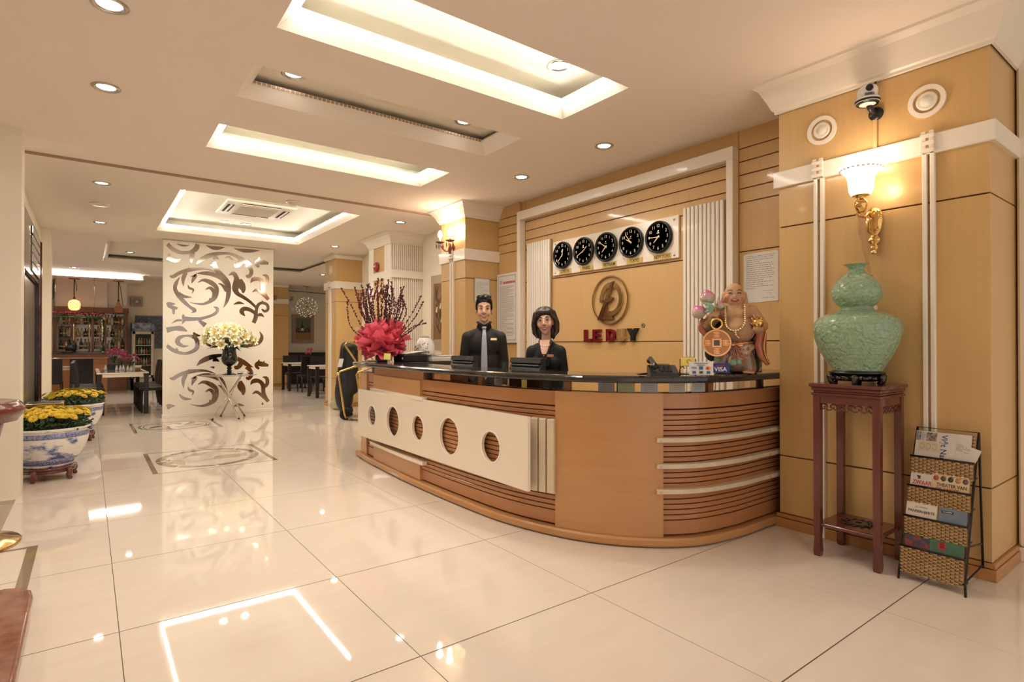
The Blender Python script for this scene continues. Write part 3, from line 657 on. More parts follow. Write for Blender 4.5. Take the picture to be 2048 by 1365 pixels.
# ================================================================== PEOPLE
M['skin_m'] = mat('skin_warm', (.68, .40, .27), .45, sub=.15); M['skin_w'] = mat('skin_light', (.72, .43, .31), .45, sub=.15)
M['hair'] = mat('black_hair', (.010, .007, .006), .35, bump=(90, .3)); M['hair_b'] = mat('dark_brown_hair', (.030, .014, .009), .3, bump=(90, .3), stretch=(1, 1, .15))
M['shirt'] = mat('black_shirt', (.013, .010, .010), .7, bump=(25, .2)); M['jacket'] = mat('black_jacket', (.008, .007, .0075), .75, bump=(25, .15))
M['tie'] = mat('silver_tie', (.42, .43, .48), .4); M['eye_w'] = mat('eye_white', (.75, .70, .66), .2); M['eye_d'] = mat('eye_dark', (.015, .008, .006), .15)
M['lip'] = mat('lips', (.42, .12, .10), .4); M['teeth'] = mat('teeth', (.80, .75, .68), .3)
def person(label, loc, rz, k, hk, sw, skin, female, tilt=0.0, zs=1.16):
    t = thing('person', label, 'person', (0, 0, 0)); OFF[t.name] = Vector((0, 0, 0))
    S = lambda p: Vector((p[0], p[1], p[2])) * k
    nz = 1.545 * k; Rt = Matrix.Rotation(tilt, 3, 'Y')
    def Hd(p): q = Vector((p[0], p[1], 1.785 - (1.785 - p[2]) * zs - 1.545)) * k * hk; return Rt @ q + Vector((0, 0, nz))
    hs = k * hk
    P = []
    def e(c, r, head=False, R=None):
        q = hs if head else k; c2 = Hd(c) if head else S(c); rr = r if isinstance(r, tuple) else (r, r, r); P.append(('e', c2, (rr[0] * q, rr[1] * q, rr[2] * q * (zs if head else 1)), Rt if head else R))
    def c(a, b, r0, r1, head=False):
        q = hs if head else k; f = Hd if head else S; P.append(('c', f(a), f(b), r0 * q, r1 * q))
    # ---- skin body, one continuous mesh
    e((0, .012, 1.700), (.073, .090, .084), True); e((0, -.026, 1.650), (.063, .062, .085), True); e((0, -.033, 1.598), (.047 if not female else .042, .05, .043), True)
    e((0, -.062, 1.572), (.022, .02, .018), True)
    for s in (-1, 1):
        e((s * .034, -.056, 1.632), (.027, .024, .028), True); e((s * (.0775 if not female else .066), .006, 1.648), (.009, .019, .029), True); e((s * .010, -.091, 1.632), .0072, True)
    c((0, -.084, 1.668), (0, -.102, 1.636), .007, .0105, True); c((-.034, -.076, 1.684), (.034, -.076, 1.684), .009, .009, True)
    c((0, .012, 1.40), (0, -.002, 1.58), .056 if not female else .047, .052 if not female else .045)
    c((-sw + .05, 0, 1.375), (sw - .05, 0, 1.375), .04, .04); e((0, 0, 1.28), (sw - .03, .095, .13)); e((0, 0, 1.10), (.13 if not female else .115, .09, .14)); e((0, 0, .95), (.15, .10, .11))
    hands = []
    for s in (-1, 1):
        el = (s * (sw + .035), .025, 1.13); wr = (s * (sw + .03), -.06, .90)
        c((s * sw, 0, 1.365), el, .042, .038); c(el, wr, .039, .027)
        e((wr[0], wr[1] - .012, .845), (.016, .036, .048))
        for q in range(4):   # four unequal, slightly curled fingers
            y0 = wr[1] + .016 - .019 * q; L = (.058, .070, .066, .050)[q] if True else 0
            a0 = (wr[0], y0 - .008, .815); a1 = (wr[0] - s * .006, y0 - .012, .815 - L * .55); a2 = (wr[0] - s * .020, y0 - .012, .815 - L)
            c(a0, a1, .0085, .008); c(a1, a2, .008, .0068)
        c((wr[0] - s * .006, wr[1] - .035, .862), (wr[0] - s * .018, wr[1] - .062, .835), .0105, .009); c((wr[0] - s * .018, wr[1] - .062, .835), (wr[0] - s * .026, wr[1] - .066, .808), .009, .0075)
        c((s * .085, 0, .92), (s * .095, -.012, .50), .082, .054); c((s * .095, -.012, .50), (s * .10, .012, .09), .052, .036); c((s * .10, .03, .045), (s * .112, -.13, .032), .040, .030)
    part('body', blob(P, .0052 * k, 3, .5), skin, t)
    # ---- face
    for s in (-1, 1):
        part('eye', MB().ell(Hd((s * .031, -.0815, 1.664)), (.0120 * hs, .0072 * hs, .0044 * hs), 12, 8), 'eye_w', t)
        part('iris', MB().ell(Hd((s * .031, -.0872, 1.664)), (.0056 * hs, .0032 * hs, .0050 * hs), 10, 6), 'eye_d', t)
        part('eyelid', MB().tube([Hd((s * .016, -.086, 1.665)), Hd((s * .031, -.0895, 1.6715)), Hd((s * .047, -.083, 1.666))], [.0015 * hs, .0026 * hs, .0015 * hs], 6), 'eye_d', t)
        part('eyebrow', MB().tube([Hd((s * .014, -.0895, 1.686)), Hd((s * .032, -.0900, 1.692)), Hd((s * .051, -.078, 1.686))], [.004 * hs, .0046 * hs, .002 * hs], 6), 'hair', t)
    part('lips', MB().tube(catmull([Hd((-.033, -.073, 1.6145)), Hd((-.016, -.0865, 1.6055)), Hd((0, -.0915, 1.603)), Hd((.016, -.0865, 1.6055)), Hd((.033, -.073, 1.6145))], 4), [.002 * hs] + [.0046 * hs] * 15 + [.002 * hs], 8)
         .tube(catmull([Hd((-.026, -.076, 1.608)), Hd((0, -.088, 1.5925)), Hd((.026, -.076, 1.608))], 5), [.002 * hs] + [.0052 * hs] * 9 + [.002 * hs], 8), 'lip', t)
    part('teeth', MB().tube(catmull([Hd((-.021, -.0825, 1.6055)), Hd((0, -.0925, 1.5985)), Hd((.021, -.0825, 1.6055))], 4), .0042 * hs, 6), 'teeth', t)
    # ---- hair
    Hh = []
    def he(cc, r): Hh.append(('e', Hd(cc), (r[0] * hs, r[1] * hs, r[2] * hs * zs), Rt))
    def hc(a, b, r0, r1): Hh.append(('c', Hd(a), Hd(b), r0 * hs, r1 * hs))
    if not female:
        he((0, .018, 1.728), (.080, .094, .064)); he((0, .045, 1.690), (.078, .066, .085)); he((0, .065, 1.62), (.055, .03, .05))
        for s in (-1, 1): he((s * .074, -.005, 1.695), (.010, .032, .040)); hc((s * .066, -.048, 1.735), (s * .070, -.035, 1.705), .012, .008)
        for q in range(9):
            x = -.056 + .014 * q; hc((x, -.055, 1.745), (x * 1.05 - .006, -.078 + abs(x) * .3, 1.772 + .010 * math.sin(q * 2.1)), .016, .006); hc((x, -.01, 1.77), (x * 1.1 + .004, -.02, 1.793 - abs(x) * .25), .018, .006)
        part('hair', blob(Hh, .0055 * k, 1), 'hair', t)
    else:
        he((0, .018, 1.722), (.089, .098, .062)); he((0, .055, 1.66), (.088, .062, .10)); he((0, .06, 1.60), (.075, .05, .075))
        for s in (-1, 1):
            hc((s * .074, .0, 1.725), (s * .098, .012, 1.64), .026, .026); hc((s * .098, .012, 1.64), (s * .097, -.004, 1.575), .026, .021); hc((s * .097, -.004, 1.575), (s * .076, -.030, 1.535), .020, .008)
            hc((s * .06, .03, 1.60), (s * .055, .02, 1.53), .035, .02)
        he((-.014, -.050, 1.728), (.066, .040, .030)); he((-.048, -.050, 1.708), (.030, .034, .030))   # swept fringe
        hc((.050, -.050, 1.738), (.082, -.040, 1.675), .018, .012); hc((-.055, -.055, 1.715), (-.085, -.040, 1.655), .018, .012)
        part('hair', blob(Hh, .0055 * k, 2), 'hair_b', t)
    # ---- clothes
    g = .014; C = []
    def ce(cc, r): C.append(('e', S(cc), tuple(x * k for x in r)))
    def cc_(a, b, r0, r1): C.append(('c', S(a), S(b), r0 * k, r1 * k))
    cc_((-sw + .06, .002, 1.395), (sw - .06, .002, 1.395), .050 + g * .6, .050 + g * .6); cc_((0, .012, 1.445), (sw - .03, .004, 1.395), .050, .048); cc_((0, .012, 1.445), (-sw + .03, .004, 1.395), .050, .048); ce((0, 0, 1.30), (sw - .01, .100 + g, .16)); ce((0, 0, 1.12), (.145 if not female else .128, .09 + g, .18)); ce((0, .003, .96), (.155, .10 + g, .12))
    if female:
        for s in (-1, 1): ce((s * .065, -.055, 1.27), (.065, .062, .065))
    else: cc_((0, .014, 1.44), (0, .012, 1.475), .064, .060)
    for s in (-1, 1):
        el = (s * (sw + .036), .025, 1.13); wr = (s * (sw + .031), -.05, .925)
        cc_((s * sw, 0, 1.375), el, .054 + g * .4, .048 + g * .3); cc_(el, wr, .047 + g * .3, .036 + g * .2)
    part('jacket' if female else 'shirt', blob(C, .010 * k, 4), 'jacket' if female else 'shirt', t)
    L = [('e', S((0, .0, .93)), (.165 * k, .115 * k, .10 * k))]
    for s in (-1, 1): L += [('c', S((s * .085, 0, .90)), S((s * .095, -.012, .50)), .094 * k, .066 * k), ('c', S((s * .095, -.012, .50)), S((s * .10, .012, .10)), .065 * k, .055 * k)]
    part('trousers', blob(L, .011 * k, 3), 'jacket', t)
    for s in (-1, 1): part('shoe', blob([('c', S((s * .10, .03, .048)), S((s * .112, -.135, .036)), .047 * k, .037 * k), ('e', S((s * .105, -.05, .02)), (.045 * k, .12 * k, .02 * k))], .008 * k, 2), 'black', t)
    def fy(z): return {1.475: -.074, 1.44: -.092}.get(z, -.1265 if z > 1.2 else -.124)
    if not female:
        for s in (-1, 1): part('collar', MB().prism([(0, 0), (s * .058, .040), (s * .070, -.005), (s * .032, -.045)], S((s * .004, -.068, 1.478)), (1, 0, 0), Vector((0, -.42, .9)).normalized(), (0, -.9, -.42), 0, .006).tube([S((s * .004, -.062, 1.487)), S((s * .045, -.045, 1.512)), S((s * .066, .0, 1.525)), S((s * .045, .055, 1.53)), S((0, .07, 1.53))], .011, 8), 'shirt', t)
        part('tie_knot', MB().prism([(-.021, .018), (.021, .018), (.013, -.026), (-.013, -.026)], S((0, -.090, 1.462)), (1, 0, 0), Vector((0, -.5, .87)).normalized(), (0, -.87, -.5), 0, .014), 'tie', t)
        m = MB(); zz = [(1.447, -.100, .013), (1.40, -.113, .019), (1.30, -.122, .025), (1.18, -.1185, .029), (1.06, -.113, .033), (.99, -.118, .034), (.955, -.118, .004)]; vs = []
        for z, y, w_ in zz: vs += [S((-w_, y, z)), S((w_, y, z)), S((-w_, y - .006, z)), S((w_, y - .006, z))]
        fs = []
        for i in range(len(zz) - 1):
            a = 4 * i; b = a + 4; fs += [(a, a + 1, b + 1, b), (a + 2, b + 2, b + 3, a + 3), (a, b, b + 2, a + 2), (a + 1, a + 3, b + 3, b + 1)]
        fs += [(0, 2, 3, 1)]; m.add(vs, fs); part('tie', m, 'tie', t)
        part('name_badge', MB().cbox(.062 * k, .122 * k, -.126 * k, -.116 * k, 1.345 * k, 1.367 * k, .001), 'gold_pale', t)
    else:
        # open neckline: skin triangle, dark top, lapel edges, pearls, badge
        nk = [(1.485, .048, -.060), (1.45, .046, -.078), (1.41, .037, -.097), (1.37, .026, -.113), (1.335, .010, -.123)]; nv = []
        for z, w_, y in nk: nv += [S((-w_ - .005, y + .004, z)), S((-.005, y - .006, z)), S((w_ - .005, y + .004, z))]
        part('neckline', MB().add(nv, [(3 * i + j, 3 * i + j + 1, 3 * i + j + 4, 3 * i + j + 3) for i in range(4) for j in (0, 1)], True), skin, t)
        part('inner_top', MB().prism([(-.05, 0), (.055, 0), (.04, -.10), (-.04, -.10)], S((-.006, -.119, 1.352)), XN, ZN, (0, -1, 0), 0, .006), 'black_m', t)
        for s in (-1, 1): part('lapel', MB().tube(catmull([S((s * .058, .0, 1.485)), S((s * .056, -.055, 1.46)), S((s * .042 - .004, -.100, 1.39)), S((s * .030 - .008, -.124, 1.31)), S((-.006, -.128, 1.20))], 5), .0085, 8), 'jacket', t)
        pe = MB()
        for q in range(31):
            a = PI * (-.12 + 1.24 * q / 30); pe.ell(S((-.066 * math.cos(a) - .002, -.030 - .065 * max(0, math.sin(a)) , 1.475 - .052 * math.sin(a))), .0052 * k, 8, 6)
        part('pearl_necklace', pe, mat('pearls', (.85, .78, .68), .15, coat=.5), t)
        part('name_badge', MB().cbox(.025 * k, .085 * k, -.142 * k, -.130 * k, 1.325 * k, 1.349 * k, .001), mat('copper_badge', (.55, .26, .10), .3, metal=.6), t)
    t.location = loc; t.rotation_euler = (0, 0, rz); return t
person('man in a black shirt and silver tie standing behind the desk', (3.02, 2.515, 0), math.radians(-33), 1.0, 1.03, .163, 'skin_m', False, zs=1.13)
person('woman with a dark bob and black jacket smiling behind the desk', (3.02, 1.567, 0), math.radians(-47), .905, 1.10, .132, 'skin_w', True, tilt=math.radians(-5), zs=1.08)
# ================================================================== LAUGHING FIGURINE
CT = 1.103
M['clay'] = mat('matt_clay_skin', (.50, .285, .155), .55, var=(7, (.56, .33, .19), .3)); M['blush'] = mat('blush', (.62, .24, .14), .5)
M['robe'] = mat('painted_robe', (.16, .20, .13), .12, coat=.6, var=(26, (.46, .15, .10), .06)); M['robe2'] = mat('painted_brocade', (.42, .18, .12), .12, coat=.6, var=(42, (.62, .50, .36), .08))
M['robe_in'] = mat('red_lining', (.33, .055, .03), .18, coat=.5, var=(5, (.50, .18, .09), .3)); M['robe_bk'] = mat('dark_robe', (.035, .04, .03), .18, coat=.5)
M['coin'] = mat('copper_gold', (.74, .36, .16), .16, metal=1.0); M['coin_d'] = mat('dark_copper', (.42, .18, .07), .2, metal=1.0); M['leafg'] = mat('celadon_leaf', (.25, .42, .32), .12, coat=.5)
def peach_mat():
    m = bpy.data.materials.new('peach_glaze'); m.use_nodes = True; nt = m.node_tree; p = nt.nodes['Principled BSDF']; p.inputs['Roughness'].default_value = .08; p.inputs['Coat Weight'].default_value = .6
    tc = nt.nodes.new('ShaderNodeTexCoord'); sx = nt.nodes.new('ShaderNodeSeparateXYZ'); nt.links.new(tc.outputs['Generated'], sx.inputs[0]); r = nt.nodes.new('ShaderNodeValToRGB')
    r.color_ramp.elements[0].position = .25; r.color_ramp.elements[0].color = (.55, .58, .40, 1); r.color_ramp.elements[1].position = .8; r.color_ramp.elements[1].color = (.55, .12, .28, 1)
    nt.links.new(sx.outputs[2], r.inputs[0]); nt.links.new(r.outputs[0], p.inputs['Base Color']); return m
M['peach'] = peach_mat()
bt = thing('laughing_figurine', 'ceramic laughing bald figurine with bare belly, beads, coin and peaches on the counter', 'figurine', (0, 0, 0))
part('body', blob([('e', (0, .0, .560), (.066, .068, .074)), ('e', (0, -.008, .520), (.074, .066, .048)), ('e', (0, -.03, .498), (.052, .042, .028)), ('e', (-.045, -.040, .528), (.028, .026, .026)), ('e', (.045, -.040, .528), (.028, .026, .026)),
    ('e', (0, -.072, .533), (.012, .012, .011)), ('e', (-.074, .0, .545), (.010, .018, .026)), ('e', (.074, .0, .545), (.010, .018, .026)), ('c', (-.076, .0, .53), (-.080, .0, .485), .012, .010), ('c', (.076, .0, .53), (.082, .0, .485), .012, .012),
    ('e', (0, .01, .445), (.115, .075, .065)), ('e', (-.03, -.02, .41), (.075, .07, .06)), ('e', (.04, -.02, .41), (.075, .07, .06)), ('e', (.018, -.03, .30), (.122, .105, .098)), ('c', (-.095, .0, .44), (-.185, -.01, .335), .048, .044), ('c', (-.185, -.01, .335), (-.135, -.075, .40), .040, .028),
    ('e', (-.130, -.080, .412), (.028, .024, .026)), ('c', (-.145, -.098, .418), (-.118, -.106, .405), .010, .009), ('c', (-.147, -.100, .403), (-.118, -.108, .392), .010, .009), ('c', (-.112, -.085, .425), (-.108, -.098, .405), .010, .008),
    ('c', (.11, .0, .43), (.175, -.01, .33), .050, .045), ('c', (.175, -.01, .33), (.145, -.085, .30), .038, .030), ('e', (.143, -.095, .298), (.036, .030, .020)),
    ('c', (.118, -.118, .30), (.116, -.124, .318), .009, .007), ('c', (.135, -.125, .30), (.134, -.132, .318), .009, .007), ('c', (.152, -.124, .30), (.153, -.131, .318), .009, .007), ('c', (.168, -.115, .30), (.170, -.121, .316), .009, .007), ('c', (.175, -.09, .305), (.178, -.10, .325), .009, .007)], .005, 4), 'clay', bt)
part('mouth', MB().tube(catmull([(-.026, -.070, .512), (0, -.079, .503), (.026, -.070, .512)], 5), [.002] + [.0065] * 9 + [.002], 8), mat('figurine_mouth', (.35, .06, .05), .3), bt)
part('teeth', MB().tube([(-.012, -.080, .508), (.012, -.080, .508)], .0028, 6), 'teeth', bt)
for s in (-1, 1):
    part('eye', MB().tube(catmull([(s * .016, -.066, .556), (s * .028, -.067, .5605), (s * .042, -.060, .556)], 4), .0028, 6), 'eye_d', bt)
    part('eyebrow', MB().tube(catmull([(s * .014, -.067, .576), (s * .030, -.066, .582), (s * .048, -.056, .575)], 4), [.001] + [.0022] * 7 + [.001], 6), 'eye_d', bt)
    part('cheek', MB().ell((s * .047, -.058, .533), (.018, .010, .016), 12, 8), 'blush', bt)
part('trousers', blob([('e', (.01, .0, .20), (.125, .09, .055)), ('e', (-.01, .005, .12), (.125, .085, .10)), ('c', (-.075, -.02, .12), (-.085, -.03, .035), .062, .058), ('c', (.07, -.02, .12), (.085, -.03, .035), .062, .058), ('e', (.0, -.05, .07), (.07, .035, .06)), ('e', (0, .02, .02), (.13, .085, .02))], .007, 3), 'robe', bt)
part('brocade_sash', blob([('e', (.03, -.035, .185), (.112, .082, .045)), ('e', (.02, -.075, .13), (.055, .035, .055)), ('e', (.055, -.07, .15), (.05, .035, .05)), ('e', (-.01, -.08, .09), (.04, .03, .035))], .007, 2), 'robe2', bt)
part('waist_cord', MB().tube(catmull([(-.09, -.06, .205), (-.03, -.115, .20), (.03, -.128, .208), (.10, -.105, .215), (.135, -.05, .225)], 5), .0055, 8), 'coin', bt)
for a in ((-.012, .10, -.02), (.010, .10, .0), (.03, .11, .02), (.04, .12, .045)): part('cord_tail', MB().tube(catmull([(.0, -.122, .20), (a[0] * .8, -.124, .15), (a[0] + a[2] * .6, -.122, a[1])], 5), [.004] * 5 + [.006] * 6, 8), 'robe_in', bt)
part('bow', MB().ell((.03, -.125, .195), (.028, .010, .012), 12, 8).ell((-.018, -.122, .198), (.020, .009, .011), 12, 8), 'coin', bt)
part('robe_back', blob([('e', (-.02, .055, .30), (.165, .05, .16)), ('c', (-.15, .03, .36), (-.15, .03, .13), .055, .05), ('c', (.15, .03, .34), (.12, .04, .05), .05, .055), ('e', (0, .06, .12), (.14, .05, .11))], .009, 3), 'robe_bk', bt)
part('collar_edge', MB().tube(catmull([(-.205, -.02, .38), (-.225, -.035, .32), (-.19, -.055, .27), (-.16, -.06, .24)], 5), .020, 10), 'robe_in', bt)
part('sleeve', blob([('c', (.165, -.075, .285), (.150, -.075, .20), .030, .026), ('c', (.150, -.075, .20), (.165, -.075, .13), .026, .026), ('c', (.165, -.075, .13), (.205, -.065, .075), .026, .018), ('c', (.175, -.04, .28), (.185, -.03, .10), .03, .022)], .006, 2), 'robe_in', bt, 'red sleeve lining')
part('sleeve_edge', MB().tube(catmull([(.196, -.092, .285), (.182, -.102, .20), (.190, -.10, .13), (.218, -.082, .07)], 5), .006, 8), 'coin', bt)
cc = (-.121, -.148, .212); cu_, cv, cn = (1, 0, 0), (0, .10, .995), (0, -.995, .10)
co = part('coin', MB().ring(cc, cu_, cv, cn, .02, .090, -.004, .004, 40), 'coin_d', bt, 'large copper coin with square hole')
part('coin_rim', MB().ring(cc, cu_, cv, cn, .084, .094, -.007, .008, 40), 'coin', co); part('coin_centre', MB().prism([(-.03, -.03), (.03, -.03), (.03, .03), (-.03, .03)], cc, cu_, cv, cn, -.003, .005), 'coin', co)
part('coin_hole', MB().prism([(-.019, -.019), (.019, -.019), (.019, .019), (-.019, .019)], cc, cu_, cv, cn, .004, .0065), 'robe_bk', co)
rl = MB()
for a, b in ((0, .057), (0, -.057), (-.057, 0), (.057, 0)):
    for i in range(4): rl.obox(Vector(cc) + Vector(cu_) * (a + random.uniform(-.004, .004)) + Vector(cv) * (b - .016 + .0105 * i) + Vector(cn) * .006, (.038, .006, .009), cu_, cv, cn)
    rl.obox(Vector(cc) + Vector(cu_) * a + Vector(cv) * b + Vector(cn) * .006, (.006, .040, .010), cu_, cv, cn)
part('coin_relief', rl, 'coin', co)
part('bracelet', MB().tube([(-.122 + .036 * math.cos(a * PI / 9), -.125, .343 + .036 * math.sin(a * PI / 9)) for a in range(18)], .0085, 8, closed=True), 'gold', bt)
bd_ = catmull([(-.066, -.052, .484), (-.062, -.093, .41), (-.060, -.118, .34), (-.035, -.138, .303), (.0, -.142, .295), (.035, -.140, .31), (.060, -.125, .35), (.062, -.095, .41), (.064, -.052, .484)], 6)
b0 = part('bead', MB().ell((0, 0, 0), .0092, 10, 8), 'gold_pale', bt)
acc = []; L = 0
for a, b in zip(bd_, bd_[1:]):
    d = (Vector(b) - Vector(a)).length
    while L <= d: acc.append(Vector(a).lerp(Vector(b), L / d)); L += .0165
    L -= d
acc += [Vector((.0, -.143, .280)), Vector((.002, -.143, .267)), Vector((.010, -.141, .255)), Vector((.018, -.139, .248))]
for k, p in enumerate(acc):
    q = b0 if k == 0 else share(b0, bt, (0, 0, 0), 'bead'); q.location = p
for c, r, rx in [((-.178, -.06, .530), .055, -.1), ((-.235, -.055, .430), .052, -.6), ((-.095, -.085, .475), .031, .25)]:
    pf = [(0, -.92 * r), (.62 * r, -.72 * r), (.96 * r, -.2 * r), (.95 * r, .2 * r), (.68 * r, .62 * r), (.3 * r, .9 * r), (.05 * r, 1.12 * r), (0, 1.14 * r)]
    N = Vector((math.sin(rx), 0, math.cos(rx))); U = Vector((math.cos(rx), 0, -math.sin(rx)))
    part('peach', MB().lathe(c, pf, 20, U, (0, 1, 0), N), 'peach', bt)
for a, b, c in [((-.13, -.10, .455), (-.16, -.115, .475), (-.205, -.10, .49)), ((-.135, -.10, .45), (-.16, -.115, .44), (-.20, -.105, .425)), ((-.12, -.10, .47), (-.115, -.115, .50), (-.105, -.10, .54)), ((-.14, -.10, .46), (-.17, -.12, .46), (-.195, -.11, .455))]:
    m = MB(); P = catmull([a, b, c], 5); vs = []
    for i, p in enumerate(P):
        w_ = .014 * math.sin(PI * (i + .4) / (len(P) + .2)); vs += [(p[0], p[1] - .002, p[2] + w_), (p[0], p[1] - .008, p[2]), (p[0], p[1] - .002, p[2] - w_)]
    m.add(vs, [(3 * i + j, 3 * i + j + 1, 3 * i + j + 4, 3 * i + j + 3) for i in range(len(P) - 1) for j in (0, 1)], True); part('leaf', m, 'leafg', bt)
part('peach_stem', MB().tube([(-.125, -.095, .40), (-.13, -.095, .455)], .007, 8), 'blush', bt)
m = MB().ell((.145, -.11, .345), (.042, .032, .034), 14, 10)
for k in range(26):
    a = k * 2.4; z = .325 + .06 * (k / 26); rr_ = .046 * (1 - .5 * k / 26); m.tube([(.142 + rr_ * .6 * math.cos(a), -.11 + rr_ * .5 * math.sin(a), z), (.142 + rr_ * 1.25 * math.cos(a), -.11 + rr_ * math.sin(a), z + .018)], [.007, .0015], 6)
part('ingot', m, 'gold', bt, 'spiky golden lump in the raised hand')
for s in (-1, 1):
    part('foot', blob([('e', (s * .085, -.075, .012), (.04, .035, .014))] + [('e', (s * .085 - .028 + .014 * k, -.108 + .003 * abs(k - 2), .010), (.008, .012, .009)) for k in range(5)], .004, 1), 'clay', bt)
part('flower_motif', MB().ell((-.02, -.112, .075), (.03, .008, .022), 12, 8).ell((.02, -.112, .082), (.022, .008, .02), 12, 8), 'leafg', bt)
bt.location = (3.525, .115, CT); bt.rotation_euler = (0, 0, math.radians(-55)); bt.scale = (1.0, 1.0, 1.0)

# ================================================================== THINGS ON THE COUNTER
def local(t, loc, rz): t.location = loc; t.rotation_euler = (0, 0, rz)
t = thing('telephone', 'black desk telephone with coiled cord on the counter', 'telephone', (0, 0, 0))
part('base', MB().prism([(-.085, 0), (.095, 0), (.095, .055), (.06, .065), (-.085, .018)], (-.09, 0, 0), (0, 1, 0), ZN, XN, 0, .18), 'black', t)
part('handset', blob([('c', (-.066, -.085, .070), (-.066, .085, .105), .017, .017), ('e', (-.066, -.085, .060), (.027, .030, .020)), ('e', (-.066, .085, .092), (.027, .030, .022))], .006, 2), 'black', t)
m = MB()
for i in range(4):
    for j in range(3): m.obox((-.012 + .028 * j, -.050 + .026 * i, .034 + .0088 * i), (.02, .015, .008), XN, (0, .95, .3), (0, -.3, .95))
part('keys', m, 'charcoal', t); part('display', MB().obox((.012, .065, .066), (.09, .028, .006), XN, (0, .95, .25), (0, -.25, .95)), 'smoke', t)
m = [( -.12 - .016 * math.cos(k * .9) - .0007 * k, -.05 - .0011 * k + .012 * math.sin(k * .9), .012 + .003 * math.sin(k * .45)) for k in range(70)]
part('cord', MB().tube(m, .0035, 5), 'black', t)
local(t, (2.90, .245, CT), math.radians(-42))
t = thing('card_sign', 'clear stand with a white card of payment logos', 'card stand', (0, 0, 0))
tu, tv, tn = XN, (0, .22, .975), (0, -.975, .22)
part('holder', MB().obox((0, .012, .045), (.155, .094, .004), tu, tv, tn).box(-.078, .078, -.012, .05, 0, .006), 'glass', t); part('card', MB().obox((0, .008, .046), (.15, .088, .0016), tu, tv, tn), 'paper', t)
m = MB()
for k, w_ in enumerate((.085, .05)): m.obox((0, .0145 - .002 - k * .003, .079 - .012 * k), (w_, .006, .002), tu, tv, tn)
part('print', m, 'ink_grey', t); part('logo', MB().text('VISA', Vector((0, .008, .046)) - Vector(tu) * .045 + Vector(tv) * .002 + Vector(tn) * .001, tu, tv, tn, .018, .001, .01), 'ink_blue', t)
part('logo', MB().obox((.0, .0055, .048), (.024, .02, .003), tu, tv, tn), mat('card_blue', (.03, .13, .36), .4), t)
part('logo', MB().lathe((.040, .0055, .048), [(.010, 0), (.010, .002), (0, .002)], 16, tu, tv, tn), mat('card_red', (.62, .05, .03), .4), t); part('logo', MB().lathe((.052, .0055, .048), [(.010, 0), (.010, .0016), (0, .0016)], 16, tu, tv, tn), mat('card_orange', (.80, .40, .04), .4), t)
for k, (x, cc_) in enumerate([(-.043, (.10, .12, .35)), (.0, (.08, .08, .08)), (.045, (.05, .15, .25))]): part('logo', MB().obox((x, .0, .020), (.022, .016, .003), tu, tv, tn), mat('card_mark', cc_, .4), t)
local(t, (3.075, .075, CT), math.radians(-52))
t = thing('visiting_card_holder', 'dark wire holder of yellow visiting cards behind the payment sign', 'card holder', (0, 0, 0))
part('wire', MB().tube([(-.05, 0, 0), (-.05, .0, .10), (-.04, .01, .115), (.04, .01, .115), (.05, 0, .10), (.05, 0, 0)], .003, 6).tube(catmull([(-.05, -.035, .0), (-.045, -.045, .04), (-.03, -.035, .055), (-.02, -.02, .04)], 5), .003, 6).tube(catmull([(.05, -.035, .0), (.055, -.045, .04), (.04, -.035, .055), (.03, -.02, .04)], 5), .003, 6).tube([(-.05, -.035, .002), (-.05, .03, .002), (.05, .03, .002), (.05, -.035, .002)], .003, 6), 'iron', t)
part('card', MB().obox((0, -.005, .085), (.092, .062, .012), XN, (0, .35, .937), (0, -.937, .35)), mat('yellow_card', (.80, .60, .12), .5), t)
part('emblem', MB().ring((.008, -.0115, .088), XN, (0, .35, .937), (0, -.937, .35), .012, .014, 0, .001, 20), 'ink', t)
local(t, (3.10, .195, CT), math.radians(-60))
t = thing('blue_payment_sign', 'small blue payment sign reading VISA in a clear block', 'sign', (0, 0, 0))
part('block', MB().obox((0, .006, .040), (.118, .075, .010), tu, tv, tn).box(-.060, .060, -.012, .035, 0, .006), 'glass', t); part('sheet', MB().obox((0, -.001, .043), (.112, .066, .0016), tu, tv, tn), mat('sign_blue', (.035, .04, .20), .3), t)
part('lettering', MB().text('VISA', Vector((0, -.001, .043)) - Vector(tv) * .009 + Vector(tn) * .001, tu, tv, tn, .040, .001, .02), 'paper', t); part('lettering', MB().text('go with', Vector((0, -.001, .043)) + Vector(tv) * .018 + Vector(tn) * .001, tu, tv, tn, .018, .001, .0), 'ink_red', t)
local(t, (3.268, .058, CT), math.radians(-55))
t = thing('display_lantern', 'silver framed glass case at the counter end, half behind the pillar', 'display case', (0, 0, 0))
part('base', MB().cbox(-.09, .09, -.07, .07, 0, .03), 'steel', t); part('roof', MB().cbox(-.095, .095, -.075, .075, .27, .30, .01).cbox(-.06, .06, -.05, .05, .30, .335, .01), 'steel', t)
for a in (-.08, .08):
    for b in (-.06, .06): part('post', MB().cbox(a - .01, a + .01, b - .01, b + .01, .03, .27), 'steel', t)
part('glass', MB().box(-.075, .075, -.055, .055, .032, .268), 'smoke', t); part('blue_label', MB().box(-.05, .05, -.0585, -.056, .15, .22), mat('label_blue', (.05, .08, .22), .4), t)
local(t, (3.86, .215, CT), math.radians(-75))
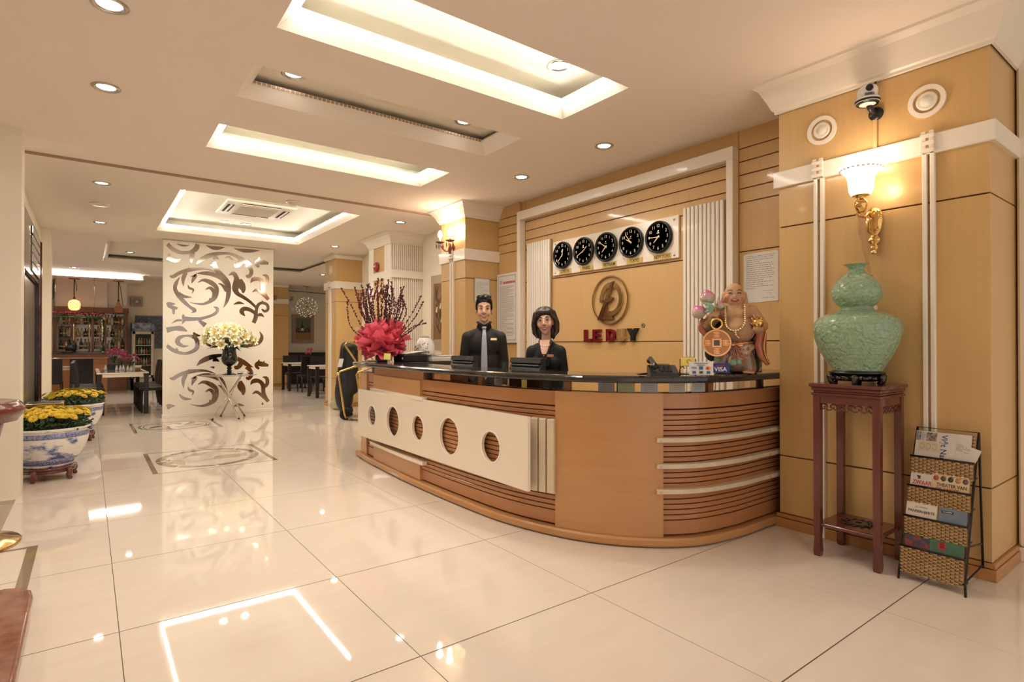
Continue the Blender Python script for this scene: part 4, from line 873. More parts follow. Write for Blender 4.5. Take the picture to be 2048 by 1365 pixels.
# ---- monitors and machines on the staff side
def monitor(y, label, g='monitors behind the counter'):
    t = thing('monitor', label, 'monitor', (0, 0, 0), g)
    part('back_shell', MB().prism([(0, -.16), (.035, -.16), (.035, .16), (-.015, .16), (-.025, .12), (-.005, .115), (-.03, .07), (-.03, -.12)], (0, -.20, .30), XN, ZN, YN, 0, .40), 'charcoal', t)
    part('vent_lip', MB().cbox(-.034, -.012, -.185, .185, .395, .405, .002).cbox(-.042, -.02, -.18, .165, .355, .366, .002), mat('monitor_edge', (.10, .10, .10), .3), t)
    part('screen', MB().box(.035, .038, -.185, .185, .155, .445), 'smoke', t)
    part('stand', MB().cbox(-.02, .02, -.03, .03, .012, .18), 'charcoal', t); part('foot', MB().cbox(-.08, .08, -.12, .12, 0, .012, .004), 'charcoal', t)
    local(t, (2.755, y, .735), 0); return t
monitor(2.47, 'black monitor seen from behind, before the man'); monitor(1.50, 'black monitor seen from behind, before the woman')
t = thing('laser_printer', 'low black printer with paper on top, beside the red bouquet', 'printer', (2.90, 3.90, CT))
part('body', MB().cbox(2.77, 3.07, 3.76, 4.06, CT, CT + .085, .01), 'black', t); part('tray', MB().obox((2.95, 3.91, CT + .10), (.30, .26, .006), (1, 0, .12), YN, (-.12, 0, 1)), 'charcoal', t); part('label', MB().box(2.768, 2.7702, 3.80, 3.82, CT + .03, CT + .055), 'white', t)
part('paper', MB().obox((2.93, 3.91, CT + .107), (.24, .20, .006), (1, 0, .12), YN, (-.12, 0, 1)), 'paper', t)
t = thing('grey_printer', 'pale grey office machine with papers lying on it', 'printer', (3.22, 3.86, CT))
part('body', MB().cbox(3.10, 3.40, 3.715, 3.935, CT, CT + .05, .008).cbox(3.11, 3.40, 3.725, 3.935, CT + .05, CT + .075, .01), mat('machine_grey', (.60, .56, .50), .4), t); part('paper', MB().obox((3.22, 3.82, CT + .077), (.24, .16, .004), (.97, .2, 0), (-.2, .97, 0)), 'ink_grey', t)
t = thing('egg_vase', 'white egg-shaped porcelain with painted flowers behind the printers', 'ornament', (3.18, 4.10, CT))
part('shell', MB().lathe((3.20, 4.08, CT), [(.08, 0), (.115, .05), (.128, .11), (.122, .18), (.10, .24), (.065, .285), (.03, .30), (0, .302)], 32), mat('white_porcelain', (.76, .74, .68), .08, coat=.4), t)
m = MB()
for k in range(40):
    a = random.uniform(PI * .95, PI * 1.55); z = random.uniform(.06, .22); rr_ = .128 * math.sqrt(max(.05, 1 - ((z - .12) / .19) ** 2)) + .001
    m.ell((3.20 + rr_ * math.cos(a), 4.08 + rr_ * math.sin(a), CT + z), (.006, .006, .006), 6, 4)
part('painted_flowers', m, mat('ornament_brown', (.16, .09, .07), .2), t); part('cap_pattern', MB().lathe((3.20, 4.08, CT), [(.0665, .287), (.032, .303), (0, .305)], 24), mat('cap_blue', (.35, .38, .42), .2), t)
# ================================================================== NEAR PILLAR: RINGS, CAMERA, SCONCE, STAND, VASE, RACK
def ring_speaker(x, y, z, label, s=1.0, base=WX):
    t = thing('ring_speaker', label, 'wall speaker', (x, y, z - .094 * s), 'round white ring speakers on the pillars')
    c = (x, y, z); part('outer_ring', MB().ring(c, base['U'], base['V'], base['N'], .070 * s, .096 * s, -.002, .012, 40), 'trim', t)
    part('centre', MB().lathe(c, [(.054 * s, 0), (.054 * s, .010), (.045 * s, .014), (.034 * s, .009), (.032 * s, .013), (0, .0135)], 32, **base), 'trim', t)
ring_speaker(3.868, -.33, 2.76, 'white ring speaker on the near pillar, left of the camera'); ring_speaker(3.868, -.93, 2.752, 'white ring speaker on the near pillar, right of the camera')
ring_speaker(3.95, 9.62, 2.86, 'small ring speaker high on the pillar beside the black case', 1.0); ring_speaker(4.05, 16.198, 2.90, 'far ring speaker on the pillar beyond the scroll screen', 1.1, WY)
t = thing('security_camera', 'white swivel security camera on a dark bracket high on the pillar', 'security camera', (3.80, -.645, 2.73))
cx, cy = 3.775, -.645; dv = Vector((-.80, -.55, -.12)).normalized()
part('bracket', MB().lathe((3.868, -.66, 2.765), [(.042, 0), (.042, .012), (.03, .022), (0, .024)], 22, **WX).tube(catmull([(3.86, -.66, 2.77), (3.81, -.655, 2.775), (3.785, -.648, 2.80)], 5), .016, 8), 'black', t)
part('base_dish', MB().lathe((cx, cy, 2.80), [(.03, 0), (.066, .014), (.070, .03), (.066, .042), (.04, .048), (0, .05)], 28), 'white', t); part('base_band', MB().lathe((cx, cy, 2.80), [(.060, .006), (.0705, .022), (.0705, .028), (.062, .01)], 28), 'black', t)
part('head', blob([('e', (cx, cy, 2.885), (.046, .046, .048)), ('e', (cx, cy - .03, 2.880), (.03, .03, .045)), ('e', (cx, cy + .03, 2.880), (.03, .03, .045))], .005, 3), 'white', t)
lc = Vector((cx, cy, 2.90)) + dv * .040; lu = dv.cross(Vector(ZN)).normalized(); lv = lu.cross(dv)
part('lens', MB().lathe(lc, [(.020, 0), (.020, .012), (.013, .014), (.011, .008), (0, .010)], 20, lu, lv, dv), 'black', t); part('chin_bar', MB().obox(Vector((cx, cy, 2.862)) + dv * .046, (.05, .016, .01), lu, lv, dv), 'smoke', t)
part('cable', MB().tube([(3.80, -.655, 2.90), (3.84, -.66, 2.94), (3.862, -.66, 2.97)], .006, 6), 'black', t)
# ---- big sconce
t = thing('wall_sconce', 'glowing white bell sconce with gold bracket on the near pillar', 'wall lamp', (3.80, -.64, 1.72))
sx_, sy_ = 3.70, -.635
part('glass_bell', MB().lathe((sx_, sy_, 2.225), [(.034, 0), (.055, .006), (.066, .03), (.070, .07), (.074, .105), (.086, .135), (.108, .158), (.128, .176), (.122, .179), (.102, .162), (.080, .136), (.068, .105), (.062, .06), (.05, .02), (.03, .01)], 36), mat('lit_opal_glass', (.9, .85, .78), .3, emit=(1.0, .84, .66), es=1.5), t)
sh = MB()
for k in range(26):
    a = 2 * PI * k / 26; sh.ell((sx_ + .112 * math.cos(a), sy_ + .112 * math.sin(a), 2.386), (.010, .010, .006), 8, 5)
part('bell_relief', sh, 'trim', t)
part('cup', MB().lathe((sx_, sy_, 2.09), [(.0, .0), (.012, .004), (.014, .016), (.010, .024), (.022, .034), (.036, .07), (.038, .095), (.024, .112), (.016, .118), (.046, .132), (.050, .138), (.0, .14)], 28), 'gold', t)
part('crystal_tail', MB().tube(catmull([(sx_ + .002, sy_, 2.12), (sx_ + .02, sy_ + .002, 2.0), (sx_ + .06, sy_ - .004, 1.86), (sx_ + .105, sy_ - .01, 1.74)], 6), [.03, .028, .027, .026, .024, .022, .020, .018, .016, .015, .013, .012, .011, .010, .009, .008, .008, .007, .007], 10), mat('tail_glass', (.85, .62, .42), .05, trans=.85, ior=1.3, alpha=.6), t)
part('tail_tip', MB().ell((sx_ + .108, sy_ - .01, 1.735), (.014, .014, .009), 10, 6), 'iron', t)
bp = [(0, -.13), (.018, -.12), (.022, -.10), (.012, -.085), (.034, -.07), (.038, -.05), (.022, -.035), (.020, -.025), (.042, .0), (.052, .06), (.050, .10), (.035, .135), (.018, .15), (0, .155)]
part('backplate', MB().lathe((3.842, -.655, 2.02), bp, 20, U=(0, 1, 0), V=(1, 0, 0), N=ZN, sy=.55), 'gold', t)
pl = MB()
for k in range(11): pl.ell((3.83, -.70 - .005 * math.sin(k / 10 * PI) + .003 * k, 2.12 - .0125 * k), .0065, 8, 6)
part('beading', pl, 'gold_pale', t); part('finial', MB().ell((3.835, -.655, 1.885), (.018, .02, .016), 12, 8), 'gold_pale', t)
part('arm', MB().tube(catmull([(3.83, -.65, 2.10), (3.79, -.645, 2.13), (3.74, -.64, 2.10), (sx_ + .01, sy_, 2.10)], 6), .011, 8), 'gold', t)
ld = bpy.data.lights.new('sconce_bulb', 'POINT'); ld.energy = 1.8; ld.color = (1.0, .75, .56); ld.shadow_soft_size = .05
lo = bpy.data.objects.new('sconce_bulb', ld); COL.objects.link(lo); lo.parent = t; lo.location = (sx_ - 3.80, sy_ + .64, 2.45 - 1.72)
ld2 = bpy.data.lights.new('sconce_bulb_low', 'POINT'); ld2.energy = .6; ld2.color = (1.0, .72, .52); ld2.shadow_soft_size = .04
lo = bpy.data.objects.new('sconce_bulb_low', ld2); COL.objects.link(lo); lo.parent = t; lo.location = (3.80 - 3.80 - .0, -.60 + .50, 2.27 - 1.72)
# ---- carved stand
M['rosewood'] = mat('rosewood', (.105, .020, .014), .22, coat=.5, var=(6, (.15, .034, .022), .3), stretch=(6, 6, .7)); M['blackwood'] = mat('black_lacquered_wood', (.012, .007, .006), .12, coat=.6)
SX0, SX1, SY0, SY1 = 3.48, 3.835, -.815, -.445
t = thing('plant_stand', 'tall square rosewood stand with carved apron carrying the green vase', 'stand', ((SX0 + SX1) / 2, (SY0 + SY1) / 2, 0))
part('top', MB().cbox(SX0 - .02, SX1 + .012, SY0 - .02, SY1 + .02, 1.042, 1.066, .005).cbox(SX0 - .008, SX1 + .005, SY0 - .008, SY1 + .008, 1.022, 1.042, .003).cbox(SX0, SX1, SY0, SY1, 1.008, 1.022, .003).cbox(SX0 - .008, SX1 + .004, SY0 - .008, SY1 + .008, .992, 1.008, .003), 'rosewood', t)
for x in (SX0 + .02, SX1 - .02):
    for y in (SY0 + .02, SY1 - .02):
        m = MB(); lv_ = [(0, .016), (.004, .018), (.03, .021), (.07, .019), (.12, .0165), (.16, .019), (.99, .020)]; vs = []
        for z, h in lv_: vs += [(x - h, y - h, z), (x + h, y - h, z), (x + h, y + h, z), (x - h, y + h, z)]
        m.add(vs, [(4 * i + k, 4 * i + (k + 1) % 4, 4 * i + 4 + (k + 1) % 4, 4 * i + 4 + k) for i in range(len(lv_) - 1) for k in range(4)] + [(3, 2, 1, 0), tuple(len(vs) - 4 + k for k in range(4))]); part('leg', m, 'rosewood', t)
part('apron', MB().box(SX0 + .004, SX0 + .026, SY0, SY1, .945, .992).box(SX1 - .026, SX1 - .004, SY0, SY1, .945, .992).box(SX0, SX1, SY0 + .004, SY0 + .026, .945, .992).box(SX0, SX1, SY1 - .026, SY1 - .004, .945, .992), 'rosewood', t)
def scrolls(o, U, L):
    o, U = Vector(o), Vector(U); m = MB(); n = 6
    for k in range(n):
        cx_ = L * (k + .5) / n; sgn = 1 if k % 2 else -1
        P = [o + U * (cx_ + sgn * (.024 - .0014 * q) * math.cos(q * .42)) + Vector(ZN) * (-.020 + (.020 - .0012 * q) * math.sin(q * .42)) for q in range(16)]; m.tube(P, .0052, 6)
    m.tube([o + U * (L * q / 24) + Vector(ZN) * (-.036 - .006 * math.cos(q * PI / 2)) for q in range(25)], .0045, 6); return m
part('carving', scrolls((SX0 + .014, SY1 - .04, .945), (0, -1, 0), SY1 - SY0 - .08), 'rosewood', t); part('carving', scrolls((SX0 + .04, SY0 + .014, .945), XN, SX1 - SX0 - .08), 'rosewood', t)
part('shelf', MB().cbox(SX0 + .01, SX1 - .01, SY0 + .01, SY1 - .01, .185, .205, .004).box(SX0 + .02, SX1 - .02, SY0 + .02, SY1 - .02, .205, .208), 'rosewood', t)
m = MB(); ccx, ccy = (SX0 + SX1) / 2, (SY0 + SY1) / 2
for k in range(14): a = k * 2 * PI / 14; m.tube([(ccx + .07 * math.cos(a) + .018 * math.cos(a + q * .9), ccy + .08 * math.sin(a) + .018 * math.sin(a + q * .9), .211) for q in range(6)], .005, 6)
m.ring((ccx, ccy, .208), XN, YN, ZN, .02, .05, 0, .005, 24); part('shelf_carving', m, 'blackwood', t)
# ---- vase and its base
vx, vy = 3.63, -.635
t = thing('vase_base', 'small black carved wooden base under the green vase', 'vase base', (vx, vy, 1.066))
part('plate', MB().lathe((vx, vy, 1.066), [(.148, .062), (.155, .066), (.155, .074), (.145, .078), (0, .078)], 36), 'blackwood', t)
part('rim', MB().lathe((vx, vy, 1.066), [(.125, .02), (.14, .03), (.14, .05), (.12, .062)], 36), 'blackwood', t)
for k in range(6):
    a = 2 * PI * k / 6 + .3; ca, sa = math.cos(a), math.sin(a); part('foot', MB().tube(catmull([(vx + .125 * ca, vy + .125 * sa, 1.12), (vx + .155 * ca, vy + .155 * sa, 1.108), (vx + .15 * ca, vy + .15 * sa, 1.08), (vx + .135 * ca, vy + .135 * sa, 1.070)], 5), .0155, 10).ell((vx + .152 * ca, vy + .152 * sa, 1.108), .021, 10, 8), 'blackwood', t)
m = MB()
for k in range(18): a = 2 * PI * k / 18; m.ell((vx + .138 * math.cos(a), vy + .138 * math.sin(a), 1.103), (.02, .02, .016), 8, 6)
part('carving', m, 'blackwood', t)
def celadon():
    m = bpy.data.materials.new('celadon_glaze'); m.use_nodes = True; nt = m.node_tree; p = nt.nodes['Principled BSDF']
    p.inputs['Base Color'].default_value = (.27, .41, .26, 1); p.inputs['Roughness'].default_value = .1; p.inputs['Coat Weight'].default_value = .5
    tc = nt.nodes.new('ShaderNodeTexCoord'); v = nt.nodes.new('ShaderNodeTexVoronoi'); v.feature = 'DISTANCE_TO_EDGE'; v.inputs['Scale'].default_value = 38
    n = nt.nodes.new('ShaderNodeTexNoise'); n.inputs['Scale'].default_value = 24; n.inputs['Detail'].default_value = 3; n.inputs['Distortion'].default_value = 2.5
    w_ = nt.nodes.new('ShaderNodeTexWave'); w_.bands_direction = 'Z'; w_.inputs['Scale'].default_value = 3.2; w_.inputs['Distortion'].default_value = 12; w_.inputs['Detail Scale'].default_value = 5
    for q in (v, n, w_): nt.links.new(tc.outputs['Object'], q.inputs['Vector'])
    a = nt.nodes.new('ShaderNodeMath'); a.operation = 'ADD'; nt.links.new(n.outputs['Fac'], a.inputs[0]); nt.links.new(w_.outputs['Fac'], a.inputs[1])
    b = nt.nodes.new('ShaderNodeBump'); b.inputs['Strength'].default_value = .55; b.inputs['Distance'].default_value = .012; nt.links.new(a.outputs[0], b.inputs['Height']); nt.links.new(b.outputs[0], p.inputs['Normal'])
    r = nt.nodes.new('ShaderNodeValToRGB'); r.color_ramp.elements[0].color = (.235, .375, .225, 1); r.color_ramp.elements[1].color = (.31, .45, .295, 1); r.color_ramp.elements[0].position = .35; r.color_ramp.elements[1].position = .65
    nt.links.new(n.outputs['Fac'], r.inputs[0]); nt.links.new(r.outputs[0], p.inputs['Base Color']); return m
M['celadon'] = celadon()
vp = [(.0, 1.146), (.125, 1.146), (.138, 1.155), (.16, 1.195), (.192, 1.25), (.218, 1.31), (.233, 1.365), (.236, 1.405), (.228, 1.44), (.205, 1.468), (.165, 1.488), (.125, 1.503), (.098, 1.514), (.088, 1.524), (.090, 1.534), (.11, 1.552), (.128, 1.578), (.137, 1.605), (.136, 1.635), (.124, 1.667), (.10, 1.70), (.072, 1.728), (.05, 1.745), (.043, 1.757), (.043, 1.768), (.052, 1.782), (.068, 1.792), (.066, 1.795), (.05, 1.788), (.036, 1.77), (.036, 1.74), (.0, 1.735)]
vp2 = catmull(vp, 3)
t = thing('gourd_vase', 'large celadon green double-gourd vase with incised pattern', 'vase', (vx, vy, 1.146))
part('vessel', MB().lathe((vx, vy, 0), [(max(0, a), b) for a, b in vp2], 56), 'celadon', t)
m = MB()
for z, r in ((1.52, .0895), (1.2495, .1925), (1.285, .209), (1.222, .1775), (1.43, .232), (1.585, .1318)): m.lathe((vx, vy, 0), [(r - .001, z - .003), (r + .0022, z), (r - .001, z + .003)], 56)
part('incised_lines', m, 'celadon', t)
# ---- wicker rack with papers and books
M['wicker'] = mat('wicker', (.44, .26, .10), .55, var=(30, (.52, .33, .14), .3)); M['wicker_d'] = mat('wicker_stake', (.10, .05, .02), .6)
RO = Vector((3.505, -1.04, 0))     # front foot line centre; rack faces -X
ry0, ry1 = -.90, -1.185
rack = thing('magazine_rack', 'tall wicker and iron magazine rack with five tiers against the near pillar', 'magazine rack', (3.65, -1.04, 0))
part('iron_frame', MB().tube([(3.50, ry0 + .004, 0), (3.515, ry0 + .004, .06), (3.79, ry0, .82), (3.79, ry1, .82), (3.525, ry1 - .004, .06), (3.50, ry1 - .012, .0)], .006, 6).tube([(3.86, ry0, .0), (3.79, ry0, .82)], .006, 6).tube([(3.86, ry1, .0), (3.79, ry1, .82)], .006, 6).tube([(3.51, ry0, .06), (3.85, ry0, .08)], .005, 6).tube([(3.51, ry1, .06), (3.85, ry1, .08)], .005, 6), 'iron', rack)
def weave(xa, za, xb, zb, y0, y1, rows, stakes):
    m = MB(); mt = MB(); D = Vector((xb - xa, 0, zb - za)); n = Vector((-(zb - za), 0, (xb - xa))).normalized(); w_ = abs(y1 - y0)
    hh = D.length / rows
    for r in range(rows):
        vs = []; K = stakes * 3
        for k in range(K + 1):
            y = y0 + (y1 - y0) * k / K; ph = math.sin(PI * k / 3 + PI * (r % 2) + PI / 6); b = Vector((xa, y, za)) + D * ((r + .5) / rows) + n * (.0045 * ph)
            for a in (-.43, .43): vs.append(b + D.normalized() * hh * a * (1 - .12 * abs(ph)) + n * .0012); 
            for a in (.43, -.43): vs.append(b + D.normalized() * hh * a * (1 - .12 * abs(ph)) - n * .0012)
        fs = []
        for k in range(K):
            for q in range(4): fs.append((4 * k + q, 4 * k + (q + 1) % 4, 4 * k + 4 + (q + 1) % 4, 4 * k + 4 + q))
        m.add(vs, fs, False)
    for s in range(stakes + 1):
        y = y0 + (y1 - y0) * s / stakes; mt.obox(Vector((xa, y, za)) + D * .5, (.004, D.length, .003), YN, D, n)
    return m, mt
lx = lambda z: 3.50 + .329 * z
TI = [(lx(.042), .042, lx(.178) - .03, .178, 15), (lx(.241), .241, lx(.336) - .028, .336, 11), (lx(.409), .409, lx(.499) - .026, .499, 10), (lx(.568), .568, lx(.659) - .025, .659, 10)]
for k, (xa, za, xb, zb, rows) in enumerate(TI):
    m, ms = weave(xa, za, xb, zb, ry0 + .002, ry1 - .002, rows, 15); p = part('woven_front', m, 'wicker', rack); part('stakes', ms, 'wicker_d', p)
    part('tier_rail', MB().tube([(xb, ry0 + .006, zb + .004), (xb, ry1 - .006, zb + .004)], .0065, 6), 'iron', rack)
    part('tier_floor', MB().box(xa + .005, xa + .085, ry1, ry0, za + .0, za + .008), 'wicker_d', rack)
m, ms = weave(lx(.60) + .030, .60, lx(.80) + .02, .80, ry0 - .004, ry1 + .004, 22, 15); p = part('woven_back', m, 'wicker', rack); part('stakes', ms, 'wicker_d', p)
for s in (ry0 - .002, ry1 + .002): part('side_cane', MB().tube([(3.53, s, .10), (3.80, s, .80)], .006, 6).tube([(3.56, s, .24), (3.84, s, .20)], .005, 6), 'wicker_d', rack)
bt_ = mat('page_block', (.72, .63, .45), .7)
def leaning(name, label, cat, x, y, z, w_, h, th, cov, lean=.20, tilt=0.0, pages=True):
    t = thing(name, label, cat, (x, y, z), 'papers and books in the wicker rack')
    V = Vector((math.sin(lean), 0, math.cos(lean))); U = Vector((0, -1, 0)); N = U.cross(V).normalized()
    if N.x > 0: N = -N
    if tilt: U, V = (U * math.cos(tilt) + V * math.sin(tilt)), (V * math.cos(tilt) - U * math.sin(tilt))
    c = Vector((x, y, z)) + V * (h / 2)
    part('cover', MB().obox(c + N * (th / 2), (w_, h, .003), U, V, N).obox(c - N * (th / 2), (w_, h, .003), U, V, N), cov, t)
    if pages: part('page_block', MB().obox(c - U * .002, (w_ - .006, h - .006, th - .003), U, V, N), bt_, t)
    else: part('folded_sheets', MB().obox(c, (w_ - .002, h - .002, th), U, V, N), 'paper', t)
    return t, c + N * (th / 2 + .0017), U, V, N
cm = lambda n, c: mat(n, c, .35)
pap = cm('newsprint', (.66, .60, .54))
t, c, U, V, N = leaning('newspaper', 'large newspaper with upright blue title and photo in the top tier', 'newspaper', lx(.60) + .004, -1.0, .60, .19, .212, .010, pap, .318, 0, False)
part('title', MB().text('Việt Nam n', c + U * .040 - V * .002, -V, U, N, .040, .0006, .012), 'ink_blue', t)
part('photograph', MB().obox(c - U * .020 + V * .075, (.05, .05, .0008), U, V, N), mat('news_photo', (.10, .05, .045), .5, var=(60, (.45, .38, .34), .12)), t); part('photograph', MB().obox(c - U * .082 + V * .076, (.022, .052, .0008), U, V, N), mat('news_photo_blue', (.07, .08, .10), .5, var=(70, (.30, .36, .42), .1)), t)
m = MB(); lines(m, c - U * .068 + V * .095, U, V, N, .022, 9, .0052, .0022, 12); part('print', m, 'ink_grey', t)
part('drawing', MB().obox(c - U * .026 + V * .016, (.105, .056, .0005), U, V, N), mat('drawing_tint', (.62, .53, .38), .6), t)
m = MB()
for k in range(3): m.tube(catmull([c - U * (.07 - .03 * k) + V * (.03) + N * .001, c - U * (.06 - .03 * k) + V * .036 + N * .001, c - U * (.05 - .03 * k) + V * .02 + N * .001, c - U * (.06 - .03 * k) + V * .0 + N * .001, c - U * (.072 - .03 * k) + V * .012 + N * .001], 4), .0008, 4)
part('drawing_lines', m, 'ink_grey', t)
t, c, U, V, N = leaning('newspaper', 'folded newspaper tilted behind the large one, letters Vi showing', 'newspaper', lx(.62) + .008, -1.112, .62, .115, .135, .006, pap, .318, -.30, False)
part('title', MB().text('Việ', c + U * .015 - V * .045, (-V * .8 - U * .6), (U * .8 - V * .6), N, .042, .0006, .012), 'ink_blue', t)
m = MB(); lines(m, c - U * .05 + V * .06, U, V, N, .07, 5, .008, .0025, 14); part('print', m, 'ink_grey', t)
leaning('newspaper', 'pale folded paper standing hindmost in the top tier', 'newspaper', lx(.62) + .015, -1.10, .62, .12, .19, .004, pap, .318, 0, False)
t, c, U, V, N = leaning('paperback', 'white paperback with red title ZWAAR in the second tier', 'book', lx(.445) + .006, -.957, .445, .115, .132, .010, cm('white_cover', (.70, .62, .55)), .318)
part('title', MB().text('ZWAAR', c + V * .010, U, V, N, .032, .0006, .02, w=.092), 'ink_red', t); part('figure', MB().ell(c - U * .016 + V * .036, (.003, .007, .008), 8, 6).obox(c - U * .018 + V * .046, (.018, .006, .001), U, V, N), 'ink', t)
t, c, U, V, N = leaning('paperback', 'paperback titled THEATER VAN DE ANGST with five small portraits', 'book', lx(.44) + .003, -1.088, .44, .165, .150, .010, cm('yellow_cover', (.66, .50, .28)), .318)
part('title', MB().text('THEATER VAN', c + U * .006 + V * .012, U, V, N, .026, .0006, .018, w=.135), 'ink', t); part('title', MB().text('DE ANGST', c - U * .012 - V * .012, U, V, N, .026, .0006, .018, w=.10), 'ink_red', t)
part('banner', MB().obox(c + U * .0 + V * .070, (.16, .006, .0006), U, V, N), 'paper', t)
for k, q in enumerate([(.42, .09, .07), (.10, .10, .06), (.04, .05, .05), (.50, .26, .16), (.18, .09, .08)]): part('portrait', MB().lathe(c - U * (.066 - .033 * k) + V * .048, [(.013, 0), (.013, .0008), (0, .0008)], 14, U, V * 1.15, N), cm('portrait', q), t)
t, c, U, V, N = leaning('paperback', 'cream paperback titled PANSERHJERTE in the third tier', 'book', lx(.29) + .010, -.968, .29, .145, .128, .018, cm('cream_cover', (.72, .63, .52)), .318)
part('title', MB().text('PANSERHJERTE', c + V * .012, U, V, N, .02, .0006, .02, w=.125), 'ink', t); part('author', MB().text('jo nesbø', c + V * .038, U, V, N, .017, .0006), 'ink_grey', t)
t, c, U, V, N = leaning('paperback', 'blue-grey paperback with black label in the third tier', 'book', lx(.29) + .011, -1.112, .29, .125, .125, .02, mat('blue_cover', (.10, .13, .20), .3, var=(9, (.26, .30, .38), .3)), .318)
part('label', MB().obox(c - U * .025 + V * .038, (.055, .014, .0008), U, V, N), 'ink', t); part('label_text', MB().obox(c - U * .025 + V * .038, (.04, .003, .0014), U, V, N), 'paper', t)
t, c, U, V, N = leaning('paperback', 'paperback with dark red and blue picture in the bottom tier', 'book', lx(.10) + .012, -.962, .10, .12, .138, .02, mat('picture_cover', (.30, .05, .05), .3, var=(26, (.05, .06, .10), .06)), .318)
t, c, U, V, N = leaning('paperback', 'green paperback with red flower on its cover in the bottom tier', 'book', lx(.10) + .012, -1.098, .10, .155, .155, .02, mat('green_cover', (.045, .12, .075), .3, var=(14, (.10, .20, .12), .25)), .318)
m = MB()
for k in range(7): a = k * .9; m.obox(c - U * (.02 - .010 * math.cos(a)) + V * (.04 + .012 * math.sin(a)), (.018, .016, .0008), (U * math.cos(a) + V * math.sin(a)), (V * math.cos(a) - U * math.sin(a)), N)
part('flower_print', m, cm('print_red', (.40, .035, .05)), t)
# ---- far sconce on the man's pillar
t = thing('crystal_sconce', 'two-armed crystal wall lamp with lit bulbs on the pillar behind the man', 'wall lamp', (3.80, 4.53, 2.55))
M['amber_x'] = mat('amber_crystal', (.42, .16, .14), .08, trans=.5, ior=1.4)
part('backplate', MB().lathe((3.865, 4.53, 2.63), [(.05, 0), (.05, .01), (.03, .025), (0, .03)], 20, **WX).ell((3.83, 4.53, 2.60), (.03, .045, .06), 12, 8), 'amber_x', t)
ldf = bpy.data.lights.new('sconce_candle', 'POINT'); ldf.energy = 2.0; ldf.color = (1.0, .74, .55); ldf.shadow_soft_size = .04
for k, (bx, by) in enumerate([(3.72, 4.62), (3.76, 4.42)]):
    a = part('arm', MB().tube(catmull([(3.84, 4.53, 2.60), ((3.84 + bx) / 2, (4.53 + by) / 2, 2.58), (bx, by, 2.66)], 6), .009, 8), 'amber_x', t)
    part('drip_pan', MB().lathe((bx, by, 2.68), [(.0, 0), (.03, .003), (.062, .02), (.064, .024), (.0, .02)], 20), 'amber_x', a); part('candle', MB().cyl((bx, by, 2.70), (bx, by, 2.76), .012), 'trim', a)
    part('bulb', MB().lathe((bx, by, 2.76), [(.012, 0), (.030, .025), (.030, .055), (.016, .09), (0, .105)], 16), mat('candle_bulb', (1, 1, 1), .4, emit=(1.0, .82, .62), es=22), a)
    for q in range(5):
        b = 2 * PI * q / 5; part('pendant', MB().tube([(bx + .05 * math.cos(b), by + .05 * math.sin(b), 2.69), (bx + .05 * math.cos(b), by + .05 * math.sin(b), 2.645), (bx + .05 * math.cos(b), by + .05 * math.sin(b), 2.60)], [.001, .010, .001], 6), 'smoke' if q % 2 else 'amber_x', a)
    lo = bpy.data.objects.new('sconce_candle', ldf); COL.objects.link(lo); lo.parent = t; lo.location = (bx - 3.80, by - 4.53, 2.91 - 2.55)
# ---- red bell on the white pillar
t = thing('alarm_bell', 'red round alarm bell on the ribbed white pillar', 'alarm bell', (3.92, 7.2, 2.58))
part('gong', MB().lathe((3.945, 7.24, 2.665), [(.085, 0), (.085, .02), (.07, .045), (.035, .06), (0, .062)], 28, **WX), mat('alarm_red', (.36, .03, .035), .3, coat=.4), t); part('lettering', MB().text('Fire', (3.884, 7.24, 2.67), size=.035, d=.002, off=.01, **WX), 'paper', t)
# ---- lobby picture
t = thing('framed_picture', 'brown picture of pale lilies in a wide taupe frame behind the man', 'picture', (4.47, 5.62, 1.24))
part('frame', MB().box(4.44, 4.509, 5.06, 6.187, 1.24, 1.375).box(4.44, 4.509, 5.06, 6.187, 2.305, 2.44).box(4.44, 4.509, 6.10, 6.187, 1.375, 2.305).box(4.44, 4.509, 5.06, 5.147, 1.375, 2.305), mat('taupe_frame', (.38, .285, .21), .5), t)
part('canvas', MB().box(4.452, 4.50, 5.14, 6.105, 1.37, 2.31), mat('brown_canvas', (.30, .16, .065), .5, var=(5, (.17, .085, .035), .3)), t)
part('gilt_slip', MB().box(4.447, 4.455, 5.145, 6.105, 2.295, 2.308).box(4.447, 4.455, 5.145, 6.105, 1.372, 1.385).box(4.447, 4.455, 6.092, 6.105, 1.38, 2.30), 'gold_pale', t)
m = MB(); rnd = random.Random(5)
for k in range(60):
    y = rnd.uniform(5.25, 6.05); z = rnd.uniform(1.5, 2.2); a = rnd.uniform(PI * .3, PI * .7); m.prism([(-.09, 0), (-.03, .018), (.03, .014), (.10, -.01), (.02, -.016), (-.04, -.012)], (4.451, y, z), (0, -math.cos(a), math.sin(a)), (0, math.sin(a), math.cos(a)), (-1, 0, 0), 0, .001 + .0001 * k)
part('painted_leaves', m, mat('painted_dark', (.085, .05, .025), .5), t)
for k in range(10):
    m = MB(); y = rnd.uniform(5.3, 6.05); z = rnd.uniform(1.6, 2.15); m.prism([(-.03, -.02), (0, .06), (.035, .05), (.02, -.05)], (4.4505, y, z), (0, -1, 0), ZN, (-1, 0, 0), .008, .0085 + .0002 * k); part('painted_lily', m, mat('painted_pale', (.60, .48, .30), .5), t)
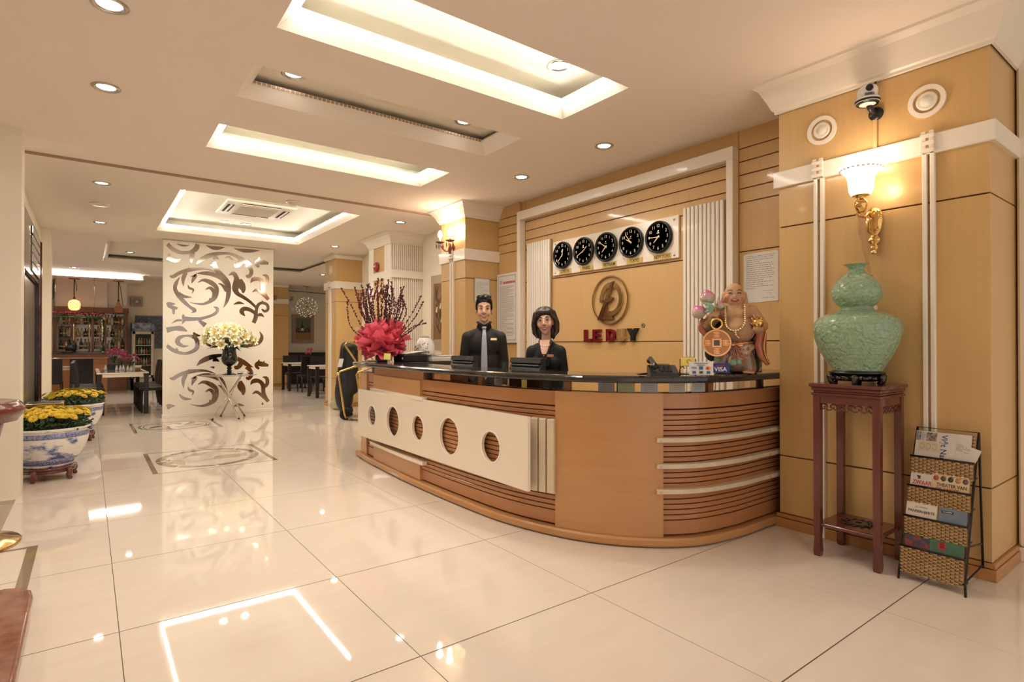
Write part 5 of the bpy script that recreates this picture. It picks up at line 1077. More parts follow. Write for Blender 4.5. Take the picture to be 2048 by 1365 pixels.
# ================================================================== RED BOUQUET ON THE DESK
bx, by = 2.665, 4.12
t = thing('willow_bouquet', 'tall arrangement of red-budded willow twigs in pink tulle at the desk end', 'bouquet', (bx, by, CT))
part('glass_pot', MB().lathe((bx, by, CT), [(.0, .0), (.075, 0), (.085, .01), (.098, .14), (.10, .17), (.09, .17), (.08, .02), (0, .02)], 28), mat('grey_pot_glass', (.28, .26, .24), .08, trans=.3, ior=1.3), t)
M['bark'] = mat('dark_twig', (.045, .016, .012), .6); M['bud'] = mat('red_bud', (.13, .010, .022), .5); M['bud2'] = mat('dark_bud', (.06, .012, .014), .5)
M['tulle'] = mat('pink_tulle', (.90, .145, .21), .8, alpha=.8); M['tulle2'] = mat('deep_pink_tulle', (.82, .10, .16), .8, alpha=.8)
rnd = random.Random(11); z0 = CT + .15
tw = []
for k in range(44):
    side = rnd.uniform(-1, 1); dep = rnd.uniform(-1, 1); h = .82 - .14 * side * side + rnd.uniform(-.2, .02); sp = .25
    tw.append([(side * .05, dep * .05, 0), (side * .17, dep * .12, h * .4), (side * sp + rnd.uniform(-.03, .03), dep * .16, h * .75), (side * sp * 1.05 + rnd.uniform(-.03, .05), dep * .17, h)])
tw += [[(-.04, 0, 0), (-.22, -.02, .22), (-.36, -.04, .50), (-.47, -.05, .70)], [(-.04, 0, .0), (-.25, .02, .12), (-.40, .03, .30), (-.42, .04, .55)], [(.04, 0, 0), (.2, 0, .14), (.36, .02, .26), (.50, .03, .30)], [(.04, .02, 0), (.22, 0, .22), (.36, .02, .46), (.44, .03, .62)],
       [(.05, 0, 0), (.24, 0, .20), (.38, .0, .38), (.47, .0, .55)], [(-.04, 0, 0), (-.18, .02, .3), (-.29, .03, .55), (-.33, .03, .72)], [(.04, 0, 0), (.2, .02, .12), (.34, .03, .22), (.46, .03, .33)]]
ra = math.radians(-33)   # spread across the view of the desk
for k, P in enumerate(tw):
    Q = catmull([(bx + p[0] * math.cos(ra) - p[1] * math.sin(ra), by + p[0] * math.sin(ra) + p[1] * math.cos(ra), z0 + p[2]) for p in P], 7)
    b = part('twig', MB().tube(Q, [.0032 - .0018 * i / len(Q) for i in range(len(Q))], 5), 'bark', t)
    bm_ = MB(); n = len(Q)
    for i in range(4, n):
        for q in range(2):
            u = rnd.random(); i2 = min(n - 1, i + 1); p = Vector(Q[i]).lerp(Vector(Q[i2]), u); a = rnd.uniform(0, 2 * PI); d = Vector((math.cos(a), math.sin(a), 1.2)).normalized(); p = p + d * .008
            bm_.ell(p, (.0072, .0072, .0125), 6, 5, d.to_track_quat('Z', 'Y').to_matrix())
    part('buds', bm_, 'bud' if k % 3 else 'bud2', b, kind='stuff')
def petal(c, az, el, L, W, curl, seed):
    r_ = random.Random(seed); m = MB(); n, q = 10, 10; vs = []
    D = Vector((math.cos(az) * math.cos(el), math.sin(az) * math.cos(el), math.sin(el))); S_ = Vector((-math.sin(az), math.cos(az), 0)); U_ = S_.cross(D)
    for i in range(n + 1):
        u = i / n; w_ = W * (.30 + .75 * math.sin(PI * min(.62, .12 + u * .55))) * (1 - .55 * max(0, u - .72) / .28)
        for j in range(q + 1):
            v = j / q * 2 - 1; vs.append(Vector(c) + D * L * u * (1 - .16 * v * v + .05 * math.sin(seed + 6 * v)) + S_ * w_ * v + U_ * (curl * u * u + .022 * math.sin(v * 5 + seed) * u + .012 * math.sin(v * 11 + seed * 2.3) * u * u - .05 * v * v * u))
    m.add(vs, [(i * (q + 1) + j, i * (q + 1) + j + 1, (i + 1) * (q + 1) + j + 1, (i + 1) * (q + 1) + j) for i in range(n) for j in range(q)], True); return m
for k in range(52):
    u = (k + .5) / 52; el = -.95 + 2.15 * u + rnd.uniform(-.12, .12); az = k * 2.39996 + rnd.uniform(-.2, .2)
    part('tulle_fold', petal((bx, by, CT + .21 + .02 * u), az, el, (.27 + .05 * math.sin(PI * u)) * rnd.uniform(.88, 1.08), .15 * rnd.uniform(.85, 1.15), -.05, k), 'tulle' if k % 3 else 'tulle2', t)
pk = mat('pale_pink_flower', (.75, .48, .50), .5)
for (a, b, c) in [(-.03, -.20, .26), (-.28, -.08, .38), (.03, -.12, .66), (-.14, -.05, .78)]:
    x, y = bx + a * math.cos(ra) - b * math.sin(ra), by + a * math.sin(ra) + b * math.cos(ra); m = MB()
    for q in range(5): m.ell((x + .014 * math.cos(q * 1.257), y, CT + c + .014 * math.sin(q * 1.257)), (.011, .006, .011), 8, 5)
    part('pink_flower', m, pk, t)
t = thing('yellow_note_stand', 'small stand with a yellow note beside the red bouquet', 'card holder', (2.58, 3.83, CT))
part('wire', MB().tube([(2.55, 3.80, CT), (2.57, 3.83, CT + .10), (2.61, 3.80, CT + .10), (2.63, 3.79, CT)], .003, 6), 'iron', t); part('note', MB().obox((2.575, 3.80, CT + .065), (.075, .07, .003), (.82, -.57, 0), (0.1, .1, .99)), mat('yellow_note', (.82, .72, .18), .5), t); part('tag', MB().obox((2.59, 3.79, CT + .012), (.035, .024, .004), (.82, -.57, 0), (0, 0, 1)), 'paper', t)
solo('white_envelope', MB().cbox(2.47, 2.60, 4.10, 4.28, CT, CT + .012, .002), 'paper', 'white envelope lying at the very end of the counter', 'envelope')

# ================================================================== SCROLL SCREEN (white board with mirror inlay)
SYF = 9.57
KD = (0.00711677587, 3.17205506e-05, 0.887503097, -0.000592473118, -0.00883100025, 3.19874834, -0.00045400239, 3.65940164e-06)
def on_board(u, v):     # drawing-sheet units of the scroll pattern -> metres on the flat board (along it, height)
    d = KD[6] * u + KD[7] * v + 1; return (KD[0] * u + KD[1] * v + KD[2]) / d, (KD[3] * u + KD[4] * v + KD[5]) / d
scr = thing('scroll_screen', 'tall white partition board with mirrored scroll pattern behind the lily table', 'partition screen', (1.86, 9.6, 0))
part('board', MB().cbox(.935, 2.79, SYF, SYF + .06, 0, CEIL - .005, .004), mat('screen_white', (.90, .83, .70), .5), scr)
part('plinth', MB().cbox(.925, 2.80, SYF - .01, SYF + .07, 0, .055, .003), 'trim', scr)
R1, R2 = (0, 0), (0, 180)
STK = [
 (R1, [(105,95,24),(180,165,25),(300,218,22),(430,212,20),(515,165,32),(540,100,26)]), (R1, [(470,215,28),(455,290,30),(450,360,8)]),
 (R1, [(100,265,46),(165,318,24),(230,337,20),(295,318,3)]),
 (R1, [(525,382,4),(600,315,26),(720,262,30),(860,232,19),(1000,236,16),(1120,282,24),(1230,350,28),(1335,402,3)]), (R1, [(760,285,30),(810,295,20),(852,322,3)]), (R1, [(1165,340,30),(1140,385,28),(1095,410,22),(1072,382,10)]), (R1, [(1245,390,30),(1305,460,24),(1308,525,24),(1268,565,20),(1236,545,10)]),
 (R1, [(930,300,3),(985,277,13),(1030,315,12),(1080,332,3)]), (R1, [(1558,378,14),(1470,358,30),(1400,355,28),(1385,390,20),(1425,425,14)]), (R1, [(1425,290,3),(1410,345,22)]), (R1, [(1503,308,3),(1478,352,18)]),
 (R1, [(135,556,3),(190,563,22),(290,508,22),(430,466,25),(560,451,17),(680,457,12),(800,497,3)]), (R1, [(375,505,22),(335,590,25),(335,704,3)]), (R1, [(410,430,3),(440,460,18)]),
 (R1, [(798,345,12),(782,400,28),(830,490,28),(900,565,34),(968,665,36),(985,780,30),(970,880,24),(940,960,14),(906,1015,2)]), (R1, [(722,400,3),(782,405,16)]), (R1, [(520,520,3),(640,515,22),(760,532,27),(880,588,26),(958,712,4)]), (R1, [(836,662,3),(900,692,17),(955,775,20)]),
 (R1, [(440,570,4),(515,545,18),(480,600,22),(455,662,3)]), (R1, [(545,650,3),(620,615,17),(720,645,28),(798,705,27),(818,780,24),(780,868,30),(700,930,20),(590,960,13),(430,936,2)]), (R1, [(650,752,3),(720,727,18),(778,790,26),(772,860,24)]), (R1, [(712,868,3),(720,905,16)]),
 (R1, [(282,572,3),(232,660,22),(216,740,24),(260,830,25),(340,920,24),(430,1000,17),(490,1040,24),(500,1065,14),(445,1085,3)]), (R1, [(275,790,6),(340,848,20),(460,862,2)]), (R1, [(402,682,4),(420,728,14),(478,752,12),(460,808,3)]),
 (R1, [(986,542,3),(1055,520,26),(1095,575,28),(1100,650,42),(1082,735,40),(1110,805,26),(1200,862,21),(1300,932,17),(1395,1025,14)]), (R1, [(1135,610,34),(1170,690,46),(1195,750,30),(1192,802,10)]), (R1, [(1056,965,3),(1130,941,17),(1210,956,3)]),
 (R1, [(1300,655,3),(1340,603,26),(1420,600,24),(1478,660,26),(1485,760,24),(1515,840,25),(1558,895,20)]), (R1, [(1470,542,3),(1530,560,22),(1540,635,22),(1500,680,22)]), (R1, [(1326,790,3),(1380,757,17),(1440,790,18),(1500,850,14)]),
 (R1, [(1345,1230,24),(1375,1150,26),(1383,1050,20),(1410,972,19),(1470,942,17),(1540,972,18),(1548,1040,17),(1500,1062,16),(1462,1030,8)]), (R1, [(1365,1090,20),(1290,1042,22),(1210,1027,26),(1172,1070,28),(1220,1130,6)]), (R1, [(1398,1122,14),(1450,1112,18),(1495,1146,3)]), (R1, [(1470,902,2),(1473,940,14)]),
 (R1, [(97,980,30),(140,960,26),(220,957,3)]), (R1, [(120,985,18),(185,1010,22),(250,1020,14)]), (R1, [(195,1015,20),(196,1105,10)]),
 (R1, [(770,1000,4),(820,1022,20),(818,1070,20),(750,1120,16),(600,1165,18),(470,1175,22),(350,1165,26),(335,1108,8)]), (R1, [(352,1180,24),(318,1245,3)]), (R1, [(560,1195,16),(650,1265,28)]), (R1, [(170,1236,2),(240,1196,13),(315,1190,10)]),
 (R1, [(97,1335,34),(200,1312,26),(300,1312,30),(390,1348,6)]),
 (R2, [(415,266,2),(330,270,17),(252,215,30),(280,150,24),(380,121,13),(490,142,24),(535,210,26),(525,300,26),(440,358,20),(330,375,18),(200,335,24),(96,262,22)]), (R2, [(235,290,3),(245,330,16)]),
 (R2, [(482,72,8),(510,108,18),(592,122,3)]), (R2, [(652,210,4),(685,250,13),(780,275,16),(860,262,8)]), (R2, [(1042,240,3),(1180,264,17),(1300,260,20),(1418,222,24),(1463,140,20),(1432,62,3)]), (R2, [(1380,130,3),(1330,185,8),(1285,245,3)]),
]
def stroke_poly(org, pts, dy):
    S7 = 7.183; P = catmull(pts, 5); L, R = [], []
    for i, p in enumerate(P):
        p = (p[0], p[1], p[2] * 1.18); a = P[max(0, i - 1)]; b = P[min(len(P) - 1, i + 1)]; tx, ty = b[0] - a[0], b[1] - a[1]; l = math.hypot(tx, ty) or 1
        L.append((p[0] - ty / l * p[2], p[1] + tx / l * p[2])); R.append((p[0] + ty / l * p[2], p[1] - tx / l * p[2]))
    return [on_board(org[0] + x / S7, org[1] + y / S7 + dy) for x, y in L], [on_board(org[0] + x / S7, org[1] + y / S7 + dy) for x, y in R]
def inlay(org, pts, dy, lift):
    L, R = stroke_poly(org, pts, dy)
    zs = [q[1] for q in L + R]; xs = [q[0] for q in L + R]
    if max(zs) > CEIL - .02 or min(zs) < .11: return
    m = MB(); n = len(L); yf = SYF - .0015 - lift
    vs = [(min(2.74, max(.985, q[0])), yf, q[1]) for q in L] + [(min(2.74, max(.985, q[0])), yf, q[1]) for q in R] + [(min(2.74, max(.985, q[0])), SYF - .0002, q[1]) for q in L] + [(min(2.74, max(.985, q[0])), SYF - .0002, q[1]) for q in R]
    fs = [(i, i + 1, n + i + 1, n + i) for i in range(n - 1)] + [(i, 2 * n + i, 2 * n + i + 1, i + 1) for i in range(n - 1)] + [(n + i, n + i + 1, 3 * n + i + 1, 3 * n + i) for i in range(n - 1)]
    m.add(vs, fs); part('mirror_inlay', m, 'mirror', scr)
for k, (o, pts) in enumerate(STK):
    inlay(o, pts, 0, .00012 * (k % 7))
    if o == R1 and 2 < k < 37: inlay(o, pts, 204, .00012 * (k % 7))
# crescents under the ceiling edge
for pts in ([(660,118,2),(760,150,22),(850,155,20),(930,140,2)], [(1060,160,2),(1200,190,22),(1330,195,18),(1430,190,2)], [(240,95,2),(330,118,12),(420,115,2)]): inlay(R1, pts, 0, .0002)

# ---- glass table and lilies
tx, ty = 1.885, 8.90
t = thing('round_glass_table', 'small round glass table on crossed chrome legs before the scroll screen', 'table', (tx, ty, 0))
part('glass_top', MB().lathe((tx, ty, .752), [(0, 0), (.44, 0), (.447, .004), (.447, .009), (.44, .013), (0, .013)], 48), mat('table_glass', (.55, .52, .45), .03, trans=.6, ior=1.2, alpha=.6), t)
for a in (.35, 1.92, 3.55, 5.0): part('leg', MB().cyl((tx - .30 * math.cos(a), ty - .30 * math.sin(a), .012), (tx + .28 * math.cos(a + .25), ty + .28 * math.sin(a + .25), .750), .014), 'chrome', t); part('foot_cap', MB().cyl((tx - .302 * math.cos(a), ty - .302 * math.sin(a), 0), (tx - .296 * math.cos(a), ty - .296 * math.sin(a), .02), .017), 'black', t)
t = thing('black_goblet_vase', 'black footed goblet vase on the round glass table', 'vase', (tx, ty, .765)); gz = .765
part('vessel', MB().lathe((tx, ty, gz), catmull([(0, 0), (.105, 0), (.11, .012), (.07, .03), (.035, .05), (.045, .075), (.03, .095), (.045, .12), (.03, .14), (.04, .155), (.10, .20), (.128, .26), (.13, .31), (.115, .38), (.108, .44), (.115, .48), (.105, .48), (.10, .40), (.115, .30), (.0, .22)], 3), 32), mat('black_glaze', (.010, .008, .009), .08, coat=.5), t)
lb = thing('lily_bouquet', 'big bunch of pale yellow lilies in the black goblet vase', 'flowers', (tx, ty, gz + .44))
M['lily'] = mat('cream_lily', (.90, .84, .58), .5, sub=.1); M['lily_y'] = mat('lily_throat', (.78, .60, .14), .5); M['leaf'] = mat('dark_leaf', (.035, .075, .025), .4)
def lily_mesh():
    m = MB()
    for k in range(6):
        a = 2 * PI * k / 6 + (.0 if k % 2 else .06); vs = []; n = 6
        for i in range(n + 1):
            u = i / n; r_ = .015 + .085 * u; z = .075 * math.sin(u * 1.9) - .02 * u * u; w_ = .026 * math.sin(PI * (.12 + .88 * u)) + .001
            for v in (-1, 0, 1): vs.append((r_ * math.cos(a) - w_ * v * math.sin(a), r_ * math.sin(a) + w_ * v * math.cos(a), z - .008 * (1 - abs(v))))
        m.add(vs, [(3 * i + j, 3 * i + j + 1, 3 * i + j + 4, 3 * i + j + 3) for i in range(n) for j in (0, 1)], True)
    return m
l0 = part('lily', MB().add([(v[0] + tx, v[1] + ty, v[2] + gz + .44) for v in lily_mesh().v], lily_mesh().f, True), 'lily', lb)
th0 = part('throat', MB().lathe((tx, ty, gz + .44), [(.0, .0), (.022, .02), (.034, .05), (.02, .03), (0, .01)], 10).tube([(tx, ty, gz + .45), (tx + .006, ty, gz + .52)], .003, 5), 'lily_y', l0)
rnd = random.Random(21)
for k in range(72):
    a = rnd.uniform(0, 2 * PI); r_ = .43 * math.sqrt(rnd.uniform(.02, 1)); px_ = r_ * math.cos(a); py_ = .62 * r_ * math.sin(a); pz = .13 + .26 * (1 - (r_ / .48) ** 2) + rnd.uniform(-.10, .04)
    o = l0 if k == 0 else share(l0, lb, (0, 0, 0), 'lily')
    o.location = (px_, py_, pz); dd = Vector((px_ * 1.2 + rnd.uniform(-.1, .1), py_ * 1.2 - .28, pz - .02)).normalized(); o.rotation_euler = dd.to_track_quat('Z', 'Y').to_euler()
    if k: share(th0, o, (0, 0, 0), 'throat')
for k in range(16):
    a = 2 * PI * k / 16; part('stem', MB().tube(catmull([(tx + .05 * math.cos(a), ty + .05 * math.sin(a), gz + .42), (tx + .08 * math.cos(a), ty + .08 * math.sin(a), gz + .55), (tx + .2 * math.cos(a), ty + .14 * math.sin(a), gz + .66)], 4), .006, 6), 'leaf', lb)
for k in range(34):
    a = rnd.uniform(0, 2 * PI); L_ = rnd.uniform(.16, .30); c = Vector((tx + .09 * math.cos(a), ty + .08 * math.sin(a), gz + .50 + rnd.uniform(0, .06))); d = Vector((math.cos(a), .7 * math.sin(a), rnd.uniform(-.25, .7))).normalized(); s_ = d.cross(Vector(ZN)).normalized()
    part('leaf', MB().add([c, c + d * L_ * .5 + s_ * .03, c + d * L_ - Vector((0, 0, .03)), c + d * L_ * .5 - s_ * .03], [(0, 1, 2, 3)]), 'leaf', lb)
# two little bowls on the glass table
for dx, l in ((.17, 'small dark-bottomed glass bowl beside the goblet vase'), (.34, 'small dark-bottomed glass bowl near the table rim')):
    b = thing('glass_bowl', l, 'bowl', (tx + dx, ty - .03, gz), 'glass bowls on the round table'); part('bowl', MB().lathe((tx + dx, ty - .03, gz), [(0, 0), (.04, .002), (.055, .03), (.058, .055), (.054, .055), (.05, .03), (0, .01)], 20), 'glass', b); part('contents', MB().lathe((tx + dx, ty - .03, gz), [(0, .011), (.045, .012), (.05, .026), (0, .03)], 18), 'black', b)

# ================================================================== FLOWER POTS BY THE LIFT
def porcelain():
    m = bpy.data.materials.new('blue_white_porcelain'); m.use_nodes = True; nt = m.node_tree; p = nt.nodes['Principled BSDF']; p.inputs['Roughness'].default_value = .08; p.inputs['Coat Weight'].default_value = .4
    tc = nt.nodes.new('ShaderNodeTexCoord'); mp = nt.nodes.new('ShaderNodeMapping'); mp.inputs['Scale'].default_value = (5.0, 5.0, 9.0); nt.links.new(tc.outputs['Object'], mp.inputs[0])
    n = nt.nodes.new('ShaderNodeTexNoise'); n.inputs['Scale'].default_value = 1.0; n.inputs['Detail'].default_value = 7; n.inputs['Roughness'].default_value = .62; nt.links.new(mp.outputs[0], n.inputs['Vector'])
    r = nt.nodes.new('ShaderNodeValToRGB'); e = r.color_ramp.elements; e[0].position = .50; e[0].color = (.80, .77, .72, 1); e[1].position = .62; e[1].color = (.06, .07, .24, 1); q = e.new(.555); q.color = (.40, .42, .56, 1)
    nt.links.new(n.outputs['Fac'], r.inputs[0]); nt.links.new(r.outputs[0], p.inputs['Base Color']); return m
M['porc'] = porcelain(); M['porc_w'] = mat('white_glaze', (.78, .75, .70), .08, coat=.4); M['porc_b'] = mat('blue_band', (.07, .075, .24), .12, coat=.4, var=(90, (.35, .37, .52), .1))
M['mum'] = mat('yellow_petals', (.88, .66, .06), .5); M['mum2'] = mat('yellow_centre', (.70, .38, .015), .6); M['green'] = mat('chrysanthemum_leaf', (.03, .065, .018), .5); M['soil'] = mat('soil', (.03, .018, .012), .9)
def mum_mesh():
    m = MB()
    for ring_, (n, L, up) in enumerate([(16, .044, .1), (13, .034, .55)]):
        for k in range(n):
            a = 2 * PI * k / n + ring_ * .2; ca, sa = math.cos(a), math.sin(a); w_ = .0075; z1 = .012 * up + .004 * ring_
            m.add([(.006 * ca, .006 * sa, .004), (L * .6 * ca - w_ * sa, L * .6 * sa + w_ * ca, .006 + z1), (L * ca, L * sa, .004 + z1 * 1.4), (L * .6 * ca + w_ * sa, L * .6 * sa - w_ * ca, .006 + z1)], [(0, 1, 2, 3)])
    return m
def flower_pot(x, y, label, lab2, lab3, seed, n=88):
    z = .125
    s = thing('pot_stand', lab2, 'pot stand', (x, y, 0), 'wooden pot stands'); m = MB().lathe((x, y, 0), [(0, .10), (.20, .10), (.225, .106), (.225, .122), (.21, .126), (0, .126)], 32); part('ring', m, 'rosewood', s)
    part('apron', MB().lathe((x, y, 0), [(.19, .07), (.212, .075), (.218, .10), (.19, .10)], 32), 'rosewood', s)
    for k in range(5):
        a = 2 * PI * k / 5 + .5; ca, sa = math.cos(a), math.sin(a); part('foot', MB().tube(catmull([(x + .195 * ca, y + .195 * sa, .10), (x + .232 * ca, y + .232 * sa, .08), (x + .222 * ca, y + .222 * sa, .04), (x + .225 * ca, y + .225 * sa, .018), (x + .245 * ca, y + .245 * sa, .014)], 4), [.026] * 5 + [.024] * 4 + [.019] * 8, 8), 'rosewood', s)
    t = thing('porcelain_pot', label, 'flower pot', (x, y, z), 'blue and white porcelain pots')
    pf = catmull([(0, 0), (.175, 0), (.20, .03), (.255, .11), (.30, .20), (.318, .28), (.315, .33), (.318, .355)], 4)
    part('vessel', MB().lathe((x, y, z), [(max(0, a), b) for a, b in pf], 48), 'porc', t)
    part('rim', MB().lathe((x, y, z), [(.316, .35), (.332, .36), (.335, .372), (.325, .382), (.30, .378), (.295, .34)], 48), 'porc_w', t)
    part('upper_band', MB().lathe((x, y, z), [(.3195, .288), (.3205, .30), (.3195, .335)], 48), 'porc_b', t); part('lower_band', MB().lathe((x, y, z), [(.203, .03), (.2275, .064), (.2435, .088)], 48), 'porc_b', t); part('foot_ring', MB().lathe((x, y, z), [(.178, .001), (.196, .02), (.2005, .027)], 48), 'porc_w', t)
    part('soil', MB().lathe((x, y, z), [(0, .335), (.30, .33)], 28), 'soil', t)
    pl_ = thing('chrysanthemum_plant', lab3, 'flowers', (x, y, z + .335), 'yellow chrysanthemums'); rnd = random.Random(seed); lf = MB()
    for k in range(900):
        a = rnd.uniform(0, 2 * PI); r_ = .33 * math.sqrt(rnd.random()); h = rnd.uniform(.0, .17) * (1.05 - .3 * (r_ / .33) ** 2); c = Vector((x + r_ * math.cos(a), y + r_ * math.sin(a), z + .34 + h)); d = Vector((rnd.uniform(-1, 1), rnd.uniform(-1, 1), rnd.uniform(-.2, .9))).normalized(); q = d.orthogonal().normalized(); L_ = rnd.uniform(.03, .06)
        lf.add([c, c + d * L_ * .55 + q * L_ * .32, c + d * L_, c + d * L_ * .55 - q * L_ * .32], [(0, 1, 2, 3)])
    part('foliage', lf, 'green', pl_, kind='stuff')
    f0 = None
    for k in range(n):
        a = k * 2.39996; r_ = .335 * math.sqrt((k + .5) / n); h = .165 + .05 * (1 - (r_ / .33) ** 2) + rnd.uniform(-.03, .02); p = Vector((r_ * math.cos(a), r_ * math.sin(a), h)); tl = Vector((p.x * 1.4 + rnd.uniform(-.15, .15), p.y * 1.4 + rnd.uniform(-.15, .15), .62)).normalized()
        if f0 is None:
            mm = mum_mesh(); f0 = part('bloom', MB().add([(v[0] + x, v[1] + y, v[2] + z + .335) for v in mm.v], mm.f), 'mum', pl_); ce = part('bloom_centre', MB().ell((x, y, z + .335 + .008), (.009, .009, .006), 8, 5), 'mum2', f0); o = f0
        else: o = share(f0, pl_, (0, 0, 0), 'bloom'); share(ce, o, (0, 0, 0), 'bloom_centre')
        o.location = p; o.rotation_euler = tl.to_track_quat('Z', 'Y').to_euler()
flower_pot(-.425, 5.0, 'blue and white landscape pot of yellow chrysanthemums nearest the camera', 'carved rosewood stand under the nearer porcelain pot', 'yellow chrysanthemums in the nearer blue and white pot', 3)
flower_pot(-.265, 7.55, 'blue and white pot half hidden behind the nearer flower pot', 'rosewood stand under the farther porcelain pot', 'yellow chrysanthemums in the farther pot, before the dining chairs', 8, 56)
t = thing('brass_bin', 'square brass bin between the two flower pots beside the lift', 'bin', (-.50, 6.35, 0))
part('body', MB().cbox(-.66, -.36, 6.2, 6.5, 0, .60, .006), 'brass', t); part('rim', MB().cbox(-.68, -.34, 6.18, 6.52, .60, .635, .006).cbox(-.665, -.355, 6.195, 6.505, .56, .575, .004), 'gold_pale', t); part('ash_tray', MB().box(-.65, -.37, 6.21, 6.49, .635, .64), 'iron', t)
# ---- lift surround
lf = thing('lift_door', 'dark marble lift surround with steel doors behind the flower pots', 'lift door', (-.72, 6.6, 0))
part('jamb', MB().cbox(-.74, -.66, 5.35, 5.62, 0, 2.78, .004), 'marble_d', lf); part('jamb', MB().cbox(-.74, -.655, 7.9, 8.25, 0, 2.75, .004), 'marble_d', lf); part('head', MB().cbox(-.74, -.66, 5.62, 7.9, 2.12, 2.78, .004), 'marble_d', lf)
for y in (5.64, 6.77): part('door_leaf', MB().cbox(-.74, -.70, y, y + 1.12, .01, 2.11, .004), 'steel', lf)
for k in range(5): part('mirror_strip', MB().cbox(-.66, -.645, 6.6, 7.8, 2.18 + .11 * k, 2.27 + .11 * k, .004), 'chrome', lf)
part('red_edge', MB().box(-.662, -.652, 5.60, 5.63, 0, 2.78).box(-.657, -.645, 8.22, 8.255, 0, 2.75), mat('red_edge', (.14, .02, .02), .2), lf)
# ---- left margin things
t = thing('pedestal_table', 'round rosewood pedestal table with magenta drum and brass foot at the left margin', 'pedestal table', (-.80, 2.80, 0)); qx, qy = -.80, 2.86
part('brass_foot', MB().lathe((qx, qy, 0), [(0, 0), (.33, 0), (.335, .012), (.325, .022), (.22, .05), (.12, .085), (.06, .12), (0, .13)], 44), 'brass', t)
part('drum', MB().lathe((qx, qy, 0), [(.05, .10), (.17, .45), (.24, .78), (.24, .80), (0, .80)], 36), mat('magenta_lacquer', (.19, .006, .04), .2, coat=.5), t)
part('top', MB().lathe((qx, qy, 0), catmull([(0, .80), (.28, .80), (.315, .815), (.325, .83), (.345, .855), (.35, .885), (.33, .92), (.30, .935), (.22, .925), (0, .925)], 3), 44), 'rosewood', t)
t = thing('granite_plinth', 'low red granite plinth with rounded corner at the lower left corner', 'plinth', (-1.0, .3, 0))
gp = [(-1.8, -1.5), (-.40, -1.5), (-.335, -1.44), (-.335, 1.38), (-.345, 1.46), (-.38, 1.52), (-.44, 1.545), (-1.8, 1.545)]
part('granite_slab', MB().prism(gp, (0, 0, 0), XN, YN, ZN, .09, .118), 'granite_r', t); part('tiled_base', MB().box(-1.7, -.36, -1.42, 1.46, 0, .09), 'inlay_c', t); part('rim', MB().tube([(p[0], p[1], .104) for p in gp[2:7]], .015, 8), 'granite_r', t)
t = thing('carved_foot', 'dark polished furniture foot standing on the red granite plinth', 'furniture foot', (-.56, 1.40, .118)); part('claw', MB().lathe((-.545, 1.36, .118), [(0, 0), (.07, 0), (.085, .02), (.08, .04), (.05, .06), (.055, .09), (.04, .3), (0, .3)], 24), 'rosewood', t)
# ================================================================== FLOOR INLAYS
def medallion(x0, x1, y0, y1, label, worldish, seed):
    t = thing('floor_medallion', label, 'floor inlay', ((x0 + x1) / 2, (y0 + y1) / 2, 0), 'stone medallions in the floor'); cx, cy = (x0 + x1) / 2, (y0 + y1) / 2; kx, ky = (x1 - x0) / 2 - .07, (y1 - y0) / 2 - .07; rnd = random.Random(seed)
    part('ground', MB().box(x0, x1, y0, y1, .0002, .0012), 'inlay_c', t)
    part('border', MB().box(x0, x0 + .045, y0, y1, .001, .0022), 'inlay_b', t); part('border', MB().box(x1 - .045, x1, y0, y1, .001, .0022), 'inlay_b', t); part('thin_border', MB().box(x0, x1, y0, y0 + .014, .001, .0019), 'inlay_b', t); part('thin_border', MB().box(x0, x1, y1 - .014, y1, .001, .0019), 'inlay_b', t)
    o = (cx, cy, 0); R = lambda a, b, n0, n1, m_, h=.0022: part('ring_segment', MB().ring(o, (kx, 0, 0), (0, ky, 0), ZN, a, b, .001, h, 16, n0, n1), m_, t)
    n = 8
    if worldish:
        for k in range(n): R(.90, .99, 2 * PI * k / n + .03, 2 * PI * (k + 1) / n - .03, 'inlay_b' if k % 2 == 0 else 'inlay_g'); R(.84, .895, 2 * PI * k / n, 2 * PI * (k + 1) / n - .08, 'inlay_g' if k % 2 == 0 else 'inlay_t')
        for i in range(4):
            for j in range(3):
                if (i + j) % 2: R(.72 + .09 * j, .80 + .09 * j, PI - .36 + .18 * i, PI - .20 + .18 * i, 'inlay_b', .0027)
        for pts in ([(-.55, .05), (-.52, .08), (-.35, .25), (-.1, .35), (.1, .6), (.0, .66), (-.3, .5)], [(-.35, -.35), (.0, -.2), (.15, .05), (.45, .1), (.72, -.05), (.5, -.35), (.1, -.3)], [(-.8, -.1), (-.62, .12), (-.5, -.25), (-.55, -.55), (-.7, -.4)], [(.3, .45), (.5, .55), (.72, .35), (.6, .25)], [(.55, -.1), (.78, .1), (.7, -.3)]):
            P = catmull([(p[0] * kx + rnd.uniform(-.02, .02), p[1] * ky + rnd.uniform(-.02, .02)) for p in pts], 5, True); part('map_piece', MB().prism(P, o, XN, YN, ZN, .001, .0016 + .0001 * len(pts)), 'inlay_t', t)
    else:
        R(.92, .99, 0, 2 * PI, 'inlay_g'); R(.84, .87, 0, 2 * PI, 'inlay_b')
        for k in range(7):
            a = 2 * PI * k / 7; P = catmull([(.25 * math.cos(a), .25 * math.sin(a)), (.6 * math.cos(a + .35), .6 * math.sin(a + .35)), (.80 * math.cos(a + .9), .80 * math.sin(a + .9)), (.55 * math.cos(a + .75), .55 * math.sin(a + .75)), (.3 * math.cos(a + .5), .3 * math.sin(a + .5))], 4, True)
            part('swirl_piece', MB().prism([(p[0] * kx, p[1] * ky) for p in P], o, XN, YN, ZN, .001, .0022), ('inlay_b', 'inlay_g', 'inlay_t')[k % 3], t)
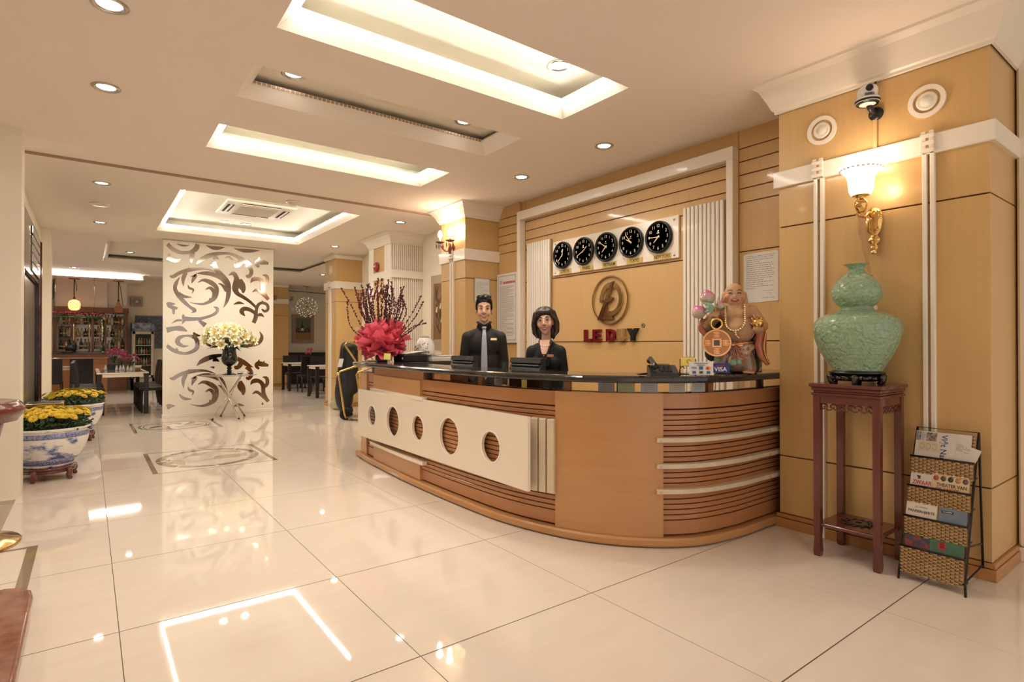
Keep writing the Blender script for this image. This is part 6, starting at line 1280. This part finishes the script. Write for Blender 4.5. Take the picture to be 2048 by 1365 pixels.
medallion(.405, 1.60, 4.56, 5.85, 'rectangular floor medallion with map-like tan patches, nearer the desk', True, 2); medallion(.42, 1.60, 7.78, 9.01, 'swirling round floor medallion before the scroll screen', False, 4)
t = thing('floor_border', 'brown stone frame inlaid in the floor beside the granite plinth', 'floor inlay', (-.8, 2.2, 0)); part('band', MB().box(-.425, -.372, 1.56, 2.655, .0004, .0022).box(-1.9, -.372, 2.625, 2.655, .0004, .0020), 'inlay_b', t); part('inner_band', MB().box(-.66, -.61, 1.56, 2.4, .0004, .002), 'inlay_b', t)
t = thing('floor_panel', 'taupe stone panel with dark border in the floor at the left margin', 'floor inlay', (-1.2, 3.6, 0)); part('panel', MB().box(-2.4, -.60, 3.16, 4.02, .0004, .002), 'carpet_st', t); part('border', MB().box(-2.4, -.60, 4.02, 4.17, .0004, .0022), 'inlay_b', t)
# ================================================================== LUGGAGE TROLLEY AND CASE
t = thing('instrument_case', 'tall black padded instrument case standing behind the luggage trolley', 'instrument case', (3.68, 8.0, 0))
part('body', blob([('e', (3.66, 8.06, .40), (.16, .24, .36)), ('e', (3.66, 8.06, .62), (.14, .20, .24)), ('c', (3.66, 8.06, .75), (3.68, 8.0, 1.25), .13, .11), ('e', (3.70, 7.90, 1.26), (.12, .15, .055)), ('c', (3.74, 7.88, .5), (3.74, 7.86, 1.22), .12, .10), ('e', (3.68, 8.0, .10), (.12, .16, .10))], .016, 4), mat('black_nylon', (.012, .012, .012), .55, bump=(18, .35)), t)
part('seam', MB().tube(catmull([(3.55, 7.98, .15), (3.545, 7.98, .45), (3.56, 7.95, .80), (3.58, 7.90, 1.25)], 5), .007, 6), 'charcoal', t); part('tag', MB().obox((3.535, 7.90, .97), (.09, .16, .004), (.6, -.8, 0), (.1, -.3, .95), (-.8, -.6, 0)), 'paper', t)
part('foot', MB().cbox(3.58, 3.76, 7.88, 8.08, 0, .05, .01), 'black', t)
solo('plastic_bag', blob([('e', (3.86, 9.05, .10), (.10, .16, .10)), ('e', (3.84, 8.95, .16), (.07, .08, .10))], .018, 2), mat('green_plastic', (.45, .46, .30), .3, bump=(20, .5)), 'crumpled pale green plastic bag at the foot of the pillar', 'plastic bag')
tr = thing('luggage_trolley', 'brass-tubed hand trolley standing at the far end of the desk', 'trolley', (3.40, 7.2, 0))
B = lambda pts: MB().tube(catmull(pts, 5), .017, 10)
for dy in (0, -.42):
    y = 7.35 + dy; dx = .16 * (dy / -.42)
    part('side_tube', MB().tube([(3.43 + dx, y, .03), (3.40 + dx, y, .12), (3.36 + dx, y + .02, .42), (3.30 + dx, y + .03, .80), (3.33 + dx, y + .02, .84), (3.55 + dx, y - .06, .92), (3.57 + dx, y - .06, 1.02), (3.50 + dx, y - .02, 1.15), (3.40 + dx, y, 1.30), (3.44 + dx, y - .02, 1.34)], .017, 10), 'brass', tr)
    part('wheel', MB().lathe((3.44 + dx, y + .06, .10), [(0, -.02), (.08, -.02), (.10, -.012), (.10, .012), (.08, .02), (0, .02)], 24, U=XN, V=ZN, N=YN), 'black_m', tr)
part('handle_bar', MB().tube([(3.44, 7.33, 1.34), (3.60, 6.91, 1.34)], .017, 10), 'brass', tr); part('cross_bar', MB().tube([(3.57, 7.29, .92), (3.73, 6.87, .92)], .015, 8).tube([(3.43, 7.35, .05), (3.62, 6.93, .05)], .017, 10), 'brass', tr)
part('joint', MB().ell((3.30, 7.38, .80), .028, 10, 8).ell((3.57, 7.29, .93), .030, 10, 8), 'gold_pale', tr); part('base_plate', MB().obox((3.66, 7.24, .055), (.36, .42, .02), (.93, .36, 0), (-.36, .93, 0)), 'steel', tr)
# ================================================================== DINING ROOM
def dining_chair():
    t = thing('dining_chair', 'x', 'chair', (0, 0, 0)); OFF[t.name] = Vector((0, 0, 0))   # faces +Y, back at -Y
    part('seat', MB().cbox(-.22, .22, -.21, .23, .42, .475, .015), 'leather', t)
    m = MB(); prof = [(-.20, .40), (-.215, .60), (-.235, .80), (-.27, .97)]; vs = []
    for y, z in prof:
        for x in (-.215, -.07, .07, .215): vs += [(x, y - .008 * (1 - abs(x) / .2), z)]
    for y, z in prof:
        for x in (-.215, -.07, .07, .215): vs += [(x, y + .045 - .008 * (1 - abs(x) / .2), z)]
    f = []
    for i in range(3):
        for j in range(3): a = 4 * i + j; f += [(a, a + 1, a + 5, a + 4), (16 + a, 16 + a + 4, 16 + a + 5, 16 + a + 1)]
        f += [(4 * i, 4 * i + 4, 20 + 4 * i, 16 + 4 * i), (4 * i + 3, 4 * i + 19, 4 * i + 23, 4 * i + 7)]
    f += [(12, 13, 14, 15, 31, 30, 29, 28), (0, 16, 17, 18, 19, 3, 2, 1)]
    m.add(vs, f); part('backrest', m, 'leather', t)
    for x in (-.195, .195):
        part('leg', MB().tube([(x, .20, .42), (x, .205, 0)], [.022, .016], 4), 'espresso', t); part('leg', MB().tube([(x, -.185, .42), (x * 1.02, -.235, 0)], [.024, .016], 4), 'espresso', t)
    return t
ch0 = dining_chair(); used = [False]
def chair(x, y, rz, label, g):
    if not used[0]: o = ch0; used[0] = True
    else: o = again(ch0, (0, 0, 0))
    o.location = (x, y, 0); o.rotation_euler = (0, 0, rz); o['label'] = label; o['group'] = g; return o
ordn = ['nearest', 'second', 'third', 'fourth']
for k in range(4):
    yy = 10.88 + .56 * k
    chair(-.02 - .08, yy, -PI / 2, f'black leather chair, {ordn[k]} along the bar side of the long dining table', 'chairs at the long dining table'); chair(.90, yy, PI / 2, f'black leather chair, {ordn[k]} along the screen side of the long dining table', 'chairs at the long dining table')
def dining_table(x0, x1, y0, y1, label, g, top='white_lacq', inset=True):
    t = thing('dining_table', label, 'table', ((x0 + x1) / 2, (y0 + y1) / 2, 0), g)
    part('top', MB().cbox(x0, x1, y0, y1, .762, .785, .004), top, t)
    if inset: part('glass_inset', MB().box(x0 + .06, x1 - .06, y0 + .06, y1 - .06, .785, .788), mat('grey_inset', (.26, .23, .19), .08), t)
    part('apron', MB().box(x0 + .09, x1 - .09, y0 + .02, y0 + .04, .70, .762).box(x0 + .09, x1 - .09, y1 - .04, y1 - .02, .70, .762).box(x0 + .02, x0 + .04, y0 + .09, y1 - .09, .70, .762).box(x1 - .04, x1 - .02, y0 + .09, y1 - .09, .70, .762), top, t)
    for x in (x0 + .04, x1 - .04):
        for y in (y0 + .04, y1 - .04): part('leg', MB().cbox(x - .035, x + .035, y - .035, y + .035, 0, .762, .004), 'espresso', t)
    return t
dining_table(0, .80, 10.50, 12.95, 'long white-edged dining table left of the scroll screen', 'dining tables')
TT = .788
# table things
def cruet(x, y, label, h=.10, m_='white', g='white cruets on the dining tables'):
    solo('cruet', MB().lathe((x, y, TT), [(0, 0), (.022, 0), (.026, .01), (.022, h * .5), (.012, h * .75), (.014, h * .82), (.010, h), (0, h * 1.02)], 14), m_, label, 'cruet', g)
for i, (x, y, l) in enumerate([(.33, 11.5, 'white cruet on the long table, beside the black planter'), (.39, 11.42, 'white cruet on the long table, second from the black planter'), (.44, 11.5, 'white cruet on the long table, third from the black planter'), (.50, 11.2, 'white cruet on the long table next to the brown mug, farther one'), (.55, 11.12, 'white cruet on the long table next to the brown mug, nearer one'), (.16, 11.75, 'slim white cruet left of the black planter')]): cruet(x, y, l)
t = thing('mug_pot', 'brown and white little pot at the near end of the long table', 'pot', (.66, 11.05, TT)); part('body', MB().lathe((.66, 11.05, TT), [(0, 0), (.035, 0), (.045, .06), (0, .06)], 18), mat('terracotta', (.42, .16, .06), .5), t); part('white_rim', MB().lathe((.66, 11.05, TT), [(.046, .06), (.055, .08), (.055, .10), (.03, .10), (0, .09)], 18), 'white', t)
t = thing('planter_box', 'black planter box on the long dining table', 'planter', (.28, 12.0, TT)); part('box', MB().cbox(.19, .42, 11.92, 12.08, TT, TT + .12, .004), 'black', t)
def orchid(x, y, z, label, seed, n=22, h=.32, spread=.14):
    r_ = random.Random(seed); t = thing('orchid', label, 'flowers', (x, y, z), 'pink orchids in the dining room'); pm = mat('orchid_pink', (.42, .05, .14), .5); lf = MB()
    for k in range(10): a = r_.uniform(0, 2 * PI); lf.add([(x, y, z), (x + .07 * math.cos(a + .25), y + .07 * math.sin(a + .25), z + .14), (x + .13 * math.cos(a), y + .13 * math.sin(a), z + .17), (x + .07 * math.cos(a - .25), y + .07 * math.sin(a - .25), z + .14)], [(0, 1, 2, 3)])
    part('leaves', lf, 'green', t, kind='stuff')
    for k in range(n):
        a = r_.uniform(0, 2 * PI); q = spread * math.sqrt(r_.random()); p = (x + q * math.cos(a), y + q * math.sin(a), z + h * r_.uniform(.55, 1.0)); m = MB()
        for j in range(5): m.ell((p[0] + .016 * math.cos(j * 1.257), p[1] - .004, p[2] + .016 * math.sin(j * 1.257)), (.013, .006, .013), 6, 4)
        part('bloom', m, pm, t)
orchid(.30, 12.0, TT + .12, 'pink orchids in the black planter on the long table', 1); orchid(.62, 12.5, TT, 'pink orchids at the far end of the long table', 2, 16, .30, .15); orchid(.45, 12.75, TT, 'pink orchids between the planter and the fridge', 5, 10, .36, .12)
# chairs and table before the bar
chair(-.80, 14.40, 0, 'black chair seen from behind before the bar, beside the cream corner', 'chairs before the bar'); chair(-.24, 14.40, 0, 'black chair seen from behind before the bar, beside the long table', 'chairs before the bar')
dining_table(-.95, -.10, 14.75, 15.5, 'small dark-legged table between the two chairs before the bar', 'dining tables')
# right-hand tables
dining_table(4.33, 5.6, 14.15, 14.86, 'white-topped dining table farther back beside the far pillar', 'dining tables', inset=False); dining_table(4.29, 5.6, 11.64, 12.35, 'white-topped dining table nearer, half behind the wooden pillar', 'dining tables', inset=False)
for x, y, rz, l in [(4.72, 13.75, 0, 'black dining chair, its back to the lobby, at the farther table'), (4.75, 15.25, PI, 'black dining chair on the wall side of the farther table'), (5.25, 15.25, PI, 'second black dining chair on the wall side of the farther table'), (5.3, 13.75, 0, 'black dining chair beside the one with its back to the lobby'),
                    (4.82, 12.85, PI, 'black dining chair on the far side of the nearer table'), (5.35, 12.85, PI, 'black dining chair on the far side of the nearer table, by the pillar'), (2.62, 10.9, PI / 2 + .2, 'black chair just beyond the edge of the scroll screen')]: chair(x, y, rz, l, 'chairs at the white-topped tables')
t = thing('banquette', 'long black high-backed bench along the far wall under the wine picture', 'bench', (6.3, 17.4, 0)); part('seat', MB().cbox(4.95, 8.4, 16.95, 17.55, .12, .46, .02), 'leather', t); part('backrest', MB().cbox(4.95, 8.4, 17.5, 17.70, .12, 1.03, .02), 'leather', t); part('base', MB().box(5.0, 8.35, 17.0, 17.65, 0, .12), 'black_m', t)
for x, y, l in [(5.15, 14.5, 'white cruet on the farther white-topped table'), (5.05, 14.45, 'second white cruet on the farther white-topped table')]: solo('cruet', MB().lathe((x, y, .785), [(0, 0), (.025, 0), (.03, .02), (.015, .09), (.018, .14), (0, .15)], 14), 'white', l, 'cruet', 'white cruets on the dining tables')
t = thing('napkin_bowl', 'white bowl on the farther white-topped table', 'bowl', (5.28, 14.5, .785)); part('bowl', MB().lathe((5.28, 14.5, .785), [(0, 0), (.04, 0), (.09, .06), (.085, .06), (.04, .012), (0, .012)], 18), 'white', t)
orchid(5.0, 14.5, .785, 'thin red flower sprigs on the farther white-topped table', 9, 12, .42, .10)
# wine picture
t = thing('wine_picture', 'taupe-framed picture of a wine bottle and fruit on the far wall', 'picture', (6.05, 17.7, 1.34)); q0, q1, qz0, qz1 = 5.42, 6.16, 1.345, 2.33
part('frame', MB().box(q0, q1, 17.70, 17.75, qz0, qz0 + .12).box(q0, q1, 17.70, 17.75, qz1 - .12, qz1).box(q0, q0 + .12, 17.70, 17.75, qz0 + .12, qz1 - .12).box(q1 - .12, q1, 17.70, 17.75, qz0 + .12, qz1 - .12), mat('taupe_wood', (.40, .30, .25), .5), t)
part('canvas', MB().box(q0 + .12, q1 - .12, 17.72, 17.745, qz0 + .12, qz1 - .12), mat('painted_teal', (.10, .14, .12), .5, var=(5, (.20, .22, .16))), t)
part('painted_table', MB().box(q0 + .12, q1 - .12, 17.716, 17.722, qz0 + .12, qz0 + .36), mat('painted_ochre', (.40, .24, .07), .5, var=(5, (.26, .14, .04))), t)
cxp = (q0 + q1) / 2 - .03; part('painted_bottle', MB().prism([(-.05, 0), (.05, 0), (.05, .20), (.018, .26), (.016, .36), (-.016, .36), (-.018, .26), (-.05, .20)], (cxp, 17.714, qz0 + .38), XN, ZN, (0, -1, 0), 0, .004), 'ink', t); part('painted_label', MB().box(cxp - .04, cxp + .04, 17.706, 17.710, qz0 + .42, qz0 + .52), 'paper', t)
m = MB()
for k in range(12): a = random.uniform(0, 6.28); m.lathe((cxp + (-.16 if k % 2 else .17) + .06 * math.cos(a), 17.714, qz0 + .44 + .06 * math.sin(a)), [(.035, 0), (.035, .003 + .0002 * k), (0, .003 + .0002 * k)], 12, U=XN, V=ZN, N=(0, -1, 0))
part('painted_fruit', m, mat('painted_plum', (.13, .045, .04), .5), t)
# chandelier
hx, hy, hz = 5.50, 16.35, 2.50
t = thing('chandelier', 'crystal ball chandelier hanging before the wine picture', 'chandelier', (hx, hy, CEIL)); part('canopy', MB().lathe((hx, hy, CEIL), [(.14, 0), (.13, -.015), (.03, -.04), (0, -.045)], 20), 'gold_pale', t); part('rod', MB().cyl((hx, hy, CEIL - .04), (hx, hy, hz + .10), .008), 'gold_pale', t)
m1, m2 = MB(), MB(); r_ = random.Random(4)
for k in range(70):
    z = 1 - 2 * (k + .5) / 70; a = k * 2.4; q = math.sqrt(1 - z * z); R_ = .33; p = (hx + R_ * q * math.cos(a), hy + R_ * q * math.sin(a), hz + R_ * .95 * z); m1.tube([(hx, hy, hz + .02), p], .0008, 3); m2.ell(p, .012, 6, 5)
part('wires', m1, 'gold_pale', t); part('crystals', m2, mat('crystal', (.95, .92, .85), .02, trans=.7, ior=1.5, emit=(1, .9, .75), es=.2), t, kind='stuff')
solo('curtain_rod', MB().tube([(4.90, 16.15, 2.985), (7.2, 17.0, 3.0)], .012, 6), 'iron', 'thin dark rod under the ceiling beside the chandelier', 'rod')
for x, l in ((4.45, 'dark little wall lamp beside the far ring speaker'), (4.95, 'dark little wall lamp at the edge of the far pillar')):
    t = thing('crystal_sconce', l, 'wall lamp', (x, 16.15, 2.6), 'dark wall lamps on the far pillar'); part('arm', MB().tube(catmull([(x, 16.195, 2.70), (x, 16.12, 2.68), (x, 16.08, 2.76)], 5), .01, 6), 'iron', t); part('drip_pan', MB().lathe((x, 16.08, 2.77), [(0, 0), (.08, .015), (.08, .022), (0, .018)], 16), 'amber_x', t)
    for q in range(4): part('pendant', MB().tube([(x + .05 * math.cos(q * 1.57), 16.08 + .05 * math.sin(q * 1.57), 2.77), (x + .05 * math.cos(q * 1.57), 16.08 + .05 * math.sin(q * 1.57), 2.70), (x + .05 * math.cos(q * 1.57), 16.08 + .05 * math.sin(q * 1.57), 2.64)], [.001, .014, .001], 6), 'smoke', t)
# ================================================================== BAR
struct('ceiling', MB().box(-3.9, 1.08, 16.2, 17.76, 3.055, CEIL), 'ceiling')
solo('tube_light', MB().cbox(-2.4, 1.03, 16.185, 16.199, 3.075, 3.092, .002).cbox(-2.4, 1.0, 16.185, 16.199, 3.13, 3.147, .002), 'led_cold', 'long bright strip light along the lowered ceiling over the bar', 'strip light')
struct('wall_bar', MB().box(-.82, .30, 17.30, 17.75, 2.33, 3.055).box(.30, .76, 17.42, 17.75, 2.33, 3.055), mat('bar_white', (.80, .74, .66), .6))
M['barwood'] = mat('bar_wood', (.20, .075, .03), .35, coat=.3)
bar = thing('bar_counter', 'low brown wooden bar counter in the far corner of the dining room', 'bar counter', (-.6, 16.2, 0)); part('front', MB().cbox(-2.2, .28, 16.0, 16.06, .0, 1.06, .004), mat('bar_front', (.36, .155, .055), .35), bar); part('top', MB().cbox(-2.25, .34, 15.94, 16.55, 1.06, 1.10, .006), 'granite_b', bar); part('lower_body', MB().box(-2.2, .26, 16.06, 16.5, 0, 1.06), 'barwood', bar); part('rail', MB().tube([(-2.2, 15.95, .96), (.3, 15.95, .96)], .012, 6), 'chrome', bar)
sh = thing('back_bar_shelves', 'red-brown shelf unit with mirrored back and glass shelves behind the bar', 'shelf unit', (0, 17.5, 0))
part('header', MB().cbox(-.86, .80, 17.25, 17.45, 2.19, 2.33, .004), 'barwood', sh); part('back_mirror', MB().box(-1.6, .76, 17.60, 17.62, .9, 2.2), mat('bar_mirror', (.20, .16, .13), .12, metal=1.0), sh)
for x in (-.84, -.45, -.02, .26, .74): part('upright', MB().cbox(x - .03, x + .03, 17.28, 17.60, 0, 2.19, .004), 'barwood', sh)
SHZ = (1.18, 1.52, 1.86)
for z in SHZ: part('glass_shelf', MB().box(-1.6, .72, 17.32, 17.60, z - .012, z), 'glass', sh)
part('base_cabinet', MB().box(-1.6, .76, 17.25, 17.60, 0, .92), 'barwood', sh)
part('pale_panel', MB().box(-.78, -.50, 17.585, 17.60, 1.2, 1.8).box(.42, .70, 17.585, 17.60, 1.2, 1.55).box(.40, .70, 17.585, 17.60, 1.65, 2.1), mat('pale_panel', (.62, .58, .40), .5), sh)
bc = [(.02, .05, .02), (.30, .14, .03), (.55, .50, .40), (.05, .015, .01), (.18, .22, .10), (.45, .30, .08), (.5, .48, .45)]; BM = [mat('bottle_glass', c, .08, coat=.4) for c in bc]
bnames = ['green', 'amber', 'clear', 'dark', 'olive', 'golden', 'silver']; r_ = random.Random(3); capm = mat('bottle_cap', (.10, .04, .02), .3)
tmpl = None
def bottle(x, y, z, k, h, label):
    global tmpl
    if tmpl is None:
        tmpl = thing('bottle', label, 'bottle', (0, 0, 0)); OFF[tmpl.name] = Vector((0, 0, 0)); o = tmpl
        part('glass', MB().lathe((0, 0, 0), [(0, 0), (.036, 0), (.04, .01), (.04, .16), (.03, .19), (.014, .215), (.013, .27), (0, .27)], 12), BM[k], o); part('label', MB().lathe((0, 0, 0), [(.0405, .06), (.0405, .10)], 12), mat('bottle_label', (.45, .40, .30), .5), o); part('cap', MB().lathe((0, 0, 0), [(.015, .255), (.015, .285), (0, .285)], 10), capm, o)
    else:
        o = again(tmpl, (0, 0, 0))
    o.location = (x, y, z); o.scale = (1, 1, h / .285); o['label'] = label; o['group'] = 'bottles behind the bar'
    for c in o.children:
        if c.name.startswith('glass'): c.material_slots[0].link = 'OBJECT'; c.material_slots[0].material = BM[k]
cols = ['far left', 'mid-left', 'mid-right', 'far right']; lev = ['lowest', 'middle', 'top']
spots = [(-.74, -.50), (-.40, -.06), (.02, .22), (.30, .70)]
for li, z in enumerate(SHZ):
    for ci, (a, b) in enumerate(spots):
        nb = 4 if ci < 3 else 5
        for j in range(nb):
            k = (li * 3 + ci * 2 + j) % 7; bottle(a + (b - a) * (j + .5) / nb + r_.uniform(-.01, .01), 17.42 + r_.uniform(-.03, .03), z, k, r_.uniform(.22, .30), f'{bnames[k]} bottle on the {lev[li]} bar shelf, {cols[ci]} bay')
# hanging glasses with tinsel garlands
gr = thing('glass_rack', 'overhead rail of hanging wine glasses at the bar', 'glass rack', (-.5, 16.3, 2.0)); part('rail', MB().box(-2.0, .22, 16.2, 16.45, 2.02, 2.04), 'barwood', gr); part('post', MB().cbox(.16, .22, 16.25, 16.31, 1.10, 2.02, .003), 'gold_pale', gr); part('post', MB().cyl((-.42, 16.28, 1.10), (-.42, 16.28, 2.02), .014), 'gold_pale', gr); part('post', MB().cyl((-.10, 16.28, 1.10), (-.10, 16.28, 2.02), .014), 'gold_pale', gr)
for k in range(3): part('hanger', MB().cyl((-1.6 + .8 * k, 16.35, 2.04), (-1.6 + .8 * k, 16.35, 3.055), .008), 'steel', gr)
g0 = None
for k in range(14):
    x = -1.0 + .085 * k; l = 'wine glass hanging upside down from the bar rail'
    if g0 is None: g0 = solo('wine_glass', MB().lathe((x, 16.32, 1.84), [(.035, 0), (.042, .05), (.03, .09), (.006, .11), (.005, .165), (.032, .178)], 14), 'glass', l, 'glass', 'hanging wine glasses')
    else: o = g0.copy(); COL.objects.link(o); o.location = (x, 16.32, 1.84)
def garland(pts, m_, label, name='tinsel_garland', n=260, w_=.05):
    m = MB(); P = catmull(pts, 12); r2 = random.Random(len(label))
    for k in range(n):
        p = Vector(P[int(r2.random() * (len(P) - 1))]); d = Vector((r2.uniform(-1, 1), r2.uniform(-1, 1), r2.uniform(-1, 1))).normalized(); q = d.orthogonal().normalized(); c = p + d * .01; m.add([c - q * .012, c + d * w_, c + q * .012], [(0, 1, 2)])
    m.tube(P, .016, 6); o = solo(name, m, m_, label, 'garland'); return o
garland([(-1.0, 16.18, 2.10), (-.6, 16.17, 2.12), (-.2, 16.18, 2.10), (.22, 16.18, 2.11)], mat('red_tinsel', (.22, .02, .03), .3, metal=.3), 'red tinsel garland along the bar rail'); garland([(-1.0, 16.17, 2.0), (-.6, 16.16, 2.01), (-.1, 16.17, 2.0), (.18, 16.17, 1.98)], mat('green_tinsel', (.04, .10, .02), .35), 'green tinsel garland hanging below the red one'); garland([(.20, 16.22, 1.95), (.21, 16.2, 1.6), (.19, 16.21, 1.3), (.2, 16.2, 1.13)], mat('green_tinsel_dark', (.03, .07, .02), .35), 'green garland winding down the bar post')
# pendants
def pendant(x, y, z, prof, m_, label, lit):
    t = thing('pendant_lamp', label, 'pendant lamp', (x, y, 3.055), 'pendant lamps over the bar'); part('ceiling_bar', MB().cbox(x - .12, x + .12, y - .02, y + .02, 3.03, 3.055, .003), 'barwood', t); part('rope', MB().tube(catmull([(x, y, 3.03), (x - .005, y, 2.75), (x, y, z + .18)], 5), .014, 6).ell((x, y, z + .19), (.03, .03, .03), 8, 6), mat('rope', (.10, .055, .03), .8), t); part('shade', MB().lathe((x, y, z), prof, 20), m_, t)
    m = MB()
    for i in range(10):
        for j in range(4): a = 2 * PI * (i + .5 * j) / 10; r3 = prof[len(prof) // 2][0] * (1.0 if lit else .9); m.ell((x + r3 * math.cos(a), y + r3 * math.sin(a), z - .07 + .045 * j), .011, 6, 4)
    part('studs', m, 'gold_pale', t)
    part('loose_rope', MB().tube(catmull([(x + .01, y, 3.02), (x + .05, y, 2.8), (x + (.05 if lit else .10), y, 2.72 if lit else z + .05)], 5), .008, 5), mat('rope2', (.14, .075, .04), .8), t)
pendant(-.42, 16.75, 2.34, [(.06, -.13), (.11, -.10), (.132, -.03), (.132, .05), (.11, .11), (.06, .14), (.02, .15)], mat('amber_lamp', (.8, .3, .12), .3, emit=(1.0, .40, .14), es=1.7), 'glowing amber beaded pendant lamp over the bar', True)
pendant(.54, 16.75, 2.32, [(.09, -.13), (.10, -.12), (.095, -.02), (.06, .06), (.035, .12), (.035, .16)], mat('amber_bottle', (.14, .04, .02), .1, emit=(1.0, .35, .1), es=.06), 'unlit amber bottle-shaped pendant lamp', False)
# fridge, glass blocks, fan, dark object
fx0, fx1, fy = .86, 1.40, 17.05
t = thing('drinks_fridge', 'glass-fronted drinks fridge with blue header beyond the long table', 'fridge', (1.13, 17.3, 0)); part('cabinet', MB().box(fx0, fx0 + .05, fy, 17.6, 0, 1.92).box(fx1 - .05, fx1, fy, 17.6, 0, 1.92).box(fx0, fx1, 17.55, 17.6, 0, 1.92).box(fx0, fx1, fy, 17.6, 0, .35).box(fx0, fx1, fy, 17.6, 1.68, 1.92), mat('fridge_grey', (.40, .37, .32), .4), t)
part('header', MB().box(fx0, fx1, fy - .012, fy, 1.70, 1.91), mat('fridge_blue', (.05, .08, .20), .3, var=(8, (.32, .38, .44), .1)), t)
dr = part('door', MB().box(fx0 + .02, fx0 + .08, fy - .02, fy - .001, .36, 1.67).box(fx1 - .08, fx1 - .02, fy - .02, fy - .001, .36, 1.67).box(fx0 + .02, fx1 - .02, fy - .02, fy - .001, 1.60, 1.67).box(fx0 + .02, fx1 - .02, fy - .02, fy - .001, .36, .42), mat('fridge_frame', (.52, .47, .38), .4), t); part('pane', MB().box(fx0 + .08, fx1 - .08, fy - .013, fy - .008, .42, 1.60), 'glass', dr)
FS = (.72, 1.02, 1.28)
for z in FS: part('shelf', MB().box(fx0 + .05, fx1 - .05, fy + .02, 17.5, z - .015, z), 'steel', t)
fc = [(.5, .42, .3), (.42, .12, .05), (.18, .28, .14), (.6, .58, .5)]; FM = [mat('drink', c, .3) for c in fc]; fn = ['pale', 'red-brown', 'green', 'white']; dk = ['lowest', 'middle', 'top']; six = ['first', 'second', 'third', 'fourth', 'fifth', 'last']
for li, z in enumerate(FS):
    for j in range(6): k = (j + li) % 4; solo('drink_bottle', MB().lathe((fx0 + .11 + .064 * j, fy + .10, z), [(0, 0), (.027, 0), (.027, .12), (.012, .16), (.012, .20), (0, .20)], 10), FM[k], f'{fn[k]} drink, {six[j]} from the left on the {dk[li]} fridge shelf', 'bottle', 'drinks in the fridge')
w1 = struct('window_1', MB().box(.98, 1.95, 17.70, 17.751, 1.18, 2.16), mat('block_joint', (.42, .36, .28), .7)); gb = mat('glass_block', (.10, .13, .22), .06, coat=.6, bump=(45, .6)); b0_ = None
for i in range(7):
    for j in range(7):
        if b0_ is None: b0_ = part('pane', MB().cbox(-.062, .062, 17.68, 17.72, -.062, .062, .012), gb, w1)
        q = b0_ if (i, j) == (0, 0) else share(b0_, w1, (0, 0, 0), 'pane'); q.location = (1.05 + .137 * i, 0, 1.255 + .137 * j)
t = thing('wall_fan', 'square grey ventilator fan high on the far wall', 'fan', (1.0, 17.7, 2.5)); part('housing', MB().cbox(.86, 1.16, 17.66, 17.75, 2.42, 2.70, .01), mat('fan_grey', (.45, .40, .33), .6), t); part('grille', MB().ring((1.01, 17.66, 2.56), XN, ZN, (0, -1, 0), .05, .11, 0, .012, 24), 'ink_grey', t); part('hub', MB().lathe((1.01, 17.66, 2.56), [(.03, 0), (.03, .02), (0, .022)], 16, **WY), 'trim', t)
solo('dark_object', blob([('e', (-.48, 16.15, 1.20), (.12, .10, .10)), ('e', (-.42, 16.15, 1.28), (.07, .08, .07))], .014, 2), 'black_m', 'dark rounded object lying on the bar counter', 'bag'); solo('dark_dish', MB().lathe((-.52, 16.02, 1.10), [(0, 0), (.12, 0), (.15, .03), (.13, .04), (0, .03)], 20), 'blackwood', 'shallow dark dish on the bar counter before the dark rounded object', 'dish')  # plain dark rounded shape on the counter, its kind left open
t = thing('dark_wall_unit', 'dark wall unit with steel trims beside the white bar bulkhead', 'wall unit', (-1.15, 17.55, 2.45)); part('body', MB().box(-1.5, -.9, 17.4, 17.75, 2.55, 2.98), 'charcoal', t); part('trim', MB().box(-1.5, -.9, 17.38, 17.40, 2.47, 2.50).box(-1.5, -.9, 17.38, 17.40, 2.53, 2.55), 'chrome', t)
